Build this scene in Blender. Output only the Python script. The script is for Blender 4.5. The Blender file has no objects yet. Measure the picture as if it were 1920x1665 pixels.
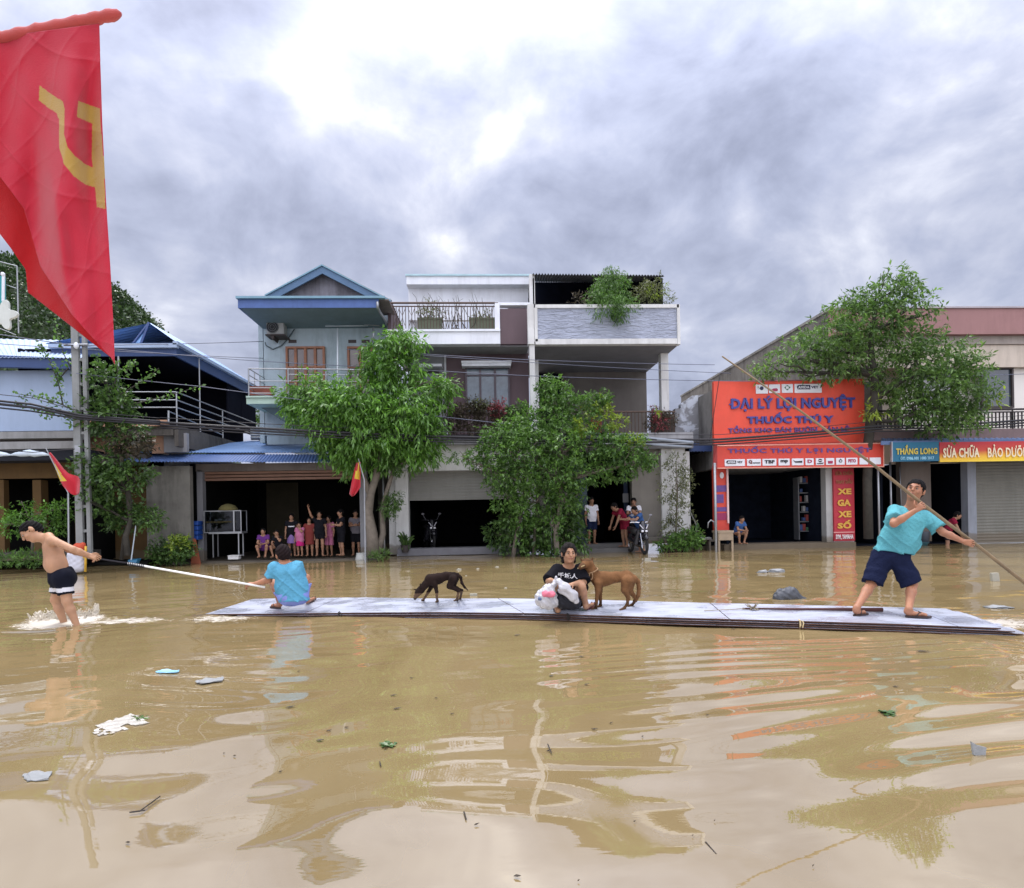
import bpy, math, random
import numpy as np
from mathutils import Vector, Matrix
PI = math.pi
scene = bpy.context.scene
col = scene.collection
# ------------------------------------------------------------------ camera
FPX = 1150.0                     # focal length in photo pixels (photo 1920 wide)
YAW, ROLL = math.radians(2.8), math.radians(1.07)
CAMH = 1.37
HOR = 960.0
FWD = Vector((math.sin(YAW), math.cos(YAW), 0)); RGT = Vector((math.cos(YAW), -math.sin(YAW), 0)); UPV = Vector((0, 0, 1))
cam_data = bpy.data.cameras.new('camera'); cam = bpy.data.objects.new('camera', cam_data); col.objects.link(cam)
cam_data.sensor_width = 36; cam_data.lens = 36*FPX/1920; cam_data.shift_y = (HOR-832.5)/1920
cam_data.clip_start = 0.05; cam_data.clip_end = 1500
R_ = RGT*math.cos(ROLL) - UPV*math.sin(ROLL); U_ = RGT*math.sin(ROLL) + UPV*math.cos(ROLL); B_ = -FWD
M_ = Matrix((R_, U_, B_)).transposed().to_4x4(); M_.translation = Vector((0, 0, CAMH))
cam.matrix_world = M_
scene.camera = cam
# ------------------------------------------------------------------ world / sky
SUN_EL, SUN_AZ = math.radians(62), math.radians(-25)      # azimuth measured from +Y towards +X
w = bpy.data.worlds.new('World'); scene.world = w; w.use_nodes = True
nt = w.node_tree; nt.nodes.clear()
def nn(t, k, **kw):
    n = t.nodes.new(k)
    for a, b in kw.items(): setattr(n, a, b)
    return n
def mth(t, op, a, b=None, c=None, clamp=False):
    n = nn(t, 'ShaderNodeMath', operation=op, use_clamp=clamp)
    for i, v in enumerate((a, b, c)):
        if v is None: continue
        if isinstance(v, (int, float)): n.inputs[i].default_value = v
        else: t.links.new(v, n.inputs[i])
    return n.outputs[0]
def vmth(t, op, a, b=None):
    n = nn(t, 'ShaderNodeVectorMath', operation=op)
    for i, v in enumerate((a, b)):
        if v is None: continue
        if isinstance(v, (tuple, list, Vector)): n.inputs[i].default_value = tuple(v)
        else: t.links.new(v, n.inputs[i])
    return n
def ramp(t, fac, stops, interp='LINEAR'):
    n = nn(t, 'ShaderNodeValToRGB'); n.color_ramp.interpolation = interp
    e = n.color_ramp.elements
    while len(e) < len(stops): e.new(0.5)
    for i, (p, c) in enumerate(stops):
        e[i].position = p; e[i].color = (c[0], c[1], c[2], 1) if isinstance(c, (tuple, list)) else (c, c, c, 1)
    t.links.new(fac, n.inputs[0]); return n.outputs[0]
def noise(t, vec, scale, detail=5, rough=0.55, dist=0.0):
    n = nn(t, 'ShaderNodeTexNoise'); n.inputs['Scale'].default_value = scale; n.inputs['Detail'].default_value = detail
    n.inputs['Roughness'].default_value = rough; n.inputs['Distortion'].default_value = dist
    if vec is not None: t.links.new(vec, n.inputs['Vector'])
    return n.outputs['Fac']
def ray(px, py):
    a, b = px-960, HOR-py
    a2 = a*math.cos(ROLL)+b*math.sin(ROLL); b2 = -a*math.sin(ROLL)+b*math.cos(ROLL)
    return FWD + RGT*(a2/FPX) + UPV*(b2/FPX)
sky = nn(nt, 'ShaderNodeTexSky', sky_type='NISHITA', sun_disc=False); sky.sun_elevation = SUN_EL; sky.sun_rotation = SUN_AZ
sky.air_density = 1.4; sky.dust_density = 3.0
bg1 = nn(nt, 'ShaderNodeBackground'); bg1.inputs[1].default_value = 0.1; nt.links.new(sky.outputs[0], bg1.inputs[0])
tc = nn(nt, 'ShaderNodeTexCoord'); d0 = vmth(nt, 'NORMALIZE', tc.outputs['Generated']).outputs[0]
sep = nn(nt, 'ShaderNodeSeparateXYZ'); nt.links.new(d0, sep.inputs[0])
zc = mth(nt, 'MAXIMUM', sep.outputs[2], 0.0)
den = mth(nt, 'ADD', zc, 0.50)
cmb = nn(nt, 'ShaderNodeCombineXYZ'); nt.links.new(mth(nt, 'DIVIDE', sep.outputs[0], den), cmb.inputs[0]); nt.links.new(mth(nt, 'DIVIDE', sep.outputs[1], den), cmb.inputs[1])
cv = cmb.outputs[0]
n1 = noise(nt, vmth(nt, 'ADD', cv, (3.1, 7.7, 0)).outputs[0], 1.9, 8, 0.57, 0.6)
n2 = noise(nt, vmth(nt, 'ADD', cv, (13.4, 1.2, 2)).outputs[0], 4.6, 8, 0.58, 0.5)
n3 = noise(nt, vmth(nt, 'ADD', cv, (1.4, 21.2, 5)).outputs[0], 11.0, 5, 0.5, 0.2)
# thinner places where the cloud lets more light through
warp = nn(nt, 'ShaderNodeTexNoise'); warp.inputs['Scale'].default_value = 5.0; warp.inputs['Detail'].default_value = 7; nt.links.new(d0, warp.inputs['Vector'])
wv = vmth(nt, 'SCALE', vmth(nt, 'SUBTRACT', warp.outputs['Color'], (.5, .5, .5)).outputs[0]); wv.inputs[3].default_value = 0.42
dw = vmth(nt, 'ADD', d0, wv.outputs[0]).outputs[0]
tot = None
for (px, py, s, a) in ((690, 120, .08, .85), (560, 165, .055, .7), (1010, 50, .085, .65), (285, 190, .055, .75), (900, 430, .07, .65), (1425, 330, .055, .65), (830, 170, .05, .4),
                       (1390, 430, .05, .5), (1160, 130, .05, .2), (1420, 240, .035, .45), (1560, 20, .05, .3), (120, 40, .08, .25), (600, 480, .12, .22), (380, 480, .12, .1), (1900, 60, .05, .3),
                       (1100, 250, .10, -.30), (1000, 330, .08, -.2), (420, 60, .1, -.25), (1750, 320, .14, -.35), (1300, 480, .10, -.15), (260, 330, .08, -.15), (1250, 60, .06, -.15), (1560, 160, .06, -.15)):
    v = ray(px, py).normalized()
    dd = vmth(nt, 'DISTANCE', dw, v).outputs['Value']
    g = mth(nt, 'MULTIPLY', mth(nt, 'EXPONENT', mth(nt, 'MULTIPLY', mth(nt, 'POWER', mth(nt, 'DIVIDE', dd, s), 2.0), -1.0)), a)
    tot = g if tot is None else mth(nt, 'ADD', tot, g)
base = mth(nt, 'ADD', -.055, mth(nt, 'ADD', mth(nt, 'MULTIPLY', n1, 0.52), mth(nt, 'ADD', mth(nt, 'MULTIPLY', n2, 0.46), mth(nt, 'MULTIPLY', n3, 0.22))))
base = mth(nt, 'ADD', mth(nt, 'MULTIPLY', mth(nt, 'SUBTRACT', base, 0.5), 1.22), 0.5)
val = mth(nt, 'ADD', base, mth(nt, 'MULTIPLY', tot, 0.165), None)
cc = ramp(nt, val, [(0.34, (.20, .22, .305)), (0.44, (.265, .29, .395)), (0.54, (.345, .375, .495)), (0.63, (.44, .465, .575)), (0.72, (.58, .60, .69)), (0.82, (.84, .84, .84))])
ml = vmth(nt, 'SCALE', cc); 
# sky gain added overhead and behind the viewer, mostly unseen, to light the facades
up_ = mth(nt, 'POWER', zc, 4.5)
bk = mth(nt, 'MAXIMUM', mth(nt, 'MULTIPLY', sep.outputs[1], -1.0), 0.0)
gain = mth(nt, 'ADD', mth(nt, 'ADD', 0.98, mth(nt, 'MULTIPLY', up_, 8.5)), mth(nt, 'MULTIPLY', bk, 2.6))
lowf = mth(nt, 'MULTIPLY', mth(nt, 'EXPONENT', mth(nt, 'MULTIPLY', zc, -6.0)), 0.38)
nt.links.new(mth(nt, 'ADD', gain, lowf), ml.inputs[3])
tintf = mth(nt, 'ADD', mth(nt, 'MULTIPLY', up_, 1.3), bk, None, True)  # warm tint added to that same part of the sky, to warm the light
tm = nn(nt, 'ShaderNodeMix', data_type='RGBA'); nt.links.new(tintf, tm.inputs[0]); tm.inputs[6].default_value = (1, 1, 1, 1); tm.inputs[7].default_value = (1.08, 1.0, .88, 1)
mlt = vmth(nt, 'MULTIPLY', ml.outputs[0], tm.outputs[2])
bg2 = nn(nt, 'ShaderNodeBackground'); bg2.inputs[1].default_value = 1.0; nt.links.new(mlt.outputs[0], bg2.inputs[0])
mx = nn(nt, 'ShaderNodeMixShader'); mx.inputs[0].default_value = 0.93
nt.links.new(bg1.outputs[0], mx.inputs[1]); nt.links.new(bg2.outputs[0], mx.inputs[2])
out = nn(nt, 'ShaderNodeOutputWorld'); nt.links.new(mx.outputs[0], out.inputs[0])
# ------------------------------------------------------------------ sun
sl = bpy.data.lights.new('sun', 'SUN'); sl.energy = 1.5; sl.angle = math.radians(12); sl.color = (1, .95, .86)
so = bpy.data.objects.new('sun', sl); col.objects.link(so)
sd = Vector((math.sin(SUN_AZ)*math.cos(SUN_EL), math.cos(SUN_AZ)*math.cos(SUN_EL), math.sin(SUN_EL)))
so.rotation_euler = sd.to_track_quat('Z', 'Y').to_euler(); so.location = (0, 0, 30)
vs = scene.view_settings; vs.view_transform = 'Standard'; vs.look = 'None'; vs.gamma = 1; vs.use_curve_mapping = False; vs.exposure = 0.4
# ------------------------------------------------------------------ pixel helpers (photo pixel + real depth -> place in the street)
def P(px, py, Y):
    d = ray(px, py); t = Y/d.y
    return Vector((d.x*t, Y, CAMH+d.z*t))
def W(px, py, z=0.0):
    d = ray(px, py); t = (z-CAMH)/d.z
    return Vector((d.x*t, d.y*t, z))
def rect(x0, x1, y0, y1, Y):
    mxp, myp = (x0+x1)/2, (y0+y1)/2
    return P(x0, myp, Y).x, P(x1, myp, Y).x, P(mxp, y1, Y).z, P(mxp, y0, Y).z
# ------------------------------------------------------------------ mesh helpers
OFF = {}
class MB:
    def __init__(s): s.v = []; s.f = []; s.m = []
    def add(s, vs, fs, m=0):
        b = len(s.v); s.v += [tuple(v) for v in vs]; s.f += [tuple(b+i for i in f) for f in fs]; s.m += [m]*len(fs); return s
    def box(s, x0, x1, y0, y1, z0, z1, m=0):
        if x0 > x1: x0, x1 = x1, x0
        if y0 > y1: y0, y1 = y1, y0
        if z0 > z1: z0, z1 = z1, z0
        vs = [(x, y, z) for z in (z0, z1) for y in (y0, y1) for x in (x0, x1)]
        return s.add(vs, [(0, 2, 3, 1), (4, 5, 7, 6), (0, 1, 5, 4), (2, 6, 7, 3), (0, 4, 6, 2), (1, 3, 7, 5)], m)
    def rb(s, px0, px1, py0, py1, Y, dep=0.1, m=0):      # front face measured in the photo at depth Y
        x0, x1, z0, z1 = rect(px0, px1, py0, py1, Y); return s.box(x0, x1, Y, Y+dep, z0, z1, m)
    def prism(s, pts, y0, y1, m=0):                      # pts [(x,z)] extruded along y
        n = len(pts); vs = [(x, y0, z) for x, z in pts]+[(x, y1, z) for x, z in pts]
        fs = [tuple(range(n)), tuple(range(2*n-1, n-1, -1))]+[(i, i+n, (i+1) % n+n, (i+1) % n) for i in range(n)]
        return s.add(vs, fs, m)
    def hexa(s, p, m=0):                                 # 8 corners: bottom 4 then top 4
        return s.add(p, [(0, 3, 2, 1), (4, 5, 6, 7), (0, 1, 5, 4), (1, 2, 6, 5), (2, 3, 7, 6), (3, 0, 4, 7)], m)
    def tube(s, pts, rs, n=8, m=0, caps=True):
        pts = [Vector(p) for p in pts]
        if not isinstance(rs, (list, tuple)): rs = [rs]*len(pts)
        b = len(s.v); prev = None
        for i, p in enumerate(pts):
            t = (pts[min(i+1, len(pts)-1)]-pts[max(i-1, 0)])
            t = t.normalized() if t.length > 1e-9 else Vector((0, 0, 1))
            if prev is None:
                a = Vector((0, 0, 1)) if abs(t.z) < .9 else Vector((1, 0, 0)); u = t.cross(a).normalized()
            else: u = (prev-t*prev.dot(t)); u = u.normalized() if u.length > 1e-6 else t.orthogonal().normalized()
            prev = u; v = t.cross(u)
            for k in range(n):
                a = 2*PI*k/n; s.v.append(tuple(p+(u*math.cos(a)+v*math.sin(a))*rs[i]))
        for i in range(len(pts)-1):
            for k in range(n):
                s.f.append((b+i*n+k, b+i*n+(k+1) % n, b+(i+1)*n+(k+1) % n, b+(i+1)*n+k)); s.m.append(m)
        if caps:
            s.f.append(tuple(b+k for k in range(n-1, -1, -1))); s.m.append(m)
            e = b+(len(pts)-1)*n; s.f.append(tuple(e+k for k in range(n))); s.m.append(m)
        return s
    def lathe(s, c, prof, n=16, m=0, sx=1, sy=1):        # prof [(r,z)]
        b = len(s.v)
        for r, z in prof:
            for k in range(n):
                a = 2*PI*k/n; s.v.append((c[0]+r*math.cos(a)*sx, c[1]+r*math.sin(a)*sy, c[2]+z))
        for i in range(len(prof)-1):
            for k in range(n):
                s.f.append((b+i*n+k, b+i*n+(k+1) % n, b+(i+1)*n+(k+1) % n, b+(i+1)*n+k)); s.m.append(m)
        s.f.append(tuple(b+k for k in range(n-1, -1, -1))); s.m.append(m)
        e = b+(len(prof)-1)*n; s.f.append(tuple(e+k for k in range(n))); s.m.append(m)
        return s
    def ball(s, c, r, n=10, m=0):
        if isinstance(r, (int, float)): r = (r, r, r)
        prof = [(math.sin(PI*i/n), -math.cos(PI*i/n)) for i in range(n+1)]
        b = len(s.v); q = n*2
        for pr, pz in prof:
            for k in range(q):
                a = 2*PI*k/q; s.v.append((c[0]+r[0]*pr*math.cos(a), c[1]+r[1]*pr*math.sin(a), c[2]+r[2]*pz))
        for i in range(n):
            for k in range(q):
                s.f.append((b+i*q+k, b+i*q+(k+1) % q, b+(i+1)*q+(k+1) % q, b+(i+1)*q+k)); s.m.append(m)
        return s
    def build(s, name, mats, parent=None, smooth=False, bevel=0):
        return link_mesh(name, np.array(s.v, dtype=np.float32), s.f, mats, parent, smooth, s.m, bevel)
def link_mesh(name, V, F, mats, parent=None, smooth=False, mi=None, bevel=0):
    if not isinstance(mats, (list, tuple)): mats = [mats]
    off = OFF.get(parent.name, Vector((0, 0, 0))) if parent else Vector((0, 0, 0))
    V = np.asarray(V, dtype=np.float32)-np.array(off, dtype=np.float32)
    me = bpy.data.meshes.new(name)
    if isinstance(F, np.ndarray):
        nf, k = F.shape
        me.vertices.add(len(V)); me.vertices.foreach_set('co', V.ravel())
        me.loops.add(nf*k); me.loops.foreach_set('vertex_index', F.ravel().astype(np.int32))
        me.polygons.add(nf); me.polygons.foreach_set('loop_start', np.arange(0, nf*k, k, dtype=np.int32))
        me.update(calc_edges=True)
    else:
        me.from_pydata([tuple(map(float, v)) for v in V], [], F)
    for m in mats: me.materials.append(m)
    if mi is not None and len(mats) > 1: me.polygons.foreach_set('material_index', np.asarray(mi, dtype=np.int32))
    if smooth: me.polygons.foreach_set('use_smooth', np.ones(len(me.polygons), dtype=bool))
    me.update()
    o = bpy.data.objects.new(name, me); col.objects.link(o)
    if parent: o.parent = parent
    OFF[o.name] = off
    if bevel:
        b = o.modifiers.new('bevel', 'BEVEL'); b.width = bevel; b.segments = 2; b.limit_method = 'ANGLE'
    return o
def thing(name, label, cat, loc=(0, 0, 0), group=None):
    o = bpy.data.objects.new(name, None); col.objects.link(o); o.location = loc; o.empty_display_size = .2
    OFF[o.name] = Vector(loc); o['label'] = label; o['category'] = cat
    if group: o['group'] = group
    return o
def tag(o, label, cat, group=None):
    o['label'] = label; o['category'] = cat
    if group: o['group'] = group
    return o
def struct(o, kind='structure'): o['kind'] = kind; return o
# ------------------------------------------------------------------ materials
def hexc(h):
    h = h.lstrip('#'); r = [int(h[i:i+2], 16)/255 for i in (0, 2, 4)]
    return tuple(c/12.92 if c <= .04045 else ((c+.055)/1.055)**2.4 for c in r)
MC = {}
def mat(name, c, rough=.7, var=.12, vs=3.0, bump=0.0, bs=60.0, metal=0, streak=0.0, dirt=None, island=0.0, spec=.5, trans=0.0, wave=None, coat=0):
    """procedural painted / plastered surface: tone mottling, rain streaks, fine bump"""
    if name in MC: return MC[name]
    if isinstance(c, str): c = hexc(c)
    m = bpy.data.materials.new(name); m.use_nodes = True; t = m.node_tree; b = t.nodes['Principled BSDF']
    tcn = nn(t, 'ShaderNodeTexCoord').outputs['Object']
    nz = noise(t, tcn, vs, 6, .6)
    dk = [x*(1-var) for x in c]; lt = [min(1, x*(1+var)) for x in c]
    colr = ramp(t, nz, [(.3, dk), (.7, lt)])
    if streak:
        mp = nn(t, 'ShaderNodeMapping'); mp.inputs['Scale'].default_value = (2.6, 2.6, .38); t.links.new(tcn, mp.inputs[0])
        sn = noise(t, mp.outputs[0], 1.4, 8, .7, .25); blot = noise(t, tcn, .9, 5, .6, .3); sf = mth(t, 'MULTIPLY', ramp(t, mth(t, 'ADD', mth(t, 'MULTIPLY', sn, .55), mth(t, 'MULTIPLY', blot, .45)), [(.46, 0.0), (.62, 1.0)]), streak)
        mxn = nn(t, 'ShaderNodeMix', data_type='RGBA'); t.links.new(sf, mxn.inputs[0]); t.links.new(colr, mxn.inputs[6])
        mxn.inputs[7].default_value = tuple(dirt or (c[0]*.3, c[1]*.29, c[2]*.26))+(1,); colr = mxn.outputs[2]
    if island:
        gi = nn(t, 'ShaderNodeNewGeometry').outputs['Random Per Island']
        hs = nn(t, 'ShaderNodeHueSaturation'); t.links.new(colr, hs.inputs['Color'])
        t.links.new(mth(t, 'ADD', mth(t, 'MULTIPLY', gi, island*2), 1-island), hs.inputs['Value'])
        t.links.new(mth(t, 'ADD', mth(t, 'MULTIPLY', gi, .05), .475), hs.inputs['Hue'])
        colr = hs.outputs[0]
    if streak:      # silt left by the flood just above the water line
        sz = nn(t, 'ShaderNodeSeparateXYZ'); t.links.new(nn(t, 'ShaderNodeNewGeometry').outputs['Position'], sz.inputs[0])
        tf = ramp(t, mth(t, 'SUBTRACT', sz.outputs[2], mth(t, 'MULTIPLY', noise(t, tcn, 2.5, 5), .35)), [(.0, .75), (.16, .6), (.22, 0.0)])
        mxt = nn(t, 'ShaderNodeMix', data_type='RGBA'); t.links.new(tf, mxt.inputs[0]); t.links.new(colr, mxt.inputs[6]); mxt.inputs[7].default_value = (.13, .10, .06, 1); colr = mxt.outputs[2]
    t.links.new(colr, b.inputs['Base Color'])
    b.inputs['Roughness'].default_value = rough; b.inputs['Metallic'].default_value = metal; b.inputs['Specular IOR Level'].default_value = spec
    b.inputs['Coat Weight'].default_value = coat
    if trans:
        b.inputs['Transmission Weight'].default_value = trans
    hh = None
    if bump: hh = mth(t, 'MULTIPLY', noise(t, tcn, bs, 5, .6), 1.0)
    if wave:     # (axis scale tuple, scale) ribs
        mp = nn(t, 'ShaderNodeMapping'); mp.inputs['Scale'].default_value = wave[0]; t.links.new(tcn, mp.inputs[0])
        wn = nn(t, 'ShaderNodeTexWave'); wn.bands_direction = wave[2] if len(wave) > 2 else 'X'; wn.inputs['Scale'].default_value = wave[1]; t.links.new(mp.outputs[0], wn.inputs[0])
        hh = wn.outputs['Fac'] if hh is None else mth(t, 'ADD', hh, wn.outputs['Fac'])
        bump = bump or .5
    if hh is not None:
        bn = nn(t, 'ShaderNodeBump'); bn.inputs['Strength'].default_value = bump; bn.inputs['Distance'].default_value = .02
        t.links.new(hh, bn.inputs['Height']); t.links.new(bn.outputs[0], b.inputs['Normal'])
    MC[name] = m; return m
def leafmat(name, c1, c2, trans=.35):
    if name in MC: return MC[name]
    m = bpy.data.materials.new(name); m.use_nodes = True; t = m.node_tree; b = t.nodes['Principled BSDF']
    g = nn(t, 'ShaderNodeNewGeometry'); tcn = nn(t, 'ShaderNodeTexCoord').outputs['Object']
    f = mth(t, 'ADD', mth(t, 'MULTIPLY', g.outputs['Random Per Island'], .55), mth(t, 'MULTIPLY', noise(t, tcn, 1.6, 3), .7))
    cr = ramp(t, f, [(.25, c1), (.75, c2), (.97, [min(1, x*1.7) for x in c2])])
    t.links.new(cr, b.inputs['Base Color']); b.inputs['Roughness'].default_value = .42; b.inputs['Specular IOR Level'].default_value = .5
    tr = nn(t, 'ShaderNodeBsdfTranslucent'); hs = nn(t, 'ShaderNodeHueSaturation'); hs.inputs['Value'].default_value = 1.5; hs.inputs['Saturation'].default_value = 1.1
    t.links.new(cr, hs.inputs['Color']); t.links.new(hs.outputs[0], tr.inputs[0])
    mx = nn(t, 'ShaderNodeMixShader'); mx.inputs[0].default_value = trans
    t.links.new(b.outputs[0], mx.inputs[1]); t.links.new(tr.outputs[0], mx.inputs[2])
    t.links.new(mx.outputs[0], t.nodes['Material Output'].inputs[0]); MC[name] = m; return m
# ================================================================== WATER
rng = np.random.default_rng(7)
def wave_h(X, Y):
    r = np.random.default_rng(11); h = np.zeros_like(X)
    def lown(sx, sy, seed, n=5):
        q = np.random.default_rng(seed); s = np.zeros_like(X)
        for _ in range(n):
            a = q.uniform(0, 2*PI); k = q.uniform(.6, 1.4); s += np.sin(X*math.cos(a)*k*sx+Y*math.sin(a)*k*sy+q.uniform(0, 6.28))
        return s/n
    m1 = .6+.8*np.clip(lown(.9, .9, 1)+.35, 0, 1.2); m2 = .5+1.0*np.clip(lown(1.2, 1.2, 2)+.3, 0, 1.2)
    wx = .25*lown(1.6, 1.6, 5); wy = .25*lown(1.6, 1.6, 6)
    for i in range(16):
        lam = r.uniform(.55, 2.6); k = 2*PI/lam; a = r.normal(PI/2, .75); ph = r.uniform(0, 6.28)
        s = r.uniform(.0065, .0135); q = (X+wx)*math.cos(a)*k+(Y+wy)*math.sin(a)*k+ph
        h += (s/k)*np.sin(q)*(m1 if i % 2 else m2)
    # short ripples further out
    far = np.clip((Y-3.6)/3, 0, 1)
    for i in range(10):
        lam = r.uniform(.22, .5); k = 2*PI/lam; a = r.normal(PI/2, .45); ph = r.uniform(0, 6.28)
        h += (.011/k)*np.sin((X+wx)*math.cos(a)*k+(Y+wy)*math.sin(a)*k+ph)*far*m2*np.exp(-np.clip(Y-14, 0, 99)/8)
    # ripple trains running off the raft, right foreground
    for (cx, cy, ang, lam, s, ex, ey) in ((2.15, 4.3, 1.80, .34, .125, 1.2, 1.0), (3.1, 3.5, 1.74, .46, .095, 1.4, .8), (1.5, 5.4, 1.72, .24, .13, .9, .8), (4.6, 3.7, 1.75, .40, .10, 1.3, .7), (-2.2, 5.2, 1.4, .4, .06, .8, .8), (3.2, 5.6, 1.65, .26, .10, 1.6, .7), (-1.2, 4.3, 1.5, .7, .03, .8, .5), (.5, 3.2, 1.45, .62, .045, 1.0, .55), (-.6, 3.6, 1.75, .5, .035, .8, .4), (1.3, 3.0, 1.62, .85, .04, .9, .5)):
        k = 2*PI/lam; dx = X-cx; dy = Y-cy
        e = np.exp(-(dx/ex)**2-(dy/ey)**2)
        h += (s/k)*np.sin((dx+wx*.5)*math.cos(ang)*k+(dy+wy*.35)*math.sin(ang)*k+.5*dx)*e
    # rings and wash round the wading man and the raft's nose
    for (cx, cy, lam, s, R) in ((WAD.x+.05, WAD.y, .26, .11, 1.1), (WAD.x+.9, WAD.y-.3, .3, .05, 1.2), (NOSE.x, NOSE.y, .24, .08, .9), (AFT.x+.2, AFT.y, .26, .07, 1.3)):
        d = np.hypot(X-cx, Y-cy); h += (s/(2*PI/lam))*np.sin(2*PI*d/lam+1.5*wx)*np.exp(-(d/R)**2)
    # churned hump round his legs
    d = np.hypot((X-WAD.x)/1.1, (Y-WAD.y)/.45); h += .07*np.exp(-(d/.42)**2)*(.6+.5*np.sin(X*31+2*np.sin(Y*19))*np.sin(Y*27+1.3*np.sin(X*17)))
    return h
WAD = W(128, 1160); NOSE = W(400, 1152); AFT = W(1900, 1185)
ys = [-6.0]
while ys[-1] < 90:
    y = ys[-1]; ys.append(y + (.25 if y < 1.4 else .028 if y < 9.2 else .06 if y < 13 else .12 if y < 20 else .8 if y < 30 else 5))
ys = np.array(ys); NC = 460
u = np.linspace(-1, 1, NC); hw = np.where(ys < 2, 4.5, ys*.95+2.6); hw = np.where(ys > 24, hw*2, hw)
YY = np.repeat(ys[:, None], NC, 1); XX = hw[:, None]*u[None, :]+YY*.05
HH = wave_h(XX, YY)
V = np.stack([XX, YY, HH], -1).reshape(-1, 3); n_, c_ = len(ys), NC
I = (np.arange(n_-1)[:, None]*c_+np.arange(c_-1)[None, :]).ravel()
F = np.stack([I, I+1, I+c_+1, I+c_], 1)
wm = bpy.data.materials.new('flood_water'); wm.use_nodes = True; t = wm.node_tree; b = t.nodes['Principled BSDF']
tcn = nn(t, 'ShaderNodeTexCoord').outputs['Object']
mpn = nn(t, 'ShaderNodeMapping'); mpn.inputs['Scale'].default_value = (1, .45, 1); t.links.new(tcn, mpn.inputs[0])
silt = ramp(t, noise(t, mpn.outputs[0], .8, 5, .55, .8), [(.3, (.215, .155, .070)), (.7, (.275, .207, .100))])
# foam / churned silt where feet and planks beat the water (a real surface, whiter than the water)
spw = nn(t, 'ShaderNodeSeparateXYZ'); t.links.new(tcn, spw.inputs[0])
ftot = None
for (cx, cy, rx, ry, a) in ((WAD.x+.08, WAD.y-.25, .62, .62, 1.0), (WAD.x+.95, WAD.y-.35, 1.1, .42, .66), (NOSE.x+.25, NOSE.y-.35, .75, .42, .68), (NOSE.x+.2, NOSE.y+.65, 1.0, .22, .5), (AFT.x+.35, AFT.y+.45, .8, .5, .72)):
    dx = mth(t, 'DIVIDE', mth(t, 'SUBTRACT', spw.outputs[0], cx), rx); dy = mth(t, 'DIVIDE', mth(t, 'SUBTRACT', spw.outputs[1], cy), ry)
    g = mth(t, 'MULTIPLY', mth(t, 'EXPONENT', mth(t, 'MULTIPLY', mth(t, 'ADD', mth(t, 'POWER', dx, 2.0), mth(t, 'POWER', dy, 2.0)), -1.0)), a)
    ftot = g if ftot is None else mth(t, 'MAXIMUM', ftot, g)
mp2 = nn(t, 'ShaderNodeMapping'); mp2.inputs['Scale'].default_value = (2.6, 5.5, 3); t.links.new(tcn, mp2.inputs[0])
fn = noise(t, mp2.outputs[0], 2.2, 9, .68, 1.3)
foam = ramp(t, mth(t, 'ADD', mth(t, 'MULTIPLY', ftot, .62), mth(t, 'MULTIPLY', fn, .75)), [(.70, 0.0), (.82, 1.0)])
mxc = nn(t, 'ShaderNodeMix', data_type='RGBA'); t.links.new(foam, mxc.inputs[0]); t.links.new(silt, mxc.inputs[6]); mxc.inputs[7].default_value = (.36, .31, .215, 1)
t.links.new(mxc.outputs[2], b.inputs['Base Color'])
t.links.new(mth(t, 'ADD', mth(t, 'MULTIPLY', foam, .5), .012), b.inputs['Roughness'])
b.inputs['IOR'].default_value = 3.6; b.inputs['Specular Tint'].default_value = (1, 1, 1, 1)
mp3 = nn(t, 'ShaderNodeMapping'); mp3.inputs['Scale'].default_value = (1.0, 2.6, 1); t.links.new(tcn, mp3.inputs[0])
bn = nn(t, 'ShaderNodeBump'); bn.inputs['Distance'].default_value = .02
hgt = mth(t, 'ADD', mth(t, 'MULTIPLY', noise(t, mp3.outputs[0], 2.6, 4, .5, .4), .42), mth(t, 'MULTIPLY', foam, .9))
t.links.new(hgt, bn.inputs['Height'])
dist_f = ramp(t, mth(t, 'DIVIDE', spw.outputs[1], 20.0), [(.18, .05), (.36, .28), (.6, .42), (.9, .40)])
t.links.new(mth(t, 'ADD', dist_f, mth(t, 'MULTIPLY', foam, .4)), bn.inputs['Strength']); t.links.new(bn.outputs[0], b.inputs['Normal'])
water = struct(link_mesh('water', V, F, wm, None, True))
# ground under the flood, and the street bed
m_ground = mat('wet_earth', (.07, .055, .04), .9)
g = MB(); g.box(-250, 250, -60, 400, -1.2, -.7); struct(g.build('ground', m_ground))
g = MB(); g.box(-45, 45, 20.3, 70, -.7, -.03); struct(g.build('pavement', mat('pavement_concrete', (.16, .15, .13), .9, bump=.3)))
# ================================================================== HILL
def fbm2(X, Y, seed, oct=5, sc=1.0):
    q = np.random.default_rng(seed); s = np.zeros_like(X); a = 1; f = sc
    for o in range(oct):
        for _ in range(4):
            th = q.uniform(0, 2*PI); s += a*.25*np.sin(f*(X*math.cos(th)+Y*math.sin(th))*q.uniform(.7, 1.4)+q.uniform(0, 6.28))
        a *= .55; f *= 1.9
    return s
m_leaf_dark = leafmat('forest_leaf', (.013, .030, .010), (.040, .075, .020), .15)
def hill_h(X, Y):
    # crest slopes down to the right, seen behind the left roofs
    xs = [-150, -100, -78, -67, -58, -51, -48, -44.5, -41, -36]; hs = [52, 44, 40, 37, 35.5, 33.5, 31.0, 26.5, 22, 6]
    prof = np.interp(X, xs, hs); dy = (Y-85)/26
    return prof*np.exp(-dy**2*.9)+fbm2(X, Y, 3, 4, .18)*1.3-1
gx = np.linspace(-160, -28, 150); gy = np.linspace(50, 130, 70)
GX, GY = np.meshgrid(gx, gy); GZ = hill_h(GX, GY)
Vh = np.stack([GX, GY, GZ], -1).reshape(-1, 3); nI = (np.arange(69)[:, None]*150+np.arange(149)[None, :]).ravel()
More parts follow.
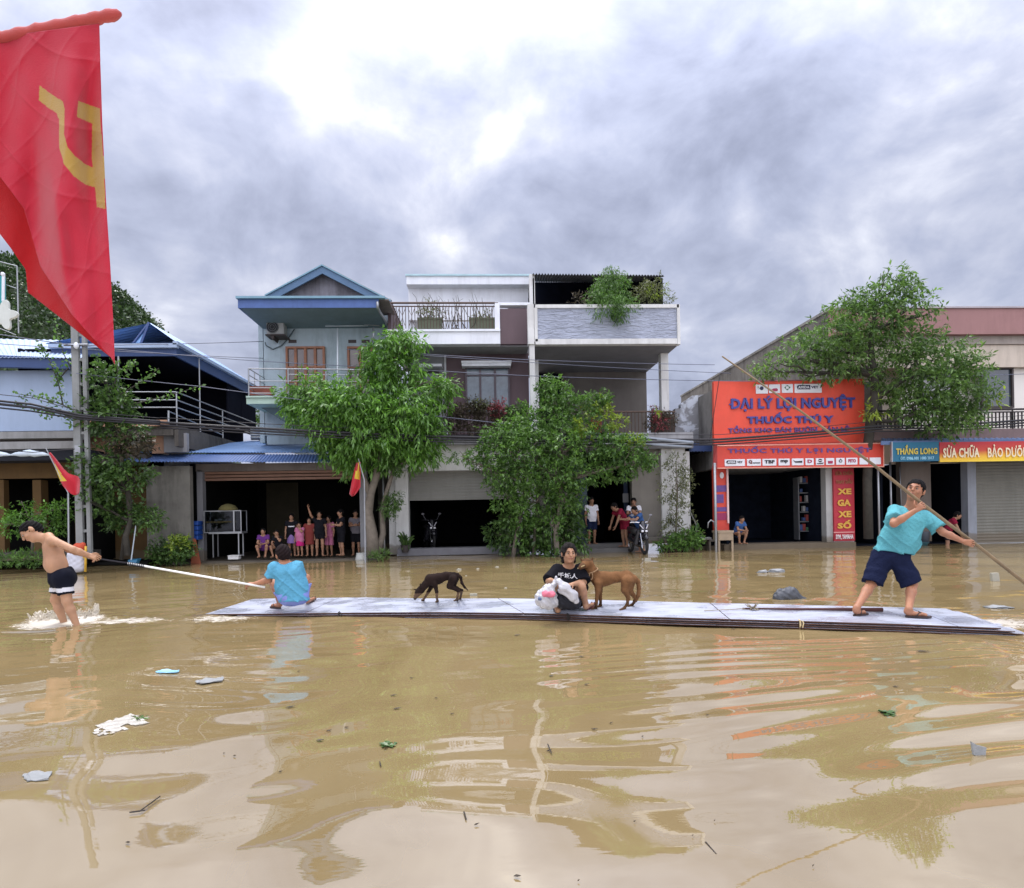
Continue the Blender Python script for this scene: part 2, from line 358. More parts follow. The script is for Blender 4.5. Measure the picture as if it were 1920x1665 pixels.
struct(link_mesh('hill', Vh, np.stack([nI, nI+1, nI+151, nI+150], 1), mat('hill_earth', (.03, .045, .018), .95, .4, .4), None, True))
def leaf_mesh(C, D, N, L, Wd):
    """leaves: centres C, directions D, normals N, lengths L, widths Wd -> folded diamonds"""
    D = D/np.linalg.norm(D, axis=1, keepdims=True); S = np.cross(D, N); S /= (np.linalg.norm(S, axis=1, keepdims=True)+1e-9); N2 = np.cross(S, D)
    a = C; tip = C+D*L[:, None]; mid = C+D*(L*.45)[:, None]
    l = mid+S*(Wd*.5)[:, None]+N2*(Wd*.18)[:, None]; r = mid-S*(Wd*.5)[:, None]+N2*(Wd*.18)[:, None]
    V = np.stack([a, l, tip, r], 1).reshape(-1, 3); n = len(C); b = np.arange(n)*4
    F = np.stack([np.stack([b, b+1, b+2], 1), np.stack([b, b+2, b+3], 1)], 1).reshape(-1, 3)
    return V, F
def rnd_dirs(n, rg):
    v = rg.normal(size=(n, 3)); return v/np.linalg.norm(v, axis=1, keepdims=True)
nt_ = 5200; hx = rng.uniform(-112, -37, nt_); hy = rng.uniform(54, 92, nt_); hz = hill_h(hx, hy)
per = 26; rr = rng.uniform(.7, 1.7, nt_); cc_ = np.repeat(np.stack([hx, hy, hz+.5], 1), per, 0); dd_ = rnd_dirs(nt_*per, rng); dd_[:, 2] = np.abs(dd_[:, 2])
C_ = cc_+dd_*np.repeat(rr, per)[:, None]*rng.uniform(.5, 1.1, (nt_*per, 1))
V, F = leaf_mesh(C_, dd_+rng.normal(scale=.8, size=dd_.shape), rnd_dirs(nt_*per, rng), rng.uniform(.25, .55, nt_*per), rng.uniform(.2, .4, nt_*per))
wood = struct(link_mesh('forest', V, F, m_leaf_dark), 'stuff'); wood['label'] = 'dense green woodland covering the hillside behind the left roofs'; wood['category'] = 'woodland'
# ================================================================== BUILDINGS
def text(body, x0, x1, y0, y1, Y, m, parent, name='lettering', bold=.012, dep=.012, rot=0):
    c = bpy.data.curves.new(name, 'FONT'); c.body = body; c.align_x = 'LEFT'; c.extrude = .01; c.offset = bold; c.resolution_u = 2; c.space_character = 1.05
    o = bpy.data.objects.new('tmp', c); col.objects.link(o); dg = bpy.context.evaluated_depsgraph_get()
    me = bpy.data.meshes.new_from_object(o.evaluated_get(dg)); bpy.data.objects.remove(o)
    n = len(me.vertices); v = np.empty(n*3); me.vertices.foreach_get('co', v); v = v.reshape(-1, 3)
    X0, X1, Z0, Z1 = rect(x0, x1, y0, y1, Y)
    mn, mxx = v.min(0), v.max(0); sc = (mxx-mn); sc[sc == 0] = 1
    q = (v-mn)/sc; w_ = np.stack([X0+q[:, 0]*(X1-X0), Y-q[:, 2]*dep, Z0+q[:, 1]*(Z1-Z0)], 1)
    # follow the sign's slight slope
    w_[:, 2] += (q[:, 0]-.5)*(P(x1, y0, Y).z-P(x0, y0, Y).z)*rot
    fs = [tuple(p.vertices) for p in me.polygons]; bpy.data.meshes.remove(me)
    off = OFF.get(parent.name); w_ -= np.array(off)
    m2 = bpy.data.meshes.new(name); m2.from_pydata(w_.tolist(), [], fs); m2.materials.append(m); ob = bpy.data.objects.new(name, m2); col.objects.link(ob); ob.parent = parent; OFF[ob.name] = off
    return ob
def corr(B, p00, p10, p01, p11, n=60, amp=.02, m=0, th=.006):
    """ribbed sheet: near edge p00-p10, far edge p01-p11"""
    p00, p10, p01, p11 = map(Vector, (p00, p10, p01, p11)); vs = []; up = (p10-p00).cross(p01-p00).normalized()
    if up.z < 0: up = -up
    k = n*4
    for i in range(k+1):
        f = i/k; h = amp*(1 if i % 4 in (1, 2) else 0)
        for a, b_ in ((p00, p10), (p01, p11)):
            q = a.lerp(b_, f)+up*h; vs += [q, q-up*th]
    fs = []
    for i in range(k):
        a = i*4; b_ = a+4
        fs += [(a, b_, b_+2, a+2), (a+1, a+3, b_+3, b_+1), (a, a+1, b_+1, b_), (a+2, b_+2, b_+3, a+3)]
    return B.add(vs, fs, m)
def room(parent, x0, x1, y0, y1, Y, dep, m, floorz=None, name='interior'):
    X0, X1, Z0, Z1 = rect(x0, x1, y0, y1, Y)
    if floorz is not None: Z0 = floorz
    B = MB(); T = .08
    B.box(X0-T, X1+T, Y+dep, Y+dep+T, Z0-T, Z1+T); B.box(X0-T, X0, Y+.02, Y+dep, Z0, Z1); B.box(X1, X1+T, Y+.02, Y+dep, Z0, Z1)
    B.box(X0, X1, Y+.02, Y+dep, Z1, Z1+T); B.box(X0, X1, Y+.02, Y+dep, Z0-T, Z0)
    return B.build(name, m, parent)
def bar(B, p, q, r=.018, m=0, n=6): B.tube([p, q], r, n, m)
# --- materials
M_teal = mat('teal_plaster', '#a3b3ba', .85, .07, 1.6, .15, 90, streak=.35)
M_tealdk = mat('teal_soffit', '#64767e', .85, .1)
M_white = mat('white_paint', '#dfe3e8', .75, .05, 1.2, .1, 80, streak=.22)
M_offw = mat('offwhite_paint', '#cfd0cd', .8, .06, 1.2, .1, 80, streak=.3)
M_gray = mat('gray_render', '#8f9092', .88, .1, 1.0, .2, 70, streak=.35)
M_dkgray = mat('dark_gray_paint', '#5c5e60', .8, .1)
M_brown = mat('plum_brown_paint', '#5b4a4e', .7, .07, 1.2, streak=.12)
M_conc = mat('weathered_concrete', '#84827e', .92, .22, 1.3, .5, 40, streak=.75)
M_concd = mat('sooty_concrete', '#57534e', .95, .3, 1.6, .5, 40, streak=.8)
M_room = mat('room_shade_black', (.012, .012, .0115), 1, .25, .8, spec=.02)  # near-black albedo stands in for the shade inside the rooms
M_roomb = mat('room_shade_blue', (.009, .011, .017), 1, .25, .8, spec=.02)  # bluish version, interior shade put into the colour
M_blue = mat('blue_metal_sheet', '#4f6898', .45, .10, .9, streak=.15, spec=.6)
M_blued = mat('deep_blue_metal', '#2b4370', .5, .12, .9, streak=.2)
M_bluep = mat('pale_blue_sheet', '#9aacc4', .5, .06, .7, streak=.12)
M_bluel = mat('light_blue_sheet', '#7d9cc6', .45, .08, .8, streak=.15)
M_steel = mat('galvanised_steel', '#9a9d9f', .4, .12, 4, metal=.7)
M_iron = mat('dark_iron', '#3a3230', .6, .2, 5)
M_brass = mat('brown_iron_rail', '#4b382c', .55, .2, 5)
M_wood = mat('varnished_wood', '#8b5a3c', .5, .2, 6, wave=((1, 1, 8), 3, 'X'), bump=.1)
M_glass = mat('dark_glass', (.03, .04, .05), .08, .1, spec=.9)
M_shut = mat('shutter_metal', '#7d7d76', .5, .05, .8, wave=((1, 1, 1), 3.2, 'Z'), bump=.45, streak=.15)
M_cream = mat('cream_paint', '#cbbfae', .8, .05, 1.0, streak=.25)
M_pink = mat('pinkish_brown_paint', '#9a7470', .8, .08, .8, streak=.2)
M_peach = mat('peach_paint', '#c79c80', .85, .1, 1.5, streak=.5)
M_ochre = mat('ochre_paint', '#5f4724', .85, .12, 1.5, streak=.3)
M_tin = mat('dark_tin', '#4a4e56', .5, .2, 2, streak=.3)
M_tile = mat('roof_tile', '#6c6461', .85, .2, 6, .4, 30)
# ------------------------------------------------------------ building L: blue sheet-fronted house, far left
bL = thing('sheet_fronted_house', 'low house at the far left with pale blue sheet front and grey awning', 'house', P(40, 1050, 18.0))
B = MB(); B.rb(-700, 138, 697, 812, 18.0, .08); B.build('sheet_wall', M_bluep, bL)
B = MB(); B.prism([(P(-700, 730, 18).x, 0)]*0+[(P(-700, 600, 18).x, P(-700, 645, 18).z), (P(150, 600, 18).x, P(150, 672, 17.6).z), (P(150, 600, 18).x, P(150, 692, 17.6).z), (P(-700, 600, 18).x, P(-700, 675, 18).z)], 17.55, 17.7); B.build('fascia', M_blued, bL)
B = MB(); corr(B, P(-300, 668, 17.5), P(150, 672, 17.5), P(-500, 626, 22), P(205, 640, 22), 60, .02); B.build('roof', M_bluep, bL)
B = MB(); B.rb(-700, 139, 813, 826, 17.6, .5); B.rb(-700, 139, 826, 832, 17.9, .5, 1); B.rb(-700, 140, 832, 846, 17.3, .1); B.build('awning', [mat('grey_awning', '#8c8c8a', .8, .1, 2, streak=.4), M_iron], bL)
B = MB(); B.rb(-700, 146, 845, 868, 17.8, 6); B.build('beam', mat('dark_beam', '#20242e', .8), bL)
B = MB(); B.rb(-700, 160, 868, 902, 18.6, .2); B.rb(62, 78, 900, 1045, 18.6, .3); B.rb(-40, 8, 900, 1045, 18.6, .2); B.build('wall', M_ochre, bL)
room(bL, -700, 165, 868, 1052, 18.9, 5, M_room, 0.15)
B = MB(); B.rb(-700, 140, 1044, 1058, 17.8, 1.2); B.build('step', M_concd, bL)
# awning cloth strips, pale, sagging
B = MB()
for i, (a, c) in enumerate(((-60, 20), (20, 92))):
    ps = [P(a+(c-a)*k/8, 853-4*math.sin(k/8*PI)*(.5+.5*((k*7+i) % 3)/2), 17.0) for k in range(9)]
    B.tube(ps, [.02+.07*math.sin(k/8*PI) for k in range(9)], 8)
o = B.build('furled_cloth', mat('pale_cloth', '#c6d3dc', .8), None, True); tag(o, 'pale cloth furled along the awning edge at the far left', 'cloth')
# ------------------------------------------------------------ building B: terrace with blue roof
bB = thing('roofed_terrace_house', 'house with roofed upper terrace, dark inside, and steel railing, blue roof', 'house', P(240, 1040, 18.6))
YB = 18.5; xr = P(330, 700, YB).x; YB2 = 25.2
ztop = P(330, 648, YB).z; zf = P(330, 668, YB).z
B = MB(); B.rb(96, 331, 652, 668, YB, .06, 0); B.rb(90, 331, 644, 652, YB-.12, .14, 1)
B.box(xr-.06, xr, YB+.06, YB2, zf, ztop, 0); B.box(xr-.02, xr+.12, YB-.12, YB2, ztop, ztop+.10, 1); B.build('fascia', [M_blued, M_bluep], bB)
xl = P(90, 650, YB).x; xm = (xl+xr)/2+.35; B = MB(); ap = P(281, 606, YB+1.2)
e0, e1, e2, e3 = Vector((xl, YB-.1, ztop+.06)), Vector((xr+.1, YB-.1, ztop+.06)), Vector((xr+.1, YB2, ztop+.06)), Vector((xl, YB2, ztop+.06))
b2 = Vector((ap.x, YB2-.5, ap.z))
corr(B, e1, e2, Vector((ap.x, YB+1.2, ap.z)), b2, 28, .02); corr(B, e3, e0, b2, Vector((ap.x, YB+1.2, ap.z)), 28, .02)
B.add([e0+Vector((1.8, .9, 0)), e1+Vector((-1.6, .9, 0)), Vector((ap.x, YB+1.2, ap.z))], [(0, 1, 2)], 1)
B.add([e0, e1, Vector((xr+.1, YB+1.3, ztop+.10)), Vector((xl, YB+1.3, ztop+.10))], [(0, 1, 2, 3)], 0)
bar(B, Vector((ap.x, YB+1.15, ap.z)), e1+Vector((-1.6, .9, .0)), .04, 2); bar(B, Vector((ap.x, YB+1.15, ap.z)), e0+Vector((1.8, .9, .0)), .04, 2)
B.build('roof', [M_bluel, mat('gable_sheet', '#6d93bd', .5), M_blued], bB)
zd = P(330, 797, YB).z
B = MB(); B.box(xl-1, xr, YB+.05, YB2, zd-.12, zd, 0); B.build('terrace_floor', M_concd, bB)
B = MB(); B.box(xr-.10, xr+.02, YB+.04, YB2+.6, zd-.62, zd-.125, 0); B.box(xl-1, xr-.12, YB+.0, YB+.1, zd-.3, zd-.125, 0); B.build('parapet_beam', M_concd, bB)
B = MB(); B.rb(140, 314, 788, 799, YB-.06, .1); B.build('ledge', M_peach, bB)
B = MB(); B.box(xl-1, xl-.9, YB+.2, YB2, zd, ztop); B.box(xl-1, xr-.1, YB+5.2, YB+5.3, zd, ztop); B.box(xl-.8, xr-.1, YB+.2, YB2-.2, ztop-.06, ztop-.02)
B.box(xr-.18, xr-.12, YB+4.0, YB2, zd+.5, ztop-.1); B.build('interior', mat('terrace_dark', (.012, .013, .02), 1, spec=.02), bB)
B = MB()
for py in (735, 750, 764): B.tube([P(228, py, YB), P(330, py, YB)], .02, 6)
z1, z2, z3 = P(330, 735, YB).z, P(330, 750, YB).z, P(330, 764, YB).z
for z in (z1, z2, z3): B.tube([(xr, YB, z), (xr, YB2, z)], .02, 6)
for py in (228,): B.tube([P(py, 735, YB), P(py, 790, YB)], .02, 6)
for y in (YB, YB+1.5, YB+3.2, YB2): B.tube([(xr, y, zd), (xr, y, z1 if y != YB+1.5 else ztop)], .022, 6)
B.tube([P(222, 668, YB), P(222, 790, YB)], .028, 6)
B.tube([P(316, 770, YB-.1), P(316, 792, YB-.1)], .03, 6); B.tube([P(316, 771, YB-.1), (xr+.05, YB+3, zd+.1)], .02, 6)
B.build('railing', M_steel, bB)
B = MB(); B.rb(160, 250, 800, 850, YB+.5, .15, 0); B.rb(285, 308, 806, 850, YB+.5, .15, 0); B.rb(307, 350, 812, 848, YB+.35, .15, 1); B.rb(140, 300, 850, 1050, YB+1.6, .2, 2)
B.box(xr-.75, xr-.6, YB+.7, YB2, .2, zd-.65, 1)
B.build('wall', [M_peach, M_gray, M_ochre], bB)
B = MB(); B.rb(275, 357, 874, 1045, YB+.2, .2); B.build('concrete_wall', mat('grimy_wall', '#6c6a63', .95, .25, 1.1, .4, 50, streak=.8), bB)
room(bB, 160, 275, 860, 1045, YB+.3, 3.5, M_room, .1, 'shopfront')
B = MB(); B.rb(150, 275, 852, 872, YB+.25, .3); B.build('lintel', M_concd, bB)
# ------------------------------------------------------------ building A: teal house with gable
bA = thing('teal_gabled_house', 'pale teal two-storey house with blue eaves fascia and grey gable', 'house', P(560, 1045, 21))
YA = 21.0
B = MB(); B.rb(495, 735, 560, 815, YA, .2, 0)
lx = P(494, 700, YA).x; zt_ = P(494, 575, YA).z; B.box(lx-.15, lx, YA, YA+12, P(494, 830, YA).z, zt_, 0); B.build('wall', M_teal, bA)
# eaves
zE = P(446, 557, 19.2); zE2 = P(712, 562, 19.2)
B = MB(); x0, x1, z0, z1_ = rect(446, 710, 561, 577, 19.2)
B.box(x0, x1, 19.2, 19.24, z0, z1_, 0); B.box(x0-.03, x1+.2, 19.1, 19.35, z1_+.003, z1_+.07, 1); B.box(x0, x0+.04, 19.24, YA+.5, z0, z1_, 0); B.build('fascia', [mat('fascia_blue', '#45629a', .5, .12, 5, streak=.25), mat('gutter_teal', '#6f94a4', .5)], bA)
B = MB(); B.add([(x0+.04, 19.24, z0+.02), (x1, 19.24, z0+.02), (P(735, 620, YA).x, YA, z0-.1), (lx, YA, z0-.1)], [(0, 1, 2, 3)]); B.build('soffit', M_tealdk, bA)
a0, a1, a2 = P(497, 556, YA-.3), P(604, 499, YA-.3), P(733, 566, YA-.3)
b0, b1, b2_ = P(535, 556, YA), P(604, 512, YA), P(712, 560, YA)
B = MB(); B.prism([(b0.x-.5, b0.z), (b2_.x+.3, b2_.z), (b1.x, b1.z+.25)], YA, YA+.2); B.build('gable_wall', mat('stained_gable', '#74747b', .95, .25, 1.6, .4, 50, streak=.7), bA)
B = MB(); th = .12
for p, q in ((a0, a1), (a1, a2)):
    B.hexa([p-Vector((0, 0, th*2)), q-Vector((0, 0, th*2)), q-Vector((0, -.06, th*2)), p-Vector((0, -.06, th*2)), p, q, q+Vector((0, .06, 0)), p+Vector((0, .06, 0))], 0)
    B.hexa([p-Vector((0, .05, -.003)), q-Vector((0, .05, -.003)), q-Vector((0, -.3, -.003)), p-Vector((0, -.3, -.003)), p+Vector((0, -.05, .05)), q+Vector((0, -.05, .05)), q+Vector((0, .3, .05)), p+Vector((0, .3, .05))], 1)
B.build('verge_board', [mat('verge_blue', '#4d6b88', .6), mat('gutter_teal', '#6f94a4', .5)], bA)
B = MB(); dv = Vector((0, 11, 0)); up = Vector((0, 0, .06))
corr(B, a0+up, a0+dv+up, a1+up, a1+dv+up, 40, .03); corr(B, a1+up, a1+dv+up, a2+up, a2+dv+up, 40, .03); 
B.box(x0-.02, x1+.3, 19.25, YA-.3, z1_-.02, z1_+.02, 0)
B.build('roof', M_tile, bA)
def window(parent, x0, x1, y0, y1, Y, fm, gm, nx=2, rows=(.5,), name='window', t=.05, dep=.12):
    X0, X1, Z0, Z1 = rect(x0, x1, y0, y1, Y); B = MB()
    B.box(X0, X1, Y-dep, Y, Z1-t, Z1); B.box(X0, X1, Y-dep, Y, Z0, Z0+t); B.box(X0, X0+t, Y-dep, Y, Z0+t, Z1-t); B.box(X1-t, X1, Y-dep, Y, Z0+t, Z1-t)
    for i in range(1, nx): xx = X0+(X1-X0)*i/nx; B.box(xx-t*.6, xx+t*.6, Y-dep+.01, Y, Z0+t, Z1-t)
    for r in rows: zz = Z0+(Z1-Z0)*r; B.box(X0+t, X1-t, Y-dep+.02, Y-.01, zz-t*.4, zz+t*.4)
    f = B.build(name, fm, parent); B = MB(); B.box(X0+t*.8, X1-t*.8, Y-.05, Y-.03, Z0+t*.8, Z1-t*.8); B.build('pane', gm, f); return f
M_paneb = mat('brown_pane', (.10, .075, .07), .12, .2, spec=.8)
window(bA, 538, 611, 651, 752, YA, M_wood, M_paneb, 4, (.35, .62), 'door', .07)
window(bA, 653, 700, 651, 752, YA, M_wood, M_paneb, 2, (.35, .62), 'door', .07)
for a in (541, 653, 678): B = MB(); B.rb(a, a+15, 637, 643, YA-.01, .03); B.build('vent', M_iron, bA)
B = MB(); B.rb(462, 740, 742, 756, 19.4, 1.62, 0); B.rb(461, 742, 741, 744, 19.34, .1, 0); B.build('balcony_slab', mat('pale_green_slab', '#a5bcae', .85, .08, 2, .2, streak=.5), bA)
# under the slab, sloping haunch
xs_, xe_, zs0, zs1 = rect(462, 740, 742, 756, 19.4)
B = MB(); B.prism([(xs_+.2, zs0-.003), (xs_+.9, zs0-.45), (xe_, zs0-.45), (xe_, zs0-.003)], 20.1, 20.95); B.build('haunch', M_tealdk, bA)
B = MB(); Yr = 19.45
B.tube([P(466, 691, Yr), P(735, 694, Yr)], .022, 6)
for py in (702, 714, 727, 737): B.tube([P(540 if py == 702 else 466, py, Yr), P(735, py+2, Yr)], .013, 6)
for px in (466, 540, 611, 654, 692, 733): B.tube([P(px, 691, Yr), P(px+.5, 743, Yr)], .022, 6)
pL = P(466, 691, Yr)
for dz in (0, .2, .42, .62): B.tube([pL-Vector((0, 0, dz)), Vector((pL.x, YA-.1, pL.z-dz))], .014, 6)
for k in range(3): B.tube([(pL.x, Yr+.5*k, pL.z-.8), (pL.x, Yr+.5*k, pL.z)], .016, 6)
B.build('railing', M_steel, bA)
B = MB(); B.rb(468, 510, 724, 741, 19.9, .25); B.build('planter', mat('terracotta', '#7a4436', .9, .2, 4), bA)
B = MB(); B.tube([P(708, 566, 19.15), P(708, 576, 19.15), P(712, 585, 19.5), P(722, 600, 20.2), P(727, 612, 20.9), P(728, 660, 20.95)], .045, 8); B.build('downpipe', M_steel, bA, True)
# lower storey sheet roof and awnings
B = MB(); B.rb(500, 742, 757, 832, 21.02, .1); B.rb(686, 742, 832, 1045, 21.3, .1, 1); B.build('upper_wall', [M_teal, M_concd], bA)
B = MB()
corr(B, P(250, 849, 19.3), P(662, 849, 19.3), P(470, 828, 23), P(690, 829, 23), 70, .03, 0)
B.build('upper_awning', M_bluel, bA)
B = MB(); corr(B, P(214, 866, 18.4), P(655, 867, 18.4), P(247, 852, 19.35), P(655, 853, 19.35), 70, .022, 0); B.build('awning', M_blue, bA)
B = MB(); B.rb(470, 600, 802, 824, 22.9, .1, 1)
for k in range(4): B.tube([P(470, 805+k*5, 22.8), P(600, 806+k*5, 22.8)], .035, 6, 0)
B.build('pipe_rack', [mat('pipe_grey', '#b0b4b4', .4, metal=.3), M_gray], bA)
# shop under the awning
YS = 19.4
B = MB(); B.rb(367, 688, 868, 882, YS, .35, 0); B.build('shop_beam', mat('shop_beam_grey', '#6d6660', .9, .12, 1.5, streak=.4), bA)
B = MB()
for py in (883, 889, 895): B.rb(382, 676, py, py+4.5, YS+.15, .1)
B.build('rolled_shutter', mat('rolled_shutter', '#7b5c4a', .6, .15, 2, wave=((1, 1, 1), 6, 'Z'), bump=.3), bA)
for pa_, pb_ in ((370, 381), (675, 688)): B = MB(); B.rb(pa_, pb_, 882, 1056, YS, .22); B.build('post', mat('post_grey', '#7f8083', .7, .1, 2, streak=.3), bA)
X0, X1, Z0, Z1 = rect(370, 690, 882, 1045, YS+.3)
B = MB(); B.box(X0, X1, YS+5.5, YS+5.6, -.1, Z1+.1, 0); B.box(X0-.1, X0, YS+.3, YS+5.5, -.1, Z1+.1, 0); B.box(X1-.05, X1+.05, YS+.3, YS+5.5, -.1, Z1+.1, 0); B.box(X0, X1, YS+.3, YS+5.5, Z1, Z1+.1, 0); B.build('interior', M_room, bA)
B = MB(); B.box(X0-.6, X1+.4, YS-.45, YS+5.5, -.35, .045); B.build('shop_floor', mat('wet_floor', '#4c463c', .5, .2, 2), bA)
B = MB(); B.rb(500, 560, 905, 1030, YS+5.3, .1, 0); B.rb(430, 470, 900, 1030, YS+5.3, .1, 1); B.build('inner_door', [mat('inner_ochre', (.07, .06, .035), .9), M_roomb], bA)
B = MB(); B.rb(357, 371, 870, 1045, YS+.4, 3, 0); B.build('side_passage', M_roomb, bA)
# ------------------------------------------------------------ building C: white and plum townhouse
bC = thing('white_townhouse', 'white townhouse with plum brown panels and a garage half shuttered', 'house', P(850, 1035, 20.5))
YC = 20.3
B = MB(); B.rb(766, 991, 533, 600, 23, .2, 0); B.rb(762, 994, 517, 533, 22.6, 4, 0); B.rb(760, 996, 513.5, 516.8, 22.55, 4.1, 1)
B.box(P(766, 560, 23).x, P(766, 560, 23).x+.2, 23.2, 27, P(766, 620, 23).z, P(766, 533, 23).z, 0)
B.build('stair_block', [M_white, mat('coping_teal', '#a8c6cc', .6)], bC)
B = MB(); B.rb(724, 938, 621, 645, YC, .35, 0); B.rb(722, 938, 617, 621, YC-.06, .5, 0); B.rb(928, 937, 566, 617, YC-.03, .25, 0); B.rb(937, 993, 567, 572, YC-.02, .3, 0); B.rb(722, 731, 645, 652, YC, .35, 0); B.build('parapet', M_white, bC)
X0, X1, Z0, Z1 = rect(731, 993, 645, 650, YC); B = MB(); B.box(X0, X1, YC+.35, 24.2, Z0+.1, Z1); B.build('terrace_slab', M_gray, bC)
B = MB(); B.rb(938, 991, 579, 645, YC+.03, .2, 0); B.prism([(P(938, 570, YC).x, P(938, 578, YC).z), (P(990, 570, YC).x, P(990, 577, YC).z), (P(990, 570, YC).x, P(990, 570, YC).z), (P(972, 565, YC).x, P(972, 565, YC).z), (P(955, 565, YC).x, P(955, 570, YC).z)], YC+.4, YC+.5, 0); B.build('brown_panel', M_brown, bC)
B = MB(); B.tube([P(733, 568, YC), P(934, 568, YC)], .035, 8, 1); B.tube([P(733, 574.5, YC), P(930, 574.5, YC)], .02, 6, 1)
for k in range(34):
    px = 737+k*5.8; B.tube([P(px, 574, YC), P(px+.8, 616, YC)], .012, 5, 1)
    if k in (1, 3, 6): 
        B.tube([P(px-6, 580, YC), P(px, 592, YC), P(px+6, 578, YC)], .012, 5, 1); B.tube([P(px-5, 612, YC), P(px, 596, YC), P(px+5, 610, YC)], .012, 5, 1)
B.build('terrace_railing', [M_iron, M_brass], bC)
B = MB(); B.rb(727, 733, 565, 617, YC+.2, 3.2, 0); B.prism([(P(733, 560, YC).x, P(733, 572, YC).z), (P(733, 560, YC).x, P(733, 617, YC).z), (P(762, 600, YC).x, P(762, 617, YC).z), (P(757, 600, YC).x, P(757, 600, YC).z)], YC+2.4, YC+2.6, 0); B.build('side_parapet', M_brown, bC)
B = MB(); B.rb(735, 994, 647, 665, 21.8, .2, 0); B.rb(770, 836, 665, 835, 21.8, .2, 0); B.rb(834, 838, 665, 800, 21.7, .3, 1)
X0, X1, Z0, Z1 = rect(838, 992, 663, 835, 21.7); wx0, wx1, wz0, wz1 = rect(874, 955, 690, 775, 21.7)
B.box(X0, wx0, 21.65, 21.85, Z0, Z1, 2); B.box(wx1, X1, 21.65, 21.85, Z0, Z1, 2); B.box(wx0, wx1, 21.65, 21.85, wz1, Z1, 2); B.box(wx0, wx1, 21.65, 21.85, Z0, wz0, 2)
B.build('wall', [M_gray, M_white, M_brown], bC)
B = MB(); B.rb(865, 959, 676, 680, 21.2, .5); B.rb(866, 958, 680.3, 686, 21.25, .45); B.rb(786, 828, 682, 687, 21.3, .5); B.build('canopy', M_white, bC)
wf = window(bC, 873, 956, 689, 776, 21.66, mat('plum_frame', '#4a4048', .5), mat('curtained_glass', (.10, .14, .17), .15, .25, 4, spec=.8), 3, (.82, ), 'window', .06)
for a, b__ in ((878, 897), (936, 950)):
    B = MB(); ps0 = [P(a+(b__-a)*k/14, 705, 21.64) for k in range(15)]
    for k in range(14):
        q, r_ = ps0[k], ps0[k+1]; dz = P(a, 772, 21.64).z-q.z; o_ = .02*(k % 2)
        B.add([q+Vector((0, .015*(k % 2), 0)), r_+Vector((0, .015*((k+1) % 2), 0)), r_+Vector((0, .015*((k+1) % 2), dz)), q+Vector((0, .015*(k % 2), dz))], [(0, 1, 2, 3)])
    B.build('curtain', mat('pale_curtain', '#8fa9b4', .9), wf)
window(bC, 790, 824, 697, 722, 21.75, M_iron, mat('grey_glass', (.16, .18, .2), .2), 1, (), 'window', .05)
B = MB(); B.rb(828, 994, 814, 823, 19.9, .2, 0); B.rb(735, 994, 822, 833, 20.0, 1.8, 1); B.build('balcony_slab', [mat('dark_edge', '#2a2630', .7), M_gray], bC)
B = MB(); B.tube([P(820, 766, 19.95), P(962, 766, 19.95)], .03, 6); B.tube([P(820, 808, 19.95), P(994, 808, 19.95)], .02, 6)
for k in range(22): B.tube([P(823+k*6.6, 767, 19.95), P(824+k*6.6, 814, 19.95)], .014, 5)
B.build('balcony_railing', M_brass, bC)
B = MB(); B.rb(733, 966, 833, 882, YC, .3, 0); B.rb(742, 766, 882, 1040, YC, .4, 0); B.rb(729, 743, 860, 1040, YC+.1, .35, 0); B.rb(966, 1004, 823, 1035, YC+.1, .3, 0); B.build('front_frame', M_offw, bC)
B = MB(); B.rb(766, 975, 882, 937, YC+.25, .06); B.build('garage_shutter', M_shut, bC)
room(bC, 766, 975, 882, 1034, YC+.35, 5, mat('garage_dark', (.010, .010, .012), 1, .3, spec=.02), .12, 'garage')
B = MB(); B.rb(745, 985, 1027, 1040, YC-.3, .66); B.build('step', mat('step_stone', '#6a6a6e', .8, .15), bC)
# ------------------------------------------------------------ building D: house with wave-tile parapet
bD = thing('open_terrace_house', 'grey house with wave-tiled parapet over an open upper terrace', 'house', P(1130, 1035, 20.5))
YD = 19.6
B = MB(); B.rb(1004, 1273, 570.5, 577, YD-.02, .25, 0); B.rb(1002, 1008, 577, 640, YD-.02, .25, 0); B.rb(1270, 1275.5, 570.5, 645, YD-.02, .25, 0); B.rb(1004, 1270, 635, 645, YD-.02, .25, 0)
B.rb(990, 1001.5, 570, 645, YD-.04, .3, 0); B.rb(993, 1003, 514, 570, YD+1.4, .2, 0); B.rb(994, 1003.5, 645, 776, YD+.02, .25, 0)
B.build('parapet_frame', M_offw, bD)
B = MB(); B.rb(1008, 1270, 577, 635, YD+.03, .15)
m = mat('wave_tile', '#9aa1b0', .6, .12, 2.0); t = m.node_tree
if 'wv' not in m:
    m['wv'] = 1; tcn = nn(t, 'ShaderNodeTexCoord').outputs['Object']; mp = nn(t, 'ShaderNodeMapping'); mp.inputs['Scale'].default_value = (1.0, 1, 4.5); t.links.new(tcn, mp.inputs[0])
    nz = noise(t, mp.outputs[0], 3.0, 3, .5, .9); bn = nn(t, 'ShaderNodeBump'); bn.inputs['Strength'].default_value = .9; bn.inputs['Distance'].default_value = .12; t.links.new(nz, bn.inputs['Height']); t.links.new(bn.outputs[0], t.nodes['Principled BSDF'].inputs['Normal'])
B.build('wave_tile_panel', m, bD)
X0, X1, Z0, Z1 = rect(1002, 1275, 637, 645, YD)
B = MB(); B.box(X0, X1, YD+.24, 24.5, Z0+.0, Z0+.16); B.box(X1-.15, X1, YD+.24, 24.5, Z0+.16, Z0+1.0); B.build('terrace_slab', mat('soffit_grey', '#77787c', .9, .08, 1.2, streak=.2), bD)
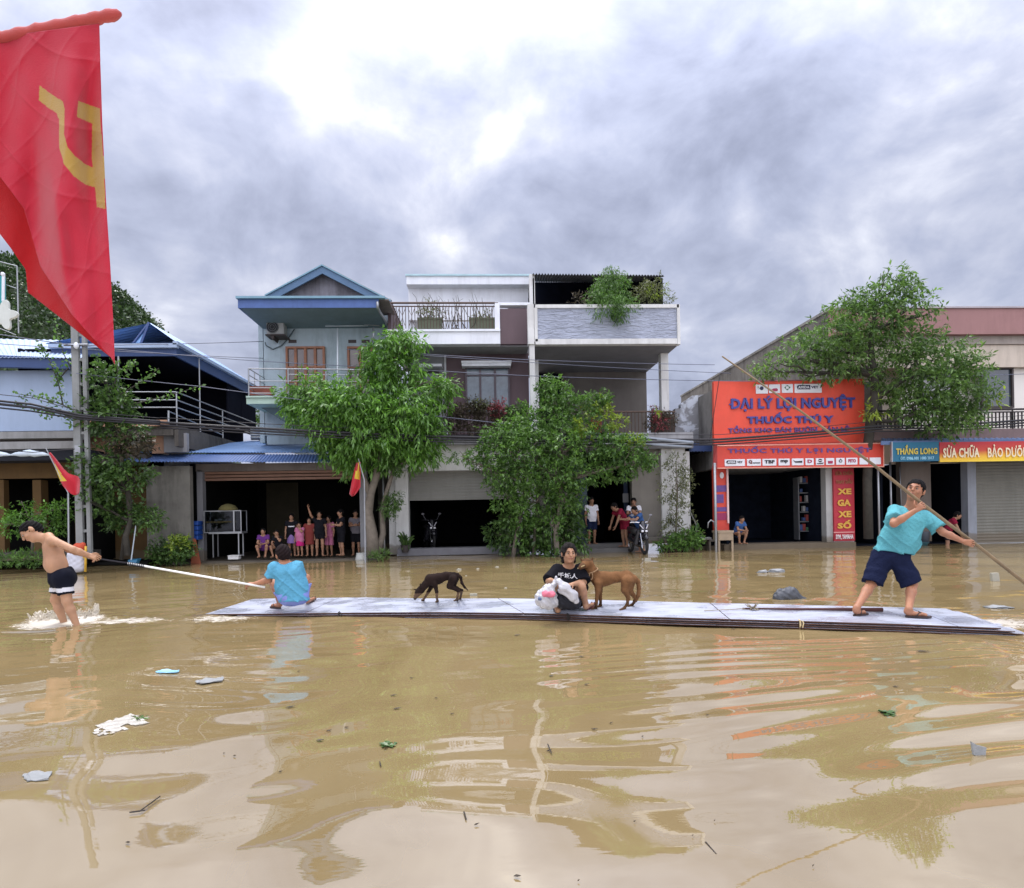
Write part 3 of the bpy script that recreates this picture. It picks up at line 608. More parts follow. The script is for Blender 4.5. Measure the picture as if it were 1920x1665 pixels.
B = MB(); B.rb(1010, 1213, 690, 835, 23.6, .2, 0); B.rb(1001, 1011, 676, 830, 21.2, .3, 1); B.rb(1012, 1053, 700, 815, 23.5, .1, 2); B.build('back_wall', [mat('back_wall_grey', '#6f6a64', .9, .1, 1.3, streak=.2), M_offw, M_roomb], bD)
B = MB(); B.rb(1240, 1254, 655, 775, 20.8, .3); B.build('column', M_offw, bD)
B = MB(); corr(B, P(998, 515, 20.8), P(1246, 518, 20.8), P(998, 530, 26), P(1200, 533, 26), 45, .045); B.build('tin_roof', M_tin, bD)
B = MB(); xa, xb, za, zb = rect(999, 1243, 519, 570, 21.0)
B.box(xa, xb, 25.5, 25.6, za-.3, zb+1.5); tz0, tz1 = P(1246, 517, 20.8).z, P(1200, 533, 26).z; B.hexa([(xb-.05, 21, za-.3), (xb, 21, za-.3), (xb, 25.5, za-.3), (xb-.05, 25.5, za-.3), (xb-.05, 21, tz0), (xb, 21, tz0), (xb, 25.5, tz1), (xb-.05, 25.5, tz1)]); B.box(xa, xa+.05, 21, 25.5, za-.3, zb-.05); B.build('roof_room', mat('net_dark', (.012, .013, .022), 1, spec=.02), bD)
B = MB(); B.rb(1004, 1300, 812, 834, 19.9, 3.9, 0); B.rb(1000, 1300, 834, 842, 20.2, 1.5, 0); B.build('balcony_slab', M_gray, bD)
B = MB(); B.rb(1100, 1143, 772, 812, 20.3, .03, 0); B.rb(1108, 1112, 778, 811, 20.0, .05, 1); B.rb(1109, 1128, 789, 812, 20.02, .2, 1); B.build('washing_board', [mat('shade_dark', '#4d4744', .9), mat('rust_red', '#7c3e30', .9)], bD)
B = MB()
B.tube([P(1096, 772, 19.95), P(1266, 772, 19.95)], .03, 6)
for k in range(26): B.tube([P(1098+k*6.6, 773, 19.95), P(1098.6+k*6.6, 812, 19.95)], .013, 5)
B.build('balcony_railing', M_brass, bD)
B = MB(); B.rb(1220, 1266, 776, 812, 20.1, .06); B.build('reed_screen', mat('reed_screen', '#4a433e', .95, .3, 9, .5), bD)
B = MB(); B.rb(1185, 1241, 842, 1005, YC+.2, .3, 0); B.rb(1241, 1294, 840, 1006, YC+.05, .35, 1); B.rb(1182, 1300, 1006, 1019, YC-.1, .7, 0); B.build('wall', [mat('beige_wall', '#77736b', .9, .1, 1.5, streak=.25), M_offw], bD)
B = MB(); B.rb(1000, 1075, 842, 1030, YC+.2, .3, 0); B.build('side_pier', mat('beige_wall', '#77736b'), bD)
room(bD, 1100, 1185, 842, 1022, YC+.3, 5, M_roomb, .18)
B = MB(); B.rb(1075, 1101, 870, 1020, YC+.25, .05); B.build('door_leaf', mat('teal_door', '#3e5058', .6, .15), bD)
B = MB(); B.rb(1170, 1185, 880, 1018, YC+.9, .06, 0); B.rb(1168, 1185, 925, 942, YC+.8, .06, 1); B.build('inner_gate', [mat('navy_gate', '#20304c', .6), M_gray], bD)
B = MB(); B.rb(1060, 1215, 1020, 1027, YC-.25, .7); B.rb(1066, 1215, 1028, 1040, YC-.6, 1); B.build('step', mat('door_step', '#5d5c5a', .85, .15), bD)
# ------------------------------------------------------------ building E: small side yard with patched wall
bE = thing('side_yard_building', 'narrow patched concrete wall and dark bay between grey house and red shop', 'outbuilding', P(1310, 1030, 21.5))
B = MB(); q = lambda px, py, Y=21.6: (P(px, py, Y).x, P(px, py, Y).z)
B.prism([q(1266, 835), q(1345, 835), q(1345, 736), q(1298, 742), q(1277, 757), q(1277, 766), q(1266, 766)], 21.6, 21.9)
mp_ = mat('patched_plaster', '#8b8d90', .92, .1, 1, .4, 60, streak=.5)
t = mp_.node_tree; bsd = t.nodes['Principled BSDF']; src = bsd.inputs['Base Color'].links[0].from_socket
nz = noise(t, nn(t, 'ShaderNodeTexCoord').outputs['Object'], 1.3, 6, .6, .6); mxn = nn(t, 'ShaderNodeMix', data_type='RGBA'); t.links.new(ramp(t, nz, [(.5, 0.0), (.56, 1.0)]), mxn.inputs[0]); t.links.new(src, mxn.inputs[6]); mxn.inputs[7].default_value = hexc('#c3cad3')+(1,); t.links.new(mxn.outputs[2], bsd.inputs['Base Color'])
B.build('patched_wall', mp_, bE)
B = MB(); corr(B, P(1284, 847, 20.4), P(1345, 847, 20.4), P(1282, 832, 21.6), P(1345, 832, 21.6), 10, .03, 0); B.rb(1284, 1345, 834, 846, 20.35, .05, 0); B.build('awning', M_blued, bE)
room(bE, 1295, 1342, 846, 1026, 20.8, 3, M_roomb, .1, 'bay')
B = MB(); B.rb(1293, 1343, 1012, 1016, 20.3, .4, 0); B.rb(1293, 1343, 1024, 1032, 20.2, .5, 1); B.build('bench_slab', [M_gray, M_concd], bE)
B = MB(); B.tube([P(1292, 955, 20.2), P(1306, 985, 20.2), P(1307, 1030, 20.2)], .02, 6); B.build('handrail', M_steel, bE)
# ------------------------------------------------------------ building G: big cream building on the right
bG = thing('cream_building', 'long cream two-storey building with a pinkish roof band at the right', 'building', P(1760, 1020, 21))
YG = 20.8
gx0 = P(1560, 600, YG).x; gx1 = P(2250, 600, YG).x; gz = P(1700, 577, YG).z
B = MB(); B.rb(1562, 2250, 577, 626, YG-.25, .3, 0); B.rb(1560, 2250, 574, 577, YG-.3, .5, 1); B.build('roof_band', [M_pink, mat('band_cap', '#a9a2a4', .7)], bG)
B = MB(); B.rb(1562, 2250, 627, 645, YG-.02, .2, 0); B.rb(1562, 2250, 646.5, 688, YG+.05, .2, 1); B.build('cornice', [mat('cornice_grey', '#a79e94', .8, .06, 1, streak=.3), M_cream], bG)
B = MB(); B.rb(1562, 1690, 688, 850, YG+1.2, .2, 0); B.rb(1690, 1836, 688, 805, YG+.9, .2, 1); B.rb(1896, 2250, 688, 805, YG+.3, .2, 1); B.rb(1836, 1900, 766, 805, YG+.3, .2, 1); B.rb(1655, 2250, 805, 866, YG-.1, .2, 0); B.build('wall', [M_cream, mat('bright_cream', '#e4e0d6', .8, .04, 1)], bG)
sgx = gx0; B = MB(); zt2 = gz-.05
B.box(sgx, sgx+.2, YG, 37, 0, zt2); B.build('side_wall', mat('stained_side_wall', '#6f6b66', .95, .25, .7, .5, 30, streak=.9), bG)
B = MB(); B.box(sgx-.03, sgx+.28, YG, 37.05, zt2+.003, zt2+.1); B.build('coping', M_conc, bG)
B = MB(); B.box(sgx+.3, gx1, YG+.3, 37, zt2-.35, zt2-.2); B.build('roof', M_conc, bG)
window(bG, 1836, 1896, 690, 766, YG+.3, M_iron, mat('dusk_glass', (.045, .06, .075), .1, .2, spec=.9), 1, (), 'window', .07)
window(bG, 1725, 1785, 700, 770, YG+.9, M_iron, mat('pale_glass', (.4, .42, .42), .2, .1, spec=.9), 2, (.5,), 'window', .05)
B = MB(); B.rb(1622, 2250, 803, 822, 19.7, 1.0, 0); B.build('balcony_slab', mat('slab_mauve', '#84706c', .85, .08, 1, streak=.3), bG)
B = MB(); B.tube([P(1640, 771, 19.75), P(2200, 763, 19.75)], .035, 6); B.tube([P(1640, 776, 19.75), P(2200, 768, 19.75)], .025, 6)
for k in range(72): B.tube([P(1643+k*7, 776-.1*k, 19.75), P(1643.3+k*7, 803, 19.75)], .024, 5)
B.build('balcony_railing', mat('dark_baluster', '#2b2523', .7), bG)
B = MB(); corr(B, P(1652, 830, 18.9), P(2250, 828, 18.9), P(1652, 822, 19.75), P(2250, 820, 19.75), 60, .02); B.rb(1652, 2250, 823, 830, 18.88, .03); B.build('awning', mat('awning_slate_blue', '#52688c', .55, .1), bG)
B = MB(); B.rb(1690, 1746, 866, 1015, 20.4, .25, 0); B.rb(1815, 1831, 864, 1022, 20.0, .3, 1); B.build('pier', [mat('pier_taupe', '#6b625a', .85, .1, 1.5, streak=.3), mat('pier_grey', '#8a8f96', .8, .08, 1.5, streak=.35)], bG)
room(bG, 1746, 1815, 866, 1022, 20.4, 5, M_roomb, .02, 'shop_interior')
B = MB(); B.rb(1831, 2250, 862, 1026, 20.2, .06); B.build('roller_shutter', mat('shutter_olive', '#76756a', .5, .05, .8, wave=((1, 1, 1), 3.0, 'Z'), bump=.6, streak=.25), bG)
B = MB(); B.rb(1831, 2250, 1014, 1016, 20.16, .04); B.build('shutter_rail', M_steel, bG)
# shop hoardings hung on the awning
ban1 = thing('teal_shop_sign', 'teal shop sign with yellow lettering beside the red and yellow banner', 'sign', P(1716, 845, 18.8))
B = MB(); B.rb(1674, 1761, 829, 865, 18.82, .05); B.build('board', mat('teal_board', '#14607c', .5, .06), ban1); B = MB(); B.rb(1672, 1674, 828, 866, 18.8, .07); B.build('edge_trim', M_steel, ban1)
M_yel = mat('sign_yellow', '#c4b04a', .6, .1, 8); text('THẮNG LONG', 1680, 1757, 834, 852, 18.8, M_yel, ban1, bold=.03)
text('ĐT: 0986.080 1080 2017', 1688, 1751, 856, 862, 18.8, mat('sign_pale_blue', '#8fc3d6', .6), ban1, bold=.02)
ban2 = thing('red_yellow_banner', 'long banner fading from red to yellow, hung above the grey roller shutter', 'banner', P(1840, 845, 18.8))
B = MB(); B.rb(1762, 2080, 827, 864, 18.8, .05)
mb = bpy.data.materials.new('banner_print'); mb.use_nodes = True; t = mb.node_tree; tcx = nn(t, 'ShaderNodeTexCoord').outputs['Generated']; sp = nn(t, 'ShaderNodeSeparateXYZ'); t.links.new(tcx, sp.inputs[0])
fz = mth(t, 'SUBTRACT', sp.outputs[2], mth(t, 'MULTIPLY', mth(t, 'SUBTRACT', sp.outputs[0], .0), .35))
t.links.new(ramp(t, mth(t, 'ADD', fz, .15), [(.0, hexc('#e6c832')), (.3, hexc('#e0b030')), (.62, hexc('#b8402c')), (1, hexc('#a81f28'))]), t.nodes['Principled BSDF'].inputs['Base Color']); B.build('board', mb, ban2)
M_ivory = mat('ivory_letter', '#e0d2b0', .6, .05)
text('SỬA CHỮA', 1768, 1836, 834, 858, 18.78, M_ivory, ban2, bold=.03); text('BẢO DƯÕNG', 1852, 1938, 833, 857, 18.78, M_ivory, ban2, bold=.018)
# ------------------------------------------------------------ building F: red veterinary shop
bF = thing('red_shop', 'small shop with dark glazed front framed in red under orange-red signs', 'shop', P(1460, 1025, 20))
YF = 20.0
B = MB(); B.rb(1340, 1655, 728, 876, YF+.1, 4.5, 0); B.rb(1620, 1641, 716, 795, YF+.15, .5, 1); B.build('wall', [M_conc, mat('verdigris_wall', '#6d8584', .9, .15, 2, streak=.5)], bF)
M_red = mat('sign_red', '#c8402f', .55, .07, .8, streak=.12, dirt=(.25, .05, .04)); M_redd = mat('sign_deep_red', '#a82532', .55, .07, .8)
M_let = mat('letter_blue', '#3a3f86', .5, .15, 12); M_let2 = mat('letter_violet', '#5a3c7c', .5, .15, 12)
B = MB(); B.rb(1340, 1366, 876, 1000, YF-.2, .2, 0); B.build('side_banner', M_red, bF)
B = MB(); B.rb(1342, 1365, 910, 922, YF-.22, .02, 0); B.rb(1343, 1357, 927, 943, YF-.22, .02, 0); B.rb(1343, 1365, 951, 959, YF-.22, .02, 0); B.rb(1342, 1365, 962, 975, YF-.22, .02, 1); B.build('banner_print', [M_let2, mat('print_magenta', '#8c2350', .6)], bF)
B = MB(); B.lathe((0, 0, 0), [(.07, 0), (.07, .02)], 16)
B.v = [(x+P(1353, 892, YF-.22).x, z*.4+YF-.24, y*1.5+P(1353, 892, YF).z) for x, y, z in B.v]; B.build('emblem', mat('silver_emblem', '#a9a3a0', .3, .15, 9, metal=.6), bF)
B = MB(); B.rb(1363.5, 1366.5, 876, 981, YF-.28, .06); B.rb(1363, 1560, 873.5, 876.5, YF-.28, .06); B.build('door_trim', mat('trim_pink_white', '#d8b8b4', .5), bF)
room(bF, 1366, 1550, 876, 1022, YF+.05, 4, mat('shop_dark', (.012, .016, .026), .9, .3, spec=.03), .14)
gm = bpy.data.materials.new('shop_glass'); gm.use_nodes = True; t = gm.node_tree; t.nodes.remove(t.nodes['Principled BSDF'])
tb = nn(t, 'ShaderNodeBsdfTransparent'); tb.inputs[0].default_value = (.45, .5, .55, 1); gb = nn(t, 'ShaderNodeBsdfGlossy'); gb.inputs['Roughness'].default_value = .04; fr = nn(t, 'ShaderNodeFresnel'); fr.inputs[0].default_value = 1.35
mx = nn(t, 'ShaderNodeMixShader'); t.links.new(fr.outputs[0], mx.inputs[0]); t.links.new(tb.outputs[0], mx.inputs[1]); t.links.new(gb.outputs[0], mx.inputs[2]); t.links.new(mx.outputs[0], t.nodes['Material Output'].inputs[0])
B = MB(); B.rb(1549, 1563, 876, 1018, YF-.1, .3); B.build('column', mat('column_ash', '#a5a6a2', .8, .06, 1.5, streak=.3), bF)
B = MB(); B.rb(1358, 1605, 1019, 1032, YF-.4, .9, 0); B.build('step', M_concd, bF)
room(bF, 1603, 1652, 876, 1024, YF+.05, 3, M_roomb, .05, 'side_bay')
# shelves with goods inside
B = MB()
for k in range(6): B.rb(1498, 1530, 905+k*18, 907+k*18, YF+1.2, .35)
B.rb(1497, 1499, 895, 1012, YF+1.2, .35); B.rb(1529, 1531, 895, 1012, YF+1.2, .35); B.build('shelf', M_steel, bF)
sg = thing('large_orange_sign', 'large orange-red shop sign with blue raised letters and white logo plates', 'sign', P(1480, 780, 19.7))
Ys = 19.7
a_, b_, c__, d_ = P(1339, 833, Ys), P(1622, 833, Ys), P(1620, 710, Ys), P(1338, 715, Ys); dv = Vector((0, .14, 0))
B = MB(); B.hexa([a_, b_, b_+dv, a_+dv, d_, c__, c__+dv, d_+dv]); B.build('board', mat('big_sign_orange', '#d84a32', .55, .10, 1.4, .3, 3, streak=.16, dirt=(.35, .08, .05)), sg)
B = MB(); B.rb(1367.5, 1374, 757, 759.5, Ys-.045, .03); B.build('lettering', M_let, sg)
text('DẠI LÝ LỢI NGUYỆT', 1370, 1602, 740, 771, Ys-.01, M_let, sg, bold=.035, dep=.05, rot=0)
text('THUỐC THÚ Y', 1400, 1562, 773, 794, Ys-.01, M_let, sg, bold=.04, dep=.05)
text('TỔNG KHO BÁN BUÔN, BÁN LẺ', 1365, 1592, 797, 812, Ys-.01, M_let2, sg, bold=.03, dep=.03)
M_plate = mat('logo_plate', '#d6d8dc', .5, .03); M_navy = mat('logo_navy', '#14143c', .5); M_crim = mat('logo_crimson', '#9c2048', .5); M_grn = mat('logo_green', '#2f6a4c', .5); M_blk = mat('logo_black', '#17131a', .5)
def plate(x0, x1, y0, y1, Y, parent): B = MB(); B.rb(x0, x1, y0, y1, Y, .03); return B.build('logo_plate', M_plate, parent, bevel=.01)
def shape(B, pts, Y, m, d=.012): B.prism([(P(x, y, Y).x, P(x, y, Y).z) for x, y in pts], Y-d, Y, m)
def circ(cx, cy, rx, ry, n=14): return [(cx+rx*math.cos(2*PI*k/n), cy+ry*math.sin(2*PI*k/n)) for k in range(n)]
Yp = Ys-.03
p1 = plate(1417.5, 1440, 721, 738, Yp, sg); B = MB(); shape(B, circ(1428, 728, 3.4, 3.6), Yp-.001, 0); B.build('emblem', M_navy, p1)
p2 = plate(1442, 1463, 720.5, 737, Yp, sg); B = MB(); shape(B, [(1446, 731), (1450, 728.5), (1456, 728), (1458.5, 730), (1457.5, 733.5), (1450, 734)], Yp-.001, 0); B.build('emblem', M_crim, p2)
p3 = plate(1466, 1487, 720, 736.5, Yp, sg); B = MB(); shape(B, [(1476, 722), (1482, 726.5), (1476, 732), (1470.5, 726.5)], Yp-.001, 0); B.build('emblem', M_grn, p3); text('▪', 1473.5, 1478.5, 724.5, 729, Yp-.015, M_plate, p3, 'mark')
p4 = plate(1490, 1541, 719.5, 736.5, Yp, sg); B = MB(); shape(B, [(1497, 722), (1519, 722), (1519, 730), (1497, 730), (1494.5, 728), (1494.5, 724)], Yp-.001, 0); B.build('emblem', M_navy, p4)
text('AMIDA', 1496.5, 1517.5, 723.6, 728.5, Yp-.014, M_plate, p4, bold=.03); text('VET', 1521, 1534, 723.8, 728.3, Yp-.002, M_navy, p4, bold=.02)
sl_ = thing('long_red_sign', 'long red fascia sign with violet letters above a row of white logo plates', 'sign', P(1500, 855, 19.2))
Yl = 19.2
a_, b_, c__, d_ = P(1345, 878, Yl), P(1657, 875, Yl), P(1657, 831, Yl), P(1345, 836, Yl); dv = Vector((0, .16, 0))
B = MB(); B.hexa([a_, b_, b_+dv, a_+dv, d_, c__, c__+dv, d_+dv]); B.build('board', M_red, sl_)
B = MB(); 
for p, q_ in ((d_, c__), (a_, b_), (b_, c__)): bar(B, p, q_, .018)
B.build('edge_trim', mat('trim_peach', '#d9a08c', .5), sl_)
B = MB(); dd = P(1340, 832, 19.65), P(1648, 829, 19.65); B.add([d_, c__, dd[1], dd[0]], [(0, 1, 2, 3)]); B.add([P(1336, 876, 19.3), d_, a_, P(1336, 877, 19.3), P(1338, 832, 19.6)], [(0, 1, 4), (0, 3, 2, 1)]); B.build('sloping_hood', mat('hood_red', '#a8403c', .6, .1, 1, streak=.2), sl_)
text('THUỐC THÚ Y LỢI NGUYỆT', 1364, 1633, 836, 851, Yl-.01, M_let2, sl_, bold=.03, rot=.6)
Yp = Yl-.03
marks = [(1359, 1397, 'AMIDA', M_plate), (1401, 1427, 'Q', None), (1430, 1456, 'TBP', None), (1460, 1481, 'mp', None), (1485, 1507, '~', None), (1510.5, 1526, 'D', None), (1530, 1545.5, 'o', None), (1549, 1564.5, '#', None), (1568, 1584, 'd', None), (1587, 1608, 'PITO', None), (1612, 1628, '', None), (1631, 1652, '', None)]
for i, (x0, x1, tx, _) in enumerate(marks):
    dy = -.012*(x0-1359); y0, y1 = 861+dy, 874+dy
    p = plate(x0, x1, y0, y1, Yp, sl_); ym = (y0+y1)/2; xm_ = (x0+x1)/2; e = Yp-.002
    if tx == 'AMIDA':
        B = MB(); shape(B, [(1364, 863.5), (1380, 863.5), (1380, 869.5), (1364, 869.5), (1362, 868), (1362, 865)], e, 0); B.build('emblem', M_blk, p)
        text('AMIDA', 1364, 1379, 864.7, 868.5, e-.013, M_plate, p, bold=.03); text('VET', 1382, 1392, 864.5, 868.5, e, M_blk, p, bold=.02)
    elif tx == 'Q': text('Q', 1403.5, 1410.5, ym-4.5, ym+3, e, mat('logo_maroon', '#5c1a18', .5), p, bold=.06); text('mutosan', 1411.5, 1425, ym-.5, ym+2, e, M_blk, p, bold=.02)
    elif tx == '~': B = MB(); shape(B, [(1487, ym-3.5), (1491, ym-1), (1504, ym-2), (1504, ym+1.5), (1491, ym+1.5)], e, 0); B.build('emblem', M_blk, p)
    elif tx == 'o': B = MB(); shape(B, circ(xm_, ym-2, 3.6, 3.2), e, 0); shape(B, [(1531.5, ym+3.4), (1544, ym+1.8), (1543, ym+4.2), (1532, ym+4.6)], e, 0); B.build('emblem', M_blk, p); text('–', xm_-2.6, xm_+2.6, ym-2.4, ym-1.2, e-.013, M_plate, p, 'mark')
    elif tx == '#': B = MB(); shape(B, [(xm_-4.6, ym-1), (xm_+4.6, ym-1), (xm_+4, ym+4), (xm_-4, ym+4)], e, 0); B.build('emblem', M_crim, p)
    elif tx == 'd': B = MB(); shape(B, [(xm_, ym-5), (xm_+3.4, ym-1), (xm_+2, ym+2), (xm_-2, ym+2), (xm_-3.4, ym-1)], e, 0); B.build('emblem', M_blk, p); B = MB(); shape(B, circ(xm_, ym-.6, 1.5, 1.5), e-.013, 0); B.build('mark', M_plate, p)
    elif tx: text(tx, x0+3.5, x1-3.5, ym-4, ym+2.5, e, M_crim if tx in 'DPITO' else M_blk, p, bold=.04)
# vertical sign
vsn = thing('upright_red_sign', 'narrow upright red sign with yellow stacked lettering beside the dark shop front', 'sign', P(1583, 1020, 19.8))
B = MB(); B.rb(1563.5, 1602, 878, 1014, 19.82, .08, 0); B.rb(1563.5, 1602, 1014.3, 1024, 19.84, .1, 1); B.rb(1563.5, 1602, 997, 999, 19.8, .02, 2); B.build('board', [M_redd, mat('sign_plinth', '#8f807c', .8), mat('sign_line', '#c98a84', .6)], vsn)
text('SỬA CHỮA', 1566, 1599, 882, 891, 19.8, mat('faded_orange', '#8a5432', .6), vsn, bold=.03); text('THAY DẦU', 1567, 1598, 897, 907, 19.8, mat('faded_tan', '#96613e', .6), vsn, bold=.03)
M_gold = mat('sign_gold', '#c99a3a', .5, .12, 10)
for s_, y0, y1, x0, x1 in (('XE', 916, 927, 1570, 1596), ('GA', 936.5, 949, 1570, 1595), ('XE', 958, 970, 1571, 1596), ('SỐ', 975, 991, 1570, 1596)): text(s_, x0, x1, y0, y1, 19.8, M_gold, vsn, bold=.05)
text('SYM, YAMAHA', 1567, 1600, 1002, 1012, 19.8, mat('sign_white', '#d8ccc8', .5), vsn, bold=.04)
# ================================================================== TREES AND PLANTS
M_bark = mat('grey_brown_bark', '#6f675c', .95, .25, 6, .7, 25); M_barkd = mat('dark_bark', '#3d3a33', .95, .25, 6, .7, 25)
M_lf_bright = leafmat('bright_leaf', (.038, .098, .018), (.13, .265, .045), .36)
M_lf_mid = leafmat('mid_leaf', (.032, .080, .020), (.105, .20, .042), .36)
M_lf_dark = leafmat('dark_leaf', (.022, .052, .016), (.08, .15, .035), .3)
M_lf_blue = leafmat('cool_leaf', (.035, .080, .022), (.115, .20, .05), .38)
M_lf_olive = leafmat('olive_leaf', (.055, .065, .025), (.13, .15, .06), .3)
M_lf_yel = leafmat('yellow_leaf', (.10, .16, .02), (.24, .32, .05), .4)
M_lf_red = leafmat('red_leaf', (.14, .03, .035), (.30, .08, .09), .3)
M_lf_brown = leafmat('brown_leaf', (.035, .032, .02), (.085, .07, .045), .25)
def leaves(blobs, dens, L, Wd, droop, rg, m=6, spread=.7, clump=.9):
    """blobs: (px,py,rx,ry,Y,depth radius) - twigs with leaves spread through each clump's volume"""
    Cs, Ds = [], []
    for (px, py, rx, ry, Y, ryd) in blobs:
        c = np.array(P(px, py, Y)); sx = abs(P(px+rx, py, Y).x-c[0]); sz = abs(P(px, py-ry, Y).z-c[2])
        n = int(dens*(sx*sz+ryd*sz*.6)*62)+4
        u = rnd_dirs(n, rg); r = rg.uniform(.35, 1.06, (n, 1))**.7
        # uneven outline
        k = 1+.22*np.sin(u[:, :1]*5+px)+.18*np.sin(u[:, 2:]*7+py)+.12*np.sin(u[:, 1:2]*9)
        p = u*r*k*np.array([sx, ryd, sz])+c
        q = np.sin(p[:, 0]*5.1+px)*np.sin(p[:, 1]*4.3)*np.sin(p[:, 2]*5.7+py); keep = q < rg.uniform(.1, .9, n)*clump
        p = p[keep]; u = u[keep]
        tw = u*.8+rg.normal(scale=.45, size=u.shape); tw[:, 2] -= droop*.5
        tw /= np.linalg.norm(tw, axis=1, keepdims=True)
        for j in range(m):
            Cs.append(p+tw*(j/m)*L*1.7); d = tw+rg.normal(scale=spread, size=tw.shape); d[:, 2] -= droop; Ds.append(d)
    C = np.concatenate(Cs); D = np.concatenate(Ds); n = len(C); N = rnd_dirs(n, rg)*.7+np.array([0, 0, 1.0])
    return leaf_mesh(C, D, N, L*rg.uniform(.45, 1.4, n), Wd*rg.uniform(.5, 1.3, n))
def limb(B, p, q, r0, r1, rg, bend=.12, n=5, m=0):
    p, q = Vector(p), Vector(q); ln = (q-p).length; pts = []
    o = Vector(rg.normal(size=3))*ln*bend
    for i in range(n+1):
        f = i/n; pts.append(p.lerp(q, f)+o*math.sin(f*PI)*(.6+.3*math.sin(f*9)))
    B.tube(pts, [r0+(r1-r0)*i/n for i in range(n+1)], 7, m); return pts
def plant(name, label, cat, blobs, lm, dens, L, Wd, droop=.4, trunks=(), bark=None, seed=1, m=6, group=None, extra=(), base=None, sub=3, spread=.7):
    rg = np.random.default_rng(seed); b0 = Vector(base) if base is not None else Vector(trunks[0][0][0]) if trunks else P(blobs[0][0], blobs[0][1]+blobs[0][3], blobs[0][4])
    t_ = thing(name, label, cat, b0, group)
    V, F = leaves(blobs, dens, L, Wd, droop, rg, m, spread)
    link_mesh('crown' if cat == 'tree' else 'foliage', V, F, lm, t_)
    for (bl, mm) in extra:
        V, F = leaves(bl, dens*1.1, L, Wd, droop, rg, m); link_mesh('flowers' if mm is M_lf_red else 'young_leaves', V, F, mm, t_)
    if trunks:
        B = MB(); ends = []
        for pts, rs in trunks:
            pts = [Vector(p) for p in pts]; B.tube(pts, rs, 9); ends += [(p, r) for p, r in zip(pts[1:], rs[1:])]
        for (px, py, rx, ry, Y, ryd) in blobs:
            c = P(px, py, Y); e = min(ends, key=lambda e: (e[0]-c).length+(.6 if e[0].z > c.z else 0)); r0 = min(e[1]*.7, .05+.02*(e[0]-c).length)
            pts = limb(B, e[0], c, r0, r0*.35, rg)
            for k in range(sub):
                u = Vector(rg.normal(size=3)); u.normalize(); sx = abs(P(px+rx, py, Y).x-c.x)
                limb(B, pts[2+k % 3], c+Vector((u.x*sx*.85, u.y*ryd*.8, abs(u.z)*sx*.6)), r0*.4, .008, rg, .15, 4)
        B.build('trunk', bark or M_bark, t_, True)
    return t_
# tree T2 - bright drooping tree in front of the teal house
Y2 = 18.6
plant('street_tree', 'bright green tree with drooping leaves in front of the teal gabled house', 'tree',
 [(592, 742, 46, 32, Y2, .9), (562, 772, 28, 22, Y2-.2, .6), (645, 755, 48, 40, Y2-.5, .9), (700, 765, 62, 42, Y2, 1.1), (760, 780, 56, 44, Y2-.2, 1.0), (612, 796, 42, 28, Y2-.4, .8), (680, 815, 56, 36, Y2-.3, .9), (745, 825, 52, 34, Y2, .9), (795, 800, 34, 40, Y2, .7), (640, 835, 40, 24, Y2-.1, .7), (815, 735, 26, 22, Y2+.1, .5), (838, 722, 16, 12, Y2+.1, .3), (790, 850, 26, 22, Y2, .5), (700, 855, 36, 22, Y2, .6), (655, 862, 22, 20, Y2-.2, .4), (545, 740, 18, 18, Y2, .4),
  (724, 665, 38, 34, Y2+.5, .7), (712, 692, 38, 24, Y2+.4, .7), (758, 692, 30, 28, Y2+.4, .6), (742, 645, 24, 20, Y2+.5, .5), (780, 640, 22, 10, Y2+.5, .3), (740, 622, 10, 10, Y2+.5, .25), (730, 720, 40, 20, Y2+.3, .6)],
 M_lf_bright, 6.4, .21, .062, .95, [
  ([P(700, 1042, Y2), P(697, 1000, Y2), P(690, 960, Y2), P(695, 925, Y2), P(706, 890, Y2), P(712, 850, Y2), P(718, 800, Y2), P(722, 740, Y2+.2), P(728, 690, Y2+.4)], [.20, .17, .14, .12, .11, .09, .07, .05, .03]),
  ([P(706, 1042, Y2+.1), P(718, 1000, Y2+.15), P(716, 960, Y2+.2), P(724, 925, Y2+.2), P(738, 880, Y2+.1), P(752, 830, Y2)], [.12, .09, .08, .07, .06, .04]),
  ([P(694, 930, Y2), P(684, 900, Y2), P(668, 860, Y2-.1), P(640, 810, Y2-.3)], [.09, .08, .06, .035])], seed=2, m=7)
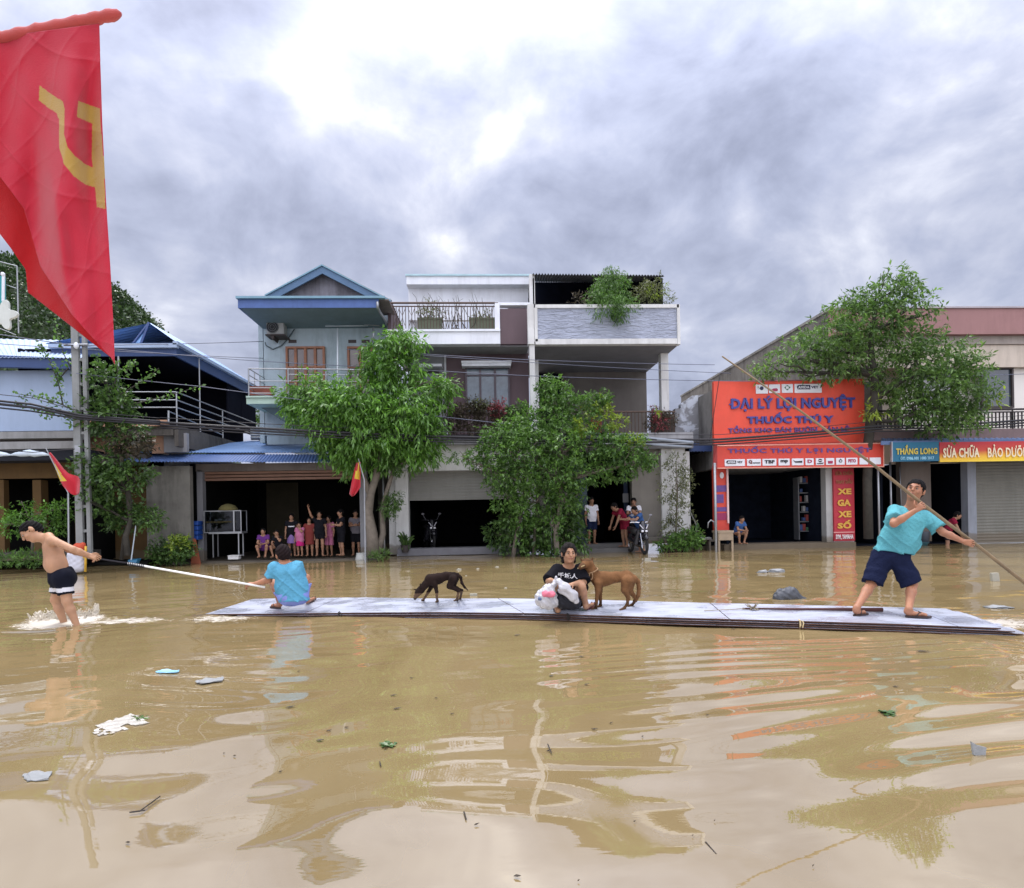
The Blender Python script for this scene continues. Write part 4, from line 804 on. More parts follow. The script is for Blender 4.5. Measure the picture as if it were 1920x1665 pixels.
# tree T3 - bushy tree in front of the grey house
Y3 = 18.4
plant('bushy_tree', 'broad bushy small-leaved tree before the open terrace house', 'tree',
 [(1045, 745, 36, 34, Y3+.4, .7), (1020, 728, 14, 18, Y3+.4, .3), (1085, 765, 44, 30, Y3+.3, .8), (1010, 790, 50, 34, Y3+.2, .9), (955, 815, 46, 32, Y3, .9), (925, 850, 42, 30, Y3-.1, .8), (985, 850, 56, 40, Y3-.3, 1.0), (1050, 830, 56, 40, Y3-.2, 1.0), (1110, 830, 48, 34, Y3, .9), (1160, 845, 46, 28, Y3-.1, .8), (1195, 862, 34, 18, Y3-.1, .5), (1220, 868, 14, 8, Y3-.1, .3), (960, 895, 46, 26, Y3-.2, .8), (1030, 890, 56, 30, Y3-.3, .9), (1090, 890, 44, 24, Y3-.2, .7), (1150, 885, 40, 16, Y3, .6), (900, 872, 22, 8, Y3-.2, .3), (865, 856, 26, 5, Y3-.2, .15), (1130, 745, 14, 12, Y3+.3, .3), (1010, 935, 50, 26, Y3-.1, .6), (960, 930, 36, 24, Y3, .5), (1060, 930, 34, 26, Y3, .5), (975, 975, 30, 26, Y3+.1, .4), (1030, 980, 30, 26, Y3, .4)],
 M_lf_mid, 7.6, .11, .058, .45, [
  ([P(1045, 1046, Y3), P(1042, 1000, Y3), P(1050, 950, Y3), P(1052, 900, Y3), P(1055, 850, Y3), P(1050, 790, Y3+.2)], [.09, .08, .07, .06, .045, .02]),
  ([P(962, 1046, Y3+.3), P(968, 1000, Y3+.3), P(980, 950, Y3+.2), P(985, 900, Y3+.1), P(975, 850, Y3)], [.07, .06, .05, .045, .02]),
  ([P(1000, 1046, Y3+.5), P(1004, 980, Y3+.4), P(1010, 920, Y3+.3), P(1020, 850, Y3)], [.05, .045, .04, .02])], seed=5, m=7, sub=3,
 extra=[([(1125, 760, 22, 12, Y3+.2, .3), (1148, 790, 26, 10, Y3-.1, .3), (1100, 800, 30, 12, Y3-.5, .3), (1180, 822, 20, 8, Y3-.3, .2), (1230, 770, 1, 1, Y3, .02)], M_lf_yel)], spread=.9)
plant('creeper_shrub', 'dark leafy shrubs below the bushy tree, rooted at the water edge', 'shrub',
 [(958, 975, 20, 30, 19.0, .5), (968, 1018, 26, 20, 18.9, .5), (1062, 970, 28, 40, 19.2, .5), (1078, 1005, 18, 26, 19.1, .4), (1030, 1022, 26, 22, 18.8, .5), (1000, 1000, 22, 30, 19.3, .4), (1045, 1042, 26, 8, 18.5, .3), (930, 1005, 14, 22, 19.4, .4)],
 M_lf_dark, 7.5, .15, .085, .5, [([P(958, 1046, 19), P(956, 1000, 19), P(960, 960, 19)], [.035, .03, .02]), ([P(1060, 1042, 19.1), P(1064, 985, 19.1), P(1060, 950, 19.1)], [.04, .03, .02])], seed=8, m=5)
# tree T4 - tall tree at the right
Y4 = 19.0
plant('roadside_tree', 'tall open-crowned tree between the red shop sign and the cream building', 'tree',
 [(1668, 550, 40, 26, Y4, .9), (1625, 565, 44, 22, Y4+.1, .8), (1700, 575, 42, 26, Y4-.1, .8), (1585, 572, 30, 12, Y4+.2, .5), (1640, 600, 60, 30, Y4, 1.1), (1570, 630, 56, 32, Y4+.2, 1.0), (1520, 655, 44, 28, Y4+.3, .9), (1475, 680, 38, 18, Y4+.3, .7), (1430, 698, 26, 12, Y4+.4, .5), (1600, 670, 56, 34, Y4+.1, 1.0), (1555, 695, 44, 18, Y4+.2, .8), (1700, 640, 56, 34, Y4-.1, 1.0), (1755, 665, 56, 32, Y4-.3, .9), (1800, 690, 40, 26, Y4-.3, .7), (1690, 700, 56, 40, Y4-.2, 1.0), (1750, 725, 56, 38, Y4-.4, 1.0), (1805, 740, 44, 32, Y4-.4, .8), (1700, 755, 44, 28, Y4-.2, .8), (1760, 780, 48, 32, Y4-.4, .8), (1805, 785, 40, 26, Y4-.4, .7), (1700, 535, 30, 12, Y4, .4), (1828, 672, 16, 12, Y4-.3, .3), (1672, 515, 24, 8, Y4, .3), (1740, 590, 14, 8, Y4, .3), (1850, 735, 16, 10, Y4-.4, .3)],
 M_lf_blue, 3.9, .17, .060, .45, [
  ([P(1628, 1010, Y4+.6), P(1626, 900, Y4+.5), P(1628, 830, Y4+.3), P(1632, 790, Y4+.2), P(1640, 750, Y4), P(1640, 705, Y4), P(1633, 660, Y4), P(1633, 620, Y4), P(1645, 575, Y4)], [.15, .14, .15, .15, .14, .11, .09, .07, .04]),
  ([P(1640, 750, Y4), P(1660, 735, Y4-.1), P(1690, 715, Y4-.2), P(1730, 700, Y4-.3)], [.10, .08, .06, .035]),
  ([P(1633, 790, Y4+.2), P(1670, 790, Y4-.1), P(1720, 775, Y4-.3), P(1770, 760, Y4-.4)], [.08, .06, .05, .03])], M_barkd, seed=11, m=7, spread=.85,
 extra=[([(1636, 770, 14, 10, Y4-.3, .3), (1862, 745, 12, 6, Y4-.5, .2)], M_lf_yel)])
# tree T1 - climber and small tree by the power pole at the left
Y1 = 17.0
def spray(B, C, D, pts, rg, L, n):
    pts = [Vector(p) for p in pts]; B.tube(pts, [.02-.014*i/(len(pts)-1) for i in range(len(pts))], 5)
    for i in range(n):
        f = rg.uniform(.1, 1)*(len(pts)-1); k = min(int(f), len(pts)-2); p = pts[k].lerp(pts[k+1], f-k)
        C.append(tuple(p+Vector(rg.normal(scale=.05, size=3)))); D.append(tuple(Vector(rg.normal(size=3))+Vector((0, 0, .3))))
t1 = plant('vine_covered_tree', 'leafy tree and vine beside the concrete power pole at the left', 'tree',
 [(195, 715, 24, 30, Y1, .5), (215, 755, 40, 34, Y1, .6), (205, 790, 44, 28, Y1, .6), (180, 770, 26, 34, Y1-.1, .4), (236, 815, 32, 24, Y1, .5), (200, 860, 34, 28, Y1-.2, .5), (180, 900, 36, 32, Y1-.2, .5), (225, 900, 40, 26, Y1-.2, .5), (255, 885, 26, 20, Y1-.2, .4), (180, 940, 22, 22, Y1-.1, .4), (160, 885, 18, 26, Y1-.2, .3)],
 M_lf_dark, 6.0, .12, .075, .35, [([P(240, 1042, Y1+.1), P(236, 1005, Y1+.1), P(246, 975, Y1+.1), P(240, 920, Y1), P(222, 860, Y1), P(212, 800, Y1), P(205, 740, Y1), P(196, 700, Y1)], [.08, .075, .07, .07, .06, .05, .04, .02])], M_barkd, seed=14, m=6,
 extra=[([(235, 835, 30, 18, Y1-.3, .3), (262, 828, 22, 14, Y1-.3, .2)], M_lf_brown)])
rg = np.random.default_rng(31); B = MB(); C, D = [], []
for pts in ([(150, 775), (115, 758), (75, 745), (30, 738)], [(150, 790), (110, 772), (70, 768), (25, 755)], [(160, 790), (120, 780), (85, 775)], [(128, 690), (108, 715), (95, 680), (80, 655), (72, 645)], [(150, 730), (138, 700), (120, 665), (105, 620), (102, 598)], [(225, 740), (250, 725), (275, 710), (298, 690)], [(222, 750), (240, 760), (290, 748), (340, 735), (385, 720)], [(190, 720), (178, 690), (182, 665)], [(235, 700), (245, 680), (255, 685)], [(215, 720), (222, 690), (215, 678)], [(118, 760), (112, 730), (106, 705), (110, 690)]):
    spray(B, C, D, [P(x, y, Y1-.15+.05*(i % 2)) for i, (x, y) in enumerate(pts)], rg, .1, 60)
B.build('vine_stem', M_barkd, t1); C = np.array(C); D = np.array(D); V, F = leaf_mesh(C, D, rnd_dirs(len(C), rg), rg.uniform(.06, .13, len(C)), rg.uniform(.05, .09, len(C))); link_mesh('vine_leaves', V, F, M_lf_mid, t1)
plant('distant_bush', 'bush seen in the gap between the terrace house and teal house', 'bush', [(478, 775, 22, 16, 27, .8), (500, 790, 16, 14, 27, .6)], M_lf_mid, 5, .16, .09, .3, seed=50, base=P(480, 830, 27))
# shrubs, pots and hedges
plant('yard_bush', 'green bush under the awning, left of the shirtless wader', 'bush', [(60, 965, 50, 22, 17.3, .6), (25, 985, 40, 18, 17.2, .6), (95, 985, 26, 20, 17.4, .4), (110, 955, 22, 14, 17.5, .4)], M_lf_bright, 7, .10, .045, .3, [([P(60, 1045, 17.4), P(62, 1000, 17.4), P(60, 965, 17.4)], [.04, .03, .02])], seed=21)
plant('low_weeds', 'low strip of weeds at the water edge behind the wading man', 'weeds', [(20, 1048, 34, 9, 17.0, .5), (65, 1046, 34, 10, 17.0, .5), (-20, 1050, 30, 9, 17, .5), (95, 1052, 12, 8, 17.0, .3)], M_lf_mid, 16, .10, .03, -.3, seed=22, base=P(40, 1060, 17))
plant('round_bush', 'rounded bush in front of the grimy concrete wall', 'bush', [(318, 1032, 30, 20, 18.2, .5), (342, 1028, 20, 20, 18.1, .4), (300, 1040, 14, 12, 18.0, .3)], M_lf_dark, 15, .09, .06, .2, seed=23, base=P(322, 1056, 18.2), extra=[([(335, 1020, 16, 12, 18.0, .3)], M_lf_yel)])
plant('sapling', 'dark young tree leaning over the blue broom', 'tree', [(262, 965, 26, 14, 17.3, .4), (285, 975, 22, 12, 17.2, .4), (240, 950, 18, 16, 17.4, .4), (225, 985, 20, 10, 17.4, .3), (215, 955, 16, 20, 17.4, .4)], M_lf_dark, 12, .12, .06, .4, [([P(228, 1050, 17.6), P(232, 1010, 17.6), P(245, 990, 17.5), P(255, 970, 17.4)], [.05, .045, .035, .02])], M_barkd, seed=24)
plant('foot_shrub', 'small feathery shrub at the foot of the drooping tree', 'shrub', [(712, 1041, 18, 9, 18.0, .3), (700, 1044, 10, 7, 17.9, .2)], M_lf_blue, 30, .07, .02, -.1, seed=25, base=P(710, 1052, 18))
plant('epiphyte', 'clump of dark fern growing on the drooping tree stem', 'fern', [(738, 935, 12, 16, 18.5, .2), (728, 950, 14, 16, 18.5, .2), (742, 873, 12, 14, 18.4, .2)], M_lf_dark, 22, .10, .03, .5, seed=26, base=P(730, 955, 18.6))
# spiky cactus-like plant by the garage
cp = thing('strap_leaf_plant', 'upright strap-leaved plant beside the garage opening', 'plant', P(760, 1032, 19.9)); rg = np.random.default_rng(4); B = MB()
for k in range(26):
    a = rg.uniform(0, 6.28); h = rg.uniform(.5, 1.0); b0 = P(760, 1030, 19.9)+Vector((rg.normal()*.05, rg.normal()*.05, 0)); o_ = rg.uniform(.12, .34)
    pts = [b0+Vector((math.cos(a)*o_*f, math.sin(a)*o_*f, h*(f-.45*f**3))) for f in (0, .3, .6, .85, 1)]; B.tube(pts, [.025, .03, .024, .016, .004], 4)
B.build('leaves', M_lf_dark, cp); B = MB(); B.lathe(P(760, 1036, 19.9), [(.10, 0), (.15, .22), (.16, .24), (.13, .24)], 12); B.build('pot', mat('pot_dark', '#3b3532', .9), cp)
plant('column_shrub', 'grey-green small-leaved shrub against the white column', 'shrub', [(1268, 870, 20, 22, 19.6, .3), (1262, 915, 26, 34, 19.5, .4), (1272, 960, 24, 26, 19.5, .4), (1285, 900, 14, 26, 19.6, .3), (1262, 990, 20, 18, 19.5, .4), (1292, 1000, 18, 14, 19.5, .3)], M_lf_olive, 9.5, .07, .035, .3, [([P(1266, 1028, 19.6), P(1268, 980, 19.6), P(1270, 920, 19.6), P(1268, 870, 19.6)], [.035, .03, .025, .012])], seed=27)
plant('ground_cover', 'low green plants in a planter at the foot of the white column', 'plant', [(1252, 1020, 22, 8, 19.2, .3), (1282, 1014, 26, 12, 19.2, .3), (1300, 1008, 14, 12, 19.3, .3)], M_lf_mid, 15, .11, .06, 0, seed=28, base=P(1262, 1030, 19.2))
plant('trailing_plant', 'big tuft of feathery green hanging over the wave-tiled parapet', 'plant', [(1140, 545, 34, 32, 19.9, .6), (1135, 575, 32, 22, 19.5, .4), (1165, 570, 24, 22, 19.5, .4), (1150, 525, 24, 16, 20, .4), (1120, 560, 20, 24, 19.8, .4), (1160, 590, 14, 12, 19.4, .2), (1145, 505, 12, 8, 20, .2)], M_lf_mid, 13, .10, .022, 1.1, seed=29, base=P(1145, 572, 19.8), m=8)
plant('parapet_bush', 'thin bush behind the right end of the wave-tiled parapet', 'bush', [(1215, 552, 30, 18, 20.2, .4), (1232, 540, 20, 18, 20.2, .3), (1200, 545, 14, 14, 20.2, .3), (1252, 562, 16, 8, 20.2, .3), (1225, 528, 10, 10, 20.2, .2)], M_lf_olive, 10, .08, .03, .1, seed=30, base=P(1220, 572, 20.2), extra=[([(1228, 545, 16, 14, 20.1, .2)], M_lf_yel)])
plant('parapet_weeds', 'sparse stems on the left part of the wave-tiled parapet', 'plant', [(1080, 562, 10, 8, 20, .2), (1100, 560, 8, 10, 20, .2)], M_lf_brown, 8, .08, .03, -.2, seed=33, base=P(1090, 572, 20))
plant('balcony_hedge', 'dark reddish hedge filling the plum house balcony railing', 'hedge', [(850, 785, 18, 24, 19.75, .25), (880, 780, 24, 26, 19.75, .25), (912, 778, 24, 28, 19.75, .25), (940, 785, 18, 26, 19.75, .25), (865, 768, 20, 10, 19.75, .2), (900, 762, 26, 8, 19.75, .2)], M_lf_brown, 17, .08, .04, .3, seed=34, base=P(890, 812, 19.8), extra=[([(935, 768, 12, 16, 19.6, .15)], M_lf_red), ([(900, 758, 26, 5, 19.7, .2)], M_lf_olive)])
plant('balcony_creeper', 'green creeper spilling by the white downpipe on the balcony', 'creeper', [(965, 785, 20, 24, 19.7, .3), (980, 800, 14, 22, 19.6, .3), (975, 765, 14, 10, 19.7, .2)], M_lf_dark, 15, .09, .045, .6, seed=35, base=P(970, 812, 19.8))
plant('reed_creeper', 'dry brown creeper with red blooms on the right balcony rail', 'creeper', [(1235, 775, 20, 8, 19.95, .2), (1255, 785, 12, 12, 19.95, .2), (1225, 795, 14, 14, 19.9, .1)], M_lf_brown, 14, .07, .035, .3, seed=36, base=P(1240, 812, 19.9), extra=[([(1236, 792, 12, 14, 19.85, .1), (1228, 768, 8, 5, 19.9, .1)], M_lf_red)])
# terrace planters behind the black railing
for i, (x0, x1, s_, lb) in enumerate(((783, 828, 37, 'olive planter box with leafy shrub, left one on the roof terrace'), (880, 928, 38, 'olive planter box with bare twigs, right one on the roof terrace'))):
    tp = thing('planter_box', lb, 'planter', P((x0+x1)/2, 617, 20.8), 'planter boxes on the roof terrace')
    B = MB(); B.rb(x0, x1, 597, 617, 20.8, .4); B.rb(x0-1, x1+1, 595, 598.5, 20.78, .44); B.build('box', mat('olive_box', '#5f6553', .9, .1), tp)
    rg = np.random.default_rng(s_); V, F = leaves([(x0+12, 588, 14, 12, 20.9, .2), (x1-8, 590, 12, 9, 20.9, .2), ((x0+x1)/2, 580, 12, 12, 20.9, .2)] if i == 0 else [((x0+x1)/2, 592, 12, 6, 20.9, .2)], 12, .08, .035, .1, rg); link_mesh('foliage', V, F, M_lf_olive, tp)
    B = MB()
    for k in range(9):
        bx = rg.uniform(x0+4, x1-4); p = P(bx, 598, 20.9); q_ = P(bx+rg.normal()*12, rg.uniform(548, 575), 20.9+rg.normal()*.1); limb(B, p, q_, .014, .004, rg, .12, 4)
    B.build('stem', M_barkd, tp)
# bamboo-ish stems rising behind the terrace rail
B = MB(); rg = np.random.default_rng(40)
for k in range(16):
    bx = rg.uniform(830, 885); limb(B, P(bx, 617, 20.7), P(bx+rg.normal()*14, rg.uniform(550, 580), 20.7), .013, .004, rg, .15, 5)
o = B.build('bare_vine', M_barkd); tag(o, 'tangled bare vine stems between the two roof terrace planters', 'vine')
# ================================================================== POLES, CABLES, FLAGS
pp = thing('power_pole', 'pale concrete twin-leg power pole at the left, wrapped in vine', 'pole', P(152, 1045, 16.6))
B = MB(); Yp_ = 16.6
def leg(x0t, x1t, x0b, x1b, yt, yb, d=.09): a, b_, c_, e_ = P(x0b, yb, Yp_), P(x1b, yb, Yp_), P(x1t, yt, Yp_), P(x0t, yt, Yp_); v = Vector((0, d, 0)); B.hexa([a, b_, b_+v, a+v, e_, c_, c_+v, e_+v])
leg(131, 144, 143, 156, 560, 1048); leg(152, 159, 164, 171, 600, 1048)
for y0 in range(625, 1045, 46): f = (y0-560)/488; B.hexa([P(143+f*12, y0+5, Yp_)+Vector((0, .03, 0)), P(153+f*12, y0+5, Yp_)+Vector((0, .03, 0)), P(153+f*12, y0+5, Yp_)+Vector((0, .13, 0)), P(143+f*12, y0+5, Yp_)+Vector((0, .13, 0)), P(143+f*12, y0, Yp_)+Vector((0, .03, 0)), P(153+f*12, y0, Yp_)+Vector((0, .03, 0)), P(153+f*12, y0, Yp_)+Vector((0, .13, 0)), P(143+f*12, y0, Yp_)+Vector((0, .13, 0))])
B.build('pole_body', mat('pole_concrete', '#858886', .9, .1, 3, .3, 60, streak=.3), pp)
B = MB(); B.rb(140, 150, 835, 852, Yp_-.1, .1, 0); B.tube([P(120, 647, Yp_-.05), P(165, 646, Yp_-.05)], .03, 6, 0); B.build('bracket', M_steel, pp)
B = MB(); B.ball(P(143, 648, Yp_-.12), (.06, .06, .09), 6); B.build('insulator', M_white, pp)
M_cable = mat('cable_black', '#1d1c20', .6, .1)
def cable(pts, r, label, Y=None, group='overhead cables', m=None):
    B = MB(); ps = []
    for i in range(len(pts)-1):
        (x0, y0, Ya), (x1, y1, Yb) = pts[i], pts[i+1]; a, b_ = P(x0, y0, Ya), P(x1, y1, Yb); n = 10; L = (b_-a).length
        for k in range(n+(1 if i == len(pts)-2 else 0)): f = k/n; q_ = a.lerp(b_, f); q_.z -= .012*L*4*f*(1-f)*.25; ps.append(q_)
    B.tube(ps, r, 5); o = B.build('overhead_cable', m or M_cable, None, True); tag(o, label, 'cable', group)
    return o
M_wire = mat('wire_grey', '#5c6070', .6, .1)
cable([(-60, 618, 16.4), (143, 648, 16.5), (494, 640, 20.9)], .012, 'thin wire from the power pole top to the teal house wall, upper one', m=M_wire)
cable([(-60, 640, 16.4), (143, 654, 16.5), (494, 672, 20.9)], .010, 'thin wire from the power pole to the teal house wall, middle one', m=M_wire)
cable([(143, 648, 16.5), (470, 676, 19.0), (735, 690, 19.2), (1000, 705, 19.4), (1400, 715, 19.6), (1950, 700, 20)], .011, 'wire across the balconies of the teal and plum houses', m=M_wire)
cable([(735, 660, 19.0), (1000, 675, 19.2), (1340, 684, 19.6)], .010, 'wire crossing just under the white parapet, upper one', m=M_wire)
cable([(650, 655, 19.1), (1000, 680, 19.3), (1370, 700, 19.6)], .010, 'wire crossing in front of the plum window, lower one', m=M_wire)
cable([(143, 700, 16.5), (380, 725, 17.6), (735, 770, 18.2), (1000, 800, 18.5)], .010, 'wire sloping behind the drooping tree', m=M_wire)
for k, (dy, r, lb) in enumerate(((0, .030, 'thick black cable bundle, top strand, from left edge to pole'), (6, .035, 'thick black cable bundle, second strand, from left edge to pole'), (13, .022, 'black cable under the thick bundle left of the pole'), (-12, .010, 'thin cable above the thick bundle left of the pole'))):
    cable([(-60, 745+dy, 16.2), (60, 758+dy, 16.3), (150, 778+dy*.6, 16.4), (300, 790+dy*.5, 16.6)], r, lb)
for k, (dy, r, lb) in enumerate(((0, .035, 'thick black cable bundle across the red signs, top strand'), (5, .030, 'thick black cable bundle across the red signs, second strand'), (10, .020, 'thinner black cable under the bundle across the red signs'), (-9, .010, 'thin wire above the bundle across the red signs'))):
    cable([(300, 792+dy, 16.6), (735, 815+dy, 18.0), (1000, 822+dy, 18.4), (1240, 824+dy, 18.6), (1345, 824+dy, 18.7), (1480, 814+dy, 18.7), (1640, 799+dy, 18.7), (1800, 796+dy, 18.8), (1990, 782+dy, 19)], r, lb)
cable([(1090, 812, 18.6), (1180, 818, 18.6), (1300, 830, 18.6)], .05, 'sagging pale grey cable roll below the open terrace', m=mat('cable_grey', '#7e868e', .6))
cable([(1100, 820, 18.7), (1200, 832, 18.6), (1296, 838, 18.6)], .04, 'second pale grey cable roll above the white column', m=mat('cable_grey', '#7e868e', .6))
cable([(1350, 700, 19.3), (1330, 830, 19.3)], .012, 'thin black wire dropping down the left edge of the large orange sign')
cable([(-60, 838, 15.8), (60, 848, 15.9), (140, 842, 16.2)], .012, 'slack wire above the pale furled cloth at left')
# ------------------------------------------------------------ big flag in the foreground
fl = thing('large_flag', 'large red flag with yellow hammer and sickle hanging from a slanted pole', 'flag', P(-60, 90, 2.15))
def inpoly(x, y, pl):
    c = np.zeros(x.shape, bool); n = len(pl)
    for i in range(n):
        x0, y0 = pl[i]; x1, y1 = pl[(i+1) % n]; cond = ((y0 > y) != (y1 > y)) & (x < (x1-x0)*(y-y0)/((y1-y0) if y1 != y0 else 1e-9)+x0); c ^= cond
    return c
sick = [(74, 160), (98, 178), (118, 190), (121, 205), (120, 250), (126, 275), (140, 292), (160, 308), (178, 316), (181, 352), (160, 346), (138, 330), (120, 308), (111, 275), (111, 225), (106, 212), (92, 203), (73, 188)]
ham = [(147, 189), (168, 197), (187, 203), (190, 250), (195, 310), (197.5, 392), (182, 388), (176, 330), (172, 300), (173, 232), (160, 226), (144, 219)]
def cloth(xl, xr, nu, nv, Yf, name, mats, pat=None, amp=1.0):
    vs_ = np.linspace(0, 1, nv); L = np.array([xl(v) for v in vs_]); R = np.array([xr(v) for v in vs_])   # rows of (px,py)
    uu = np.linspace(0, 1, nu); PX = L[:, None, 0]*(1-uu)+R[:, None, 0]*uu; PY = L[:, None, 1]*(1-uu)+R[:, None, 1]*uu
    YD = Yf+amp*(.034*np.sin(PX*.034-PY*.004+1.1)*np.clip(PY/350, .1, 1)+.013*np.sin(PX*.075+PY*.007)*np.clip(PY/300, .1, 1)+.0022*np.sin(PX*.03+PY*.045)*np.sin(PY*.013)+.0008*np.sin(PX*.12-PY*.09)-.0035*(1-np.abs(np.sin(PX*.021+PY*.013+.9*np.sin(PY*.011))))**6-.003*(1-np.abs(np.sin(PX*.017-PY*.024+.7*np.sin(PX*.02))))**8-.0018*(1-np.abs(np.sin(PX*.045+PY*.031+1.3*np.sin(PY*.02))))**8+.05*np.exp(-((PX-165-.03*PY)/22)**2)*np.clip((PY-80)/200, 0, 1)-.035*np.exp(-((PX-(40+.16*PY))/18)**2)*np.clip((PY-200)/200, 0, 1))
    V = np.array([tuple(P(px, py, y)) for px, py, y in zip(PX.ravel(), PY.ravel(), YD.ravel())])
    I = (np.arange(nv-1)[:, None]*nu+np.arange(nu-1)[None, :]).ravel(); F = np.stack([I, I+nu, I+nu+1, I+1], 1)
    mi = None
    if pat:
        cx = (PX[:-1, :-1]+PX[1:, 1:]).ravel()/2; cy = (PY[:-1, :-1]+PY[1:, 1:]).ravel()/2; mi = np.zeros(len(F), int)
        for pl in pat: mi[inpoly(cx, cy, pl)] = 1
    o = link_mesh(name, V, F, mats, fl, True, mi); s = o.modifiers.new('thickness', 'SOLIDIFY'); s.thickness = .0015; return o
def clothmat(name, c, tr=.35, rough=.75):
    m = mat(name, c, rough, .05, 9, .35, 260); t = m.node_tree; b = t.nodes['Principled BSDF']; b.inputs['Sheen Weight'].default_value = .4
    tn = nn(t, 'ShaderNodeBsdfTranslucent'); tn.inputs[0].default_value = (c if isinstance(c, tuple) else hexc(c))+(1,); mx = nn(t, 'ShaderNodeMixShader'); mx.inputs[0].default_value = tr
    t.links.new(b.outputs[0], mx.inputs[1]); t.links.new(tn.outputs[0], mx.inputs[2]); t.links.new(mx.outputs[0], t.nodes['Material Output'].inputs[0]); return m
ipl = lambda xs, ys_: (lambda v: (float(np.interp(v, [0, .15, .3, .5, .7, .85, 1], xs)), float(np.interp(v, [0, .15, .3, .5, .7, .85, 1], ys_))))
M_flag = clothmat('flag_red', '#cf2843', .42); M_flagy = clothmat('flag_yellow', '#b8923a', .2)
cloth(ipl([-150, -140, -70, 45, 76, 135, 213], [88, 200, 240, 390, 500, 590, 676]), ipl([186, 188, 191, 198, 207, 212, 215], [44, 130, 230, 370, 500, 600, 684]), 190, 330, 2.15, 'cloth', [M_flag, M_flagy], [sick, ham])
cloth(ipl([-200, -160, -100, -30, 20, 48, 52], [230, 300, 340, 400, 465, 505, 548]), ipl([-60, -20, 30, 90, 130, 175, 205], [200, 260, 360, 480, 560, 625, 668]), 60, 90, 2.24, 'folded_corner', [clothmat('flag_red_inner', '#c8101c', .5)], amp=.5)
B = MB(); rg = np.random.default_rng(3); sl_p = [P(-150+372*k/60, 103-77*k/60+rg.normal()*.35, 2.16) for k in range(61)]+[P(227, 26.5, 2.16)]
B.tube(sl_p, [.0185+.0016*math.sin(k*1.1)+rg.normal()*.0006 for k in range(59)]+[.016, .013, .006], 14); B.build('sleeve', clothmat('sleeve_red', '#c4504a', .2), fl, True)
B = MB(); B.tube([P(-900, 262, 2.16), P(-150, 103, 2.16)], .018, 10); B.build('pole', mat('bamboo_pole', '#a08a5a', .6, .15, 6), fl, True)
# small national flags on white poles
def star(cx, cy, r, rot=0): return [(cx+r*(1 if k % 2 == 0 else .42)*math.sin(PI*k/5+rot), cy-r*(1 if k % 2 == 0 else .42)*math.cos(PI*k/5+rot)) for k in range(10)]
f1 = thing('small_flag', 'small red flag with yellow star blown across a white pole, before the power pole', 'flag', P(128, 1030, 15.8))
YY1 = 15.8; rows = [((88, 846), (93, 846)), ((98, 866), (112, 868)), ((106, 884), (128, 892)), ((113, 903), (150, 890)), ((122, 918), (151, 905)), ((135, 927), (149, 926))]
V = []; nu = 12
for i, (a, b_) in enumerate(rows):
    for k in range(nu): f = k/(nu-1); V.append(tuple(P(a[0]+(b_[0]-a[0])*f, a[1]+(b_[1]-a[1])*f+3*math.sin(f*PI), YY1+.10*math.sin(f*6+i)*f)))
F = np.array([[i*nu+k, i*nu+k+1, (i+1)*nu+k+1, (i+1)*nu+k] for i in range(len(rows)-1) for k in range(nu-1)]); mi = np.array([1 if i in (1, 2) and k < 6 - i else 0 for i in range(len(rows)-1) for k in range(nu-1)])
M_fr = clothmat('small_flag_red', '#c4122a', .3); M_fy = clothmat('small_flag_yellow', '#e0c030', .3)
o = link_mesh('cloth', np.array(V), F, [M_fr, M_fy], f1, True, mi); s = o.modifiers.new('thickness', 'SOLIDIFY'); s.thickness = .006; ss = o.modifiers.new('smooth', 'SUBSURF'); ss.levels = ss.render_levels = 1
B = MB(); B.tube([P(86, 840, YY1), P(128, 925, YY1), ], .012, 6); B.tube([P(128, 925, YY1), P(129, 1035, YY1)], .022, 6); B.build('pole', M_steel, f1)
f2 = thing('hanging_flag', 'small limp red flag with yellow star hanging by the drooping tree', 'flag', P(683, 1050, 17.6))
YY2 = 17.6; rows = [((668, 868), (676, 866)), ((664, 882), (676, 884)), ((661, 896), (676, 900)), ((658, 912), (676, 913)), ((655, 926), (669, 924)), ((660, 931), (664, 930))]; V = []; nu = 9
for i, (a, b_) in enumerate(rows):
    for k in range(nu): f = k/(nu-1); V.append(tuple(P(a[0]+(b_[0]-a[0])*f, a[1]+(b_[1]-a[1])*f, YY2+.05*math.sin(f*9+i*.4))))
F = np.array([[i*nu+k, i*nu+k+1, (i+1)*nu+k+1, (i+1)*nu+k] for i in range(len(rows)-1) for k in range(nu-1)]); mi = np.array([1 if (i == 1 and 1 < k < 7) or (i == 0 and 3 < k < 6) else 0 for i in range(len(rows)-1) for k in range(nu-1)])
o = link_mesh('cloth', np.array(V), F, [M_fr, M_fy], f2, True, mi); s = o.modifiers.new('thickness', 'SOLIDIFY'); s.thickness = .006
B = MB(); B.tube([P(672, 860, YY2), P(683, 900, YY2), P(685, 1055, YY2)], [.012, .018, .022], 6); B.build('pole', M_steel, f2)
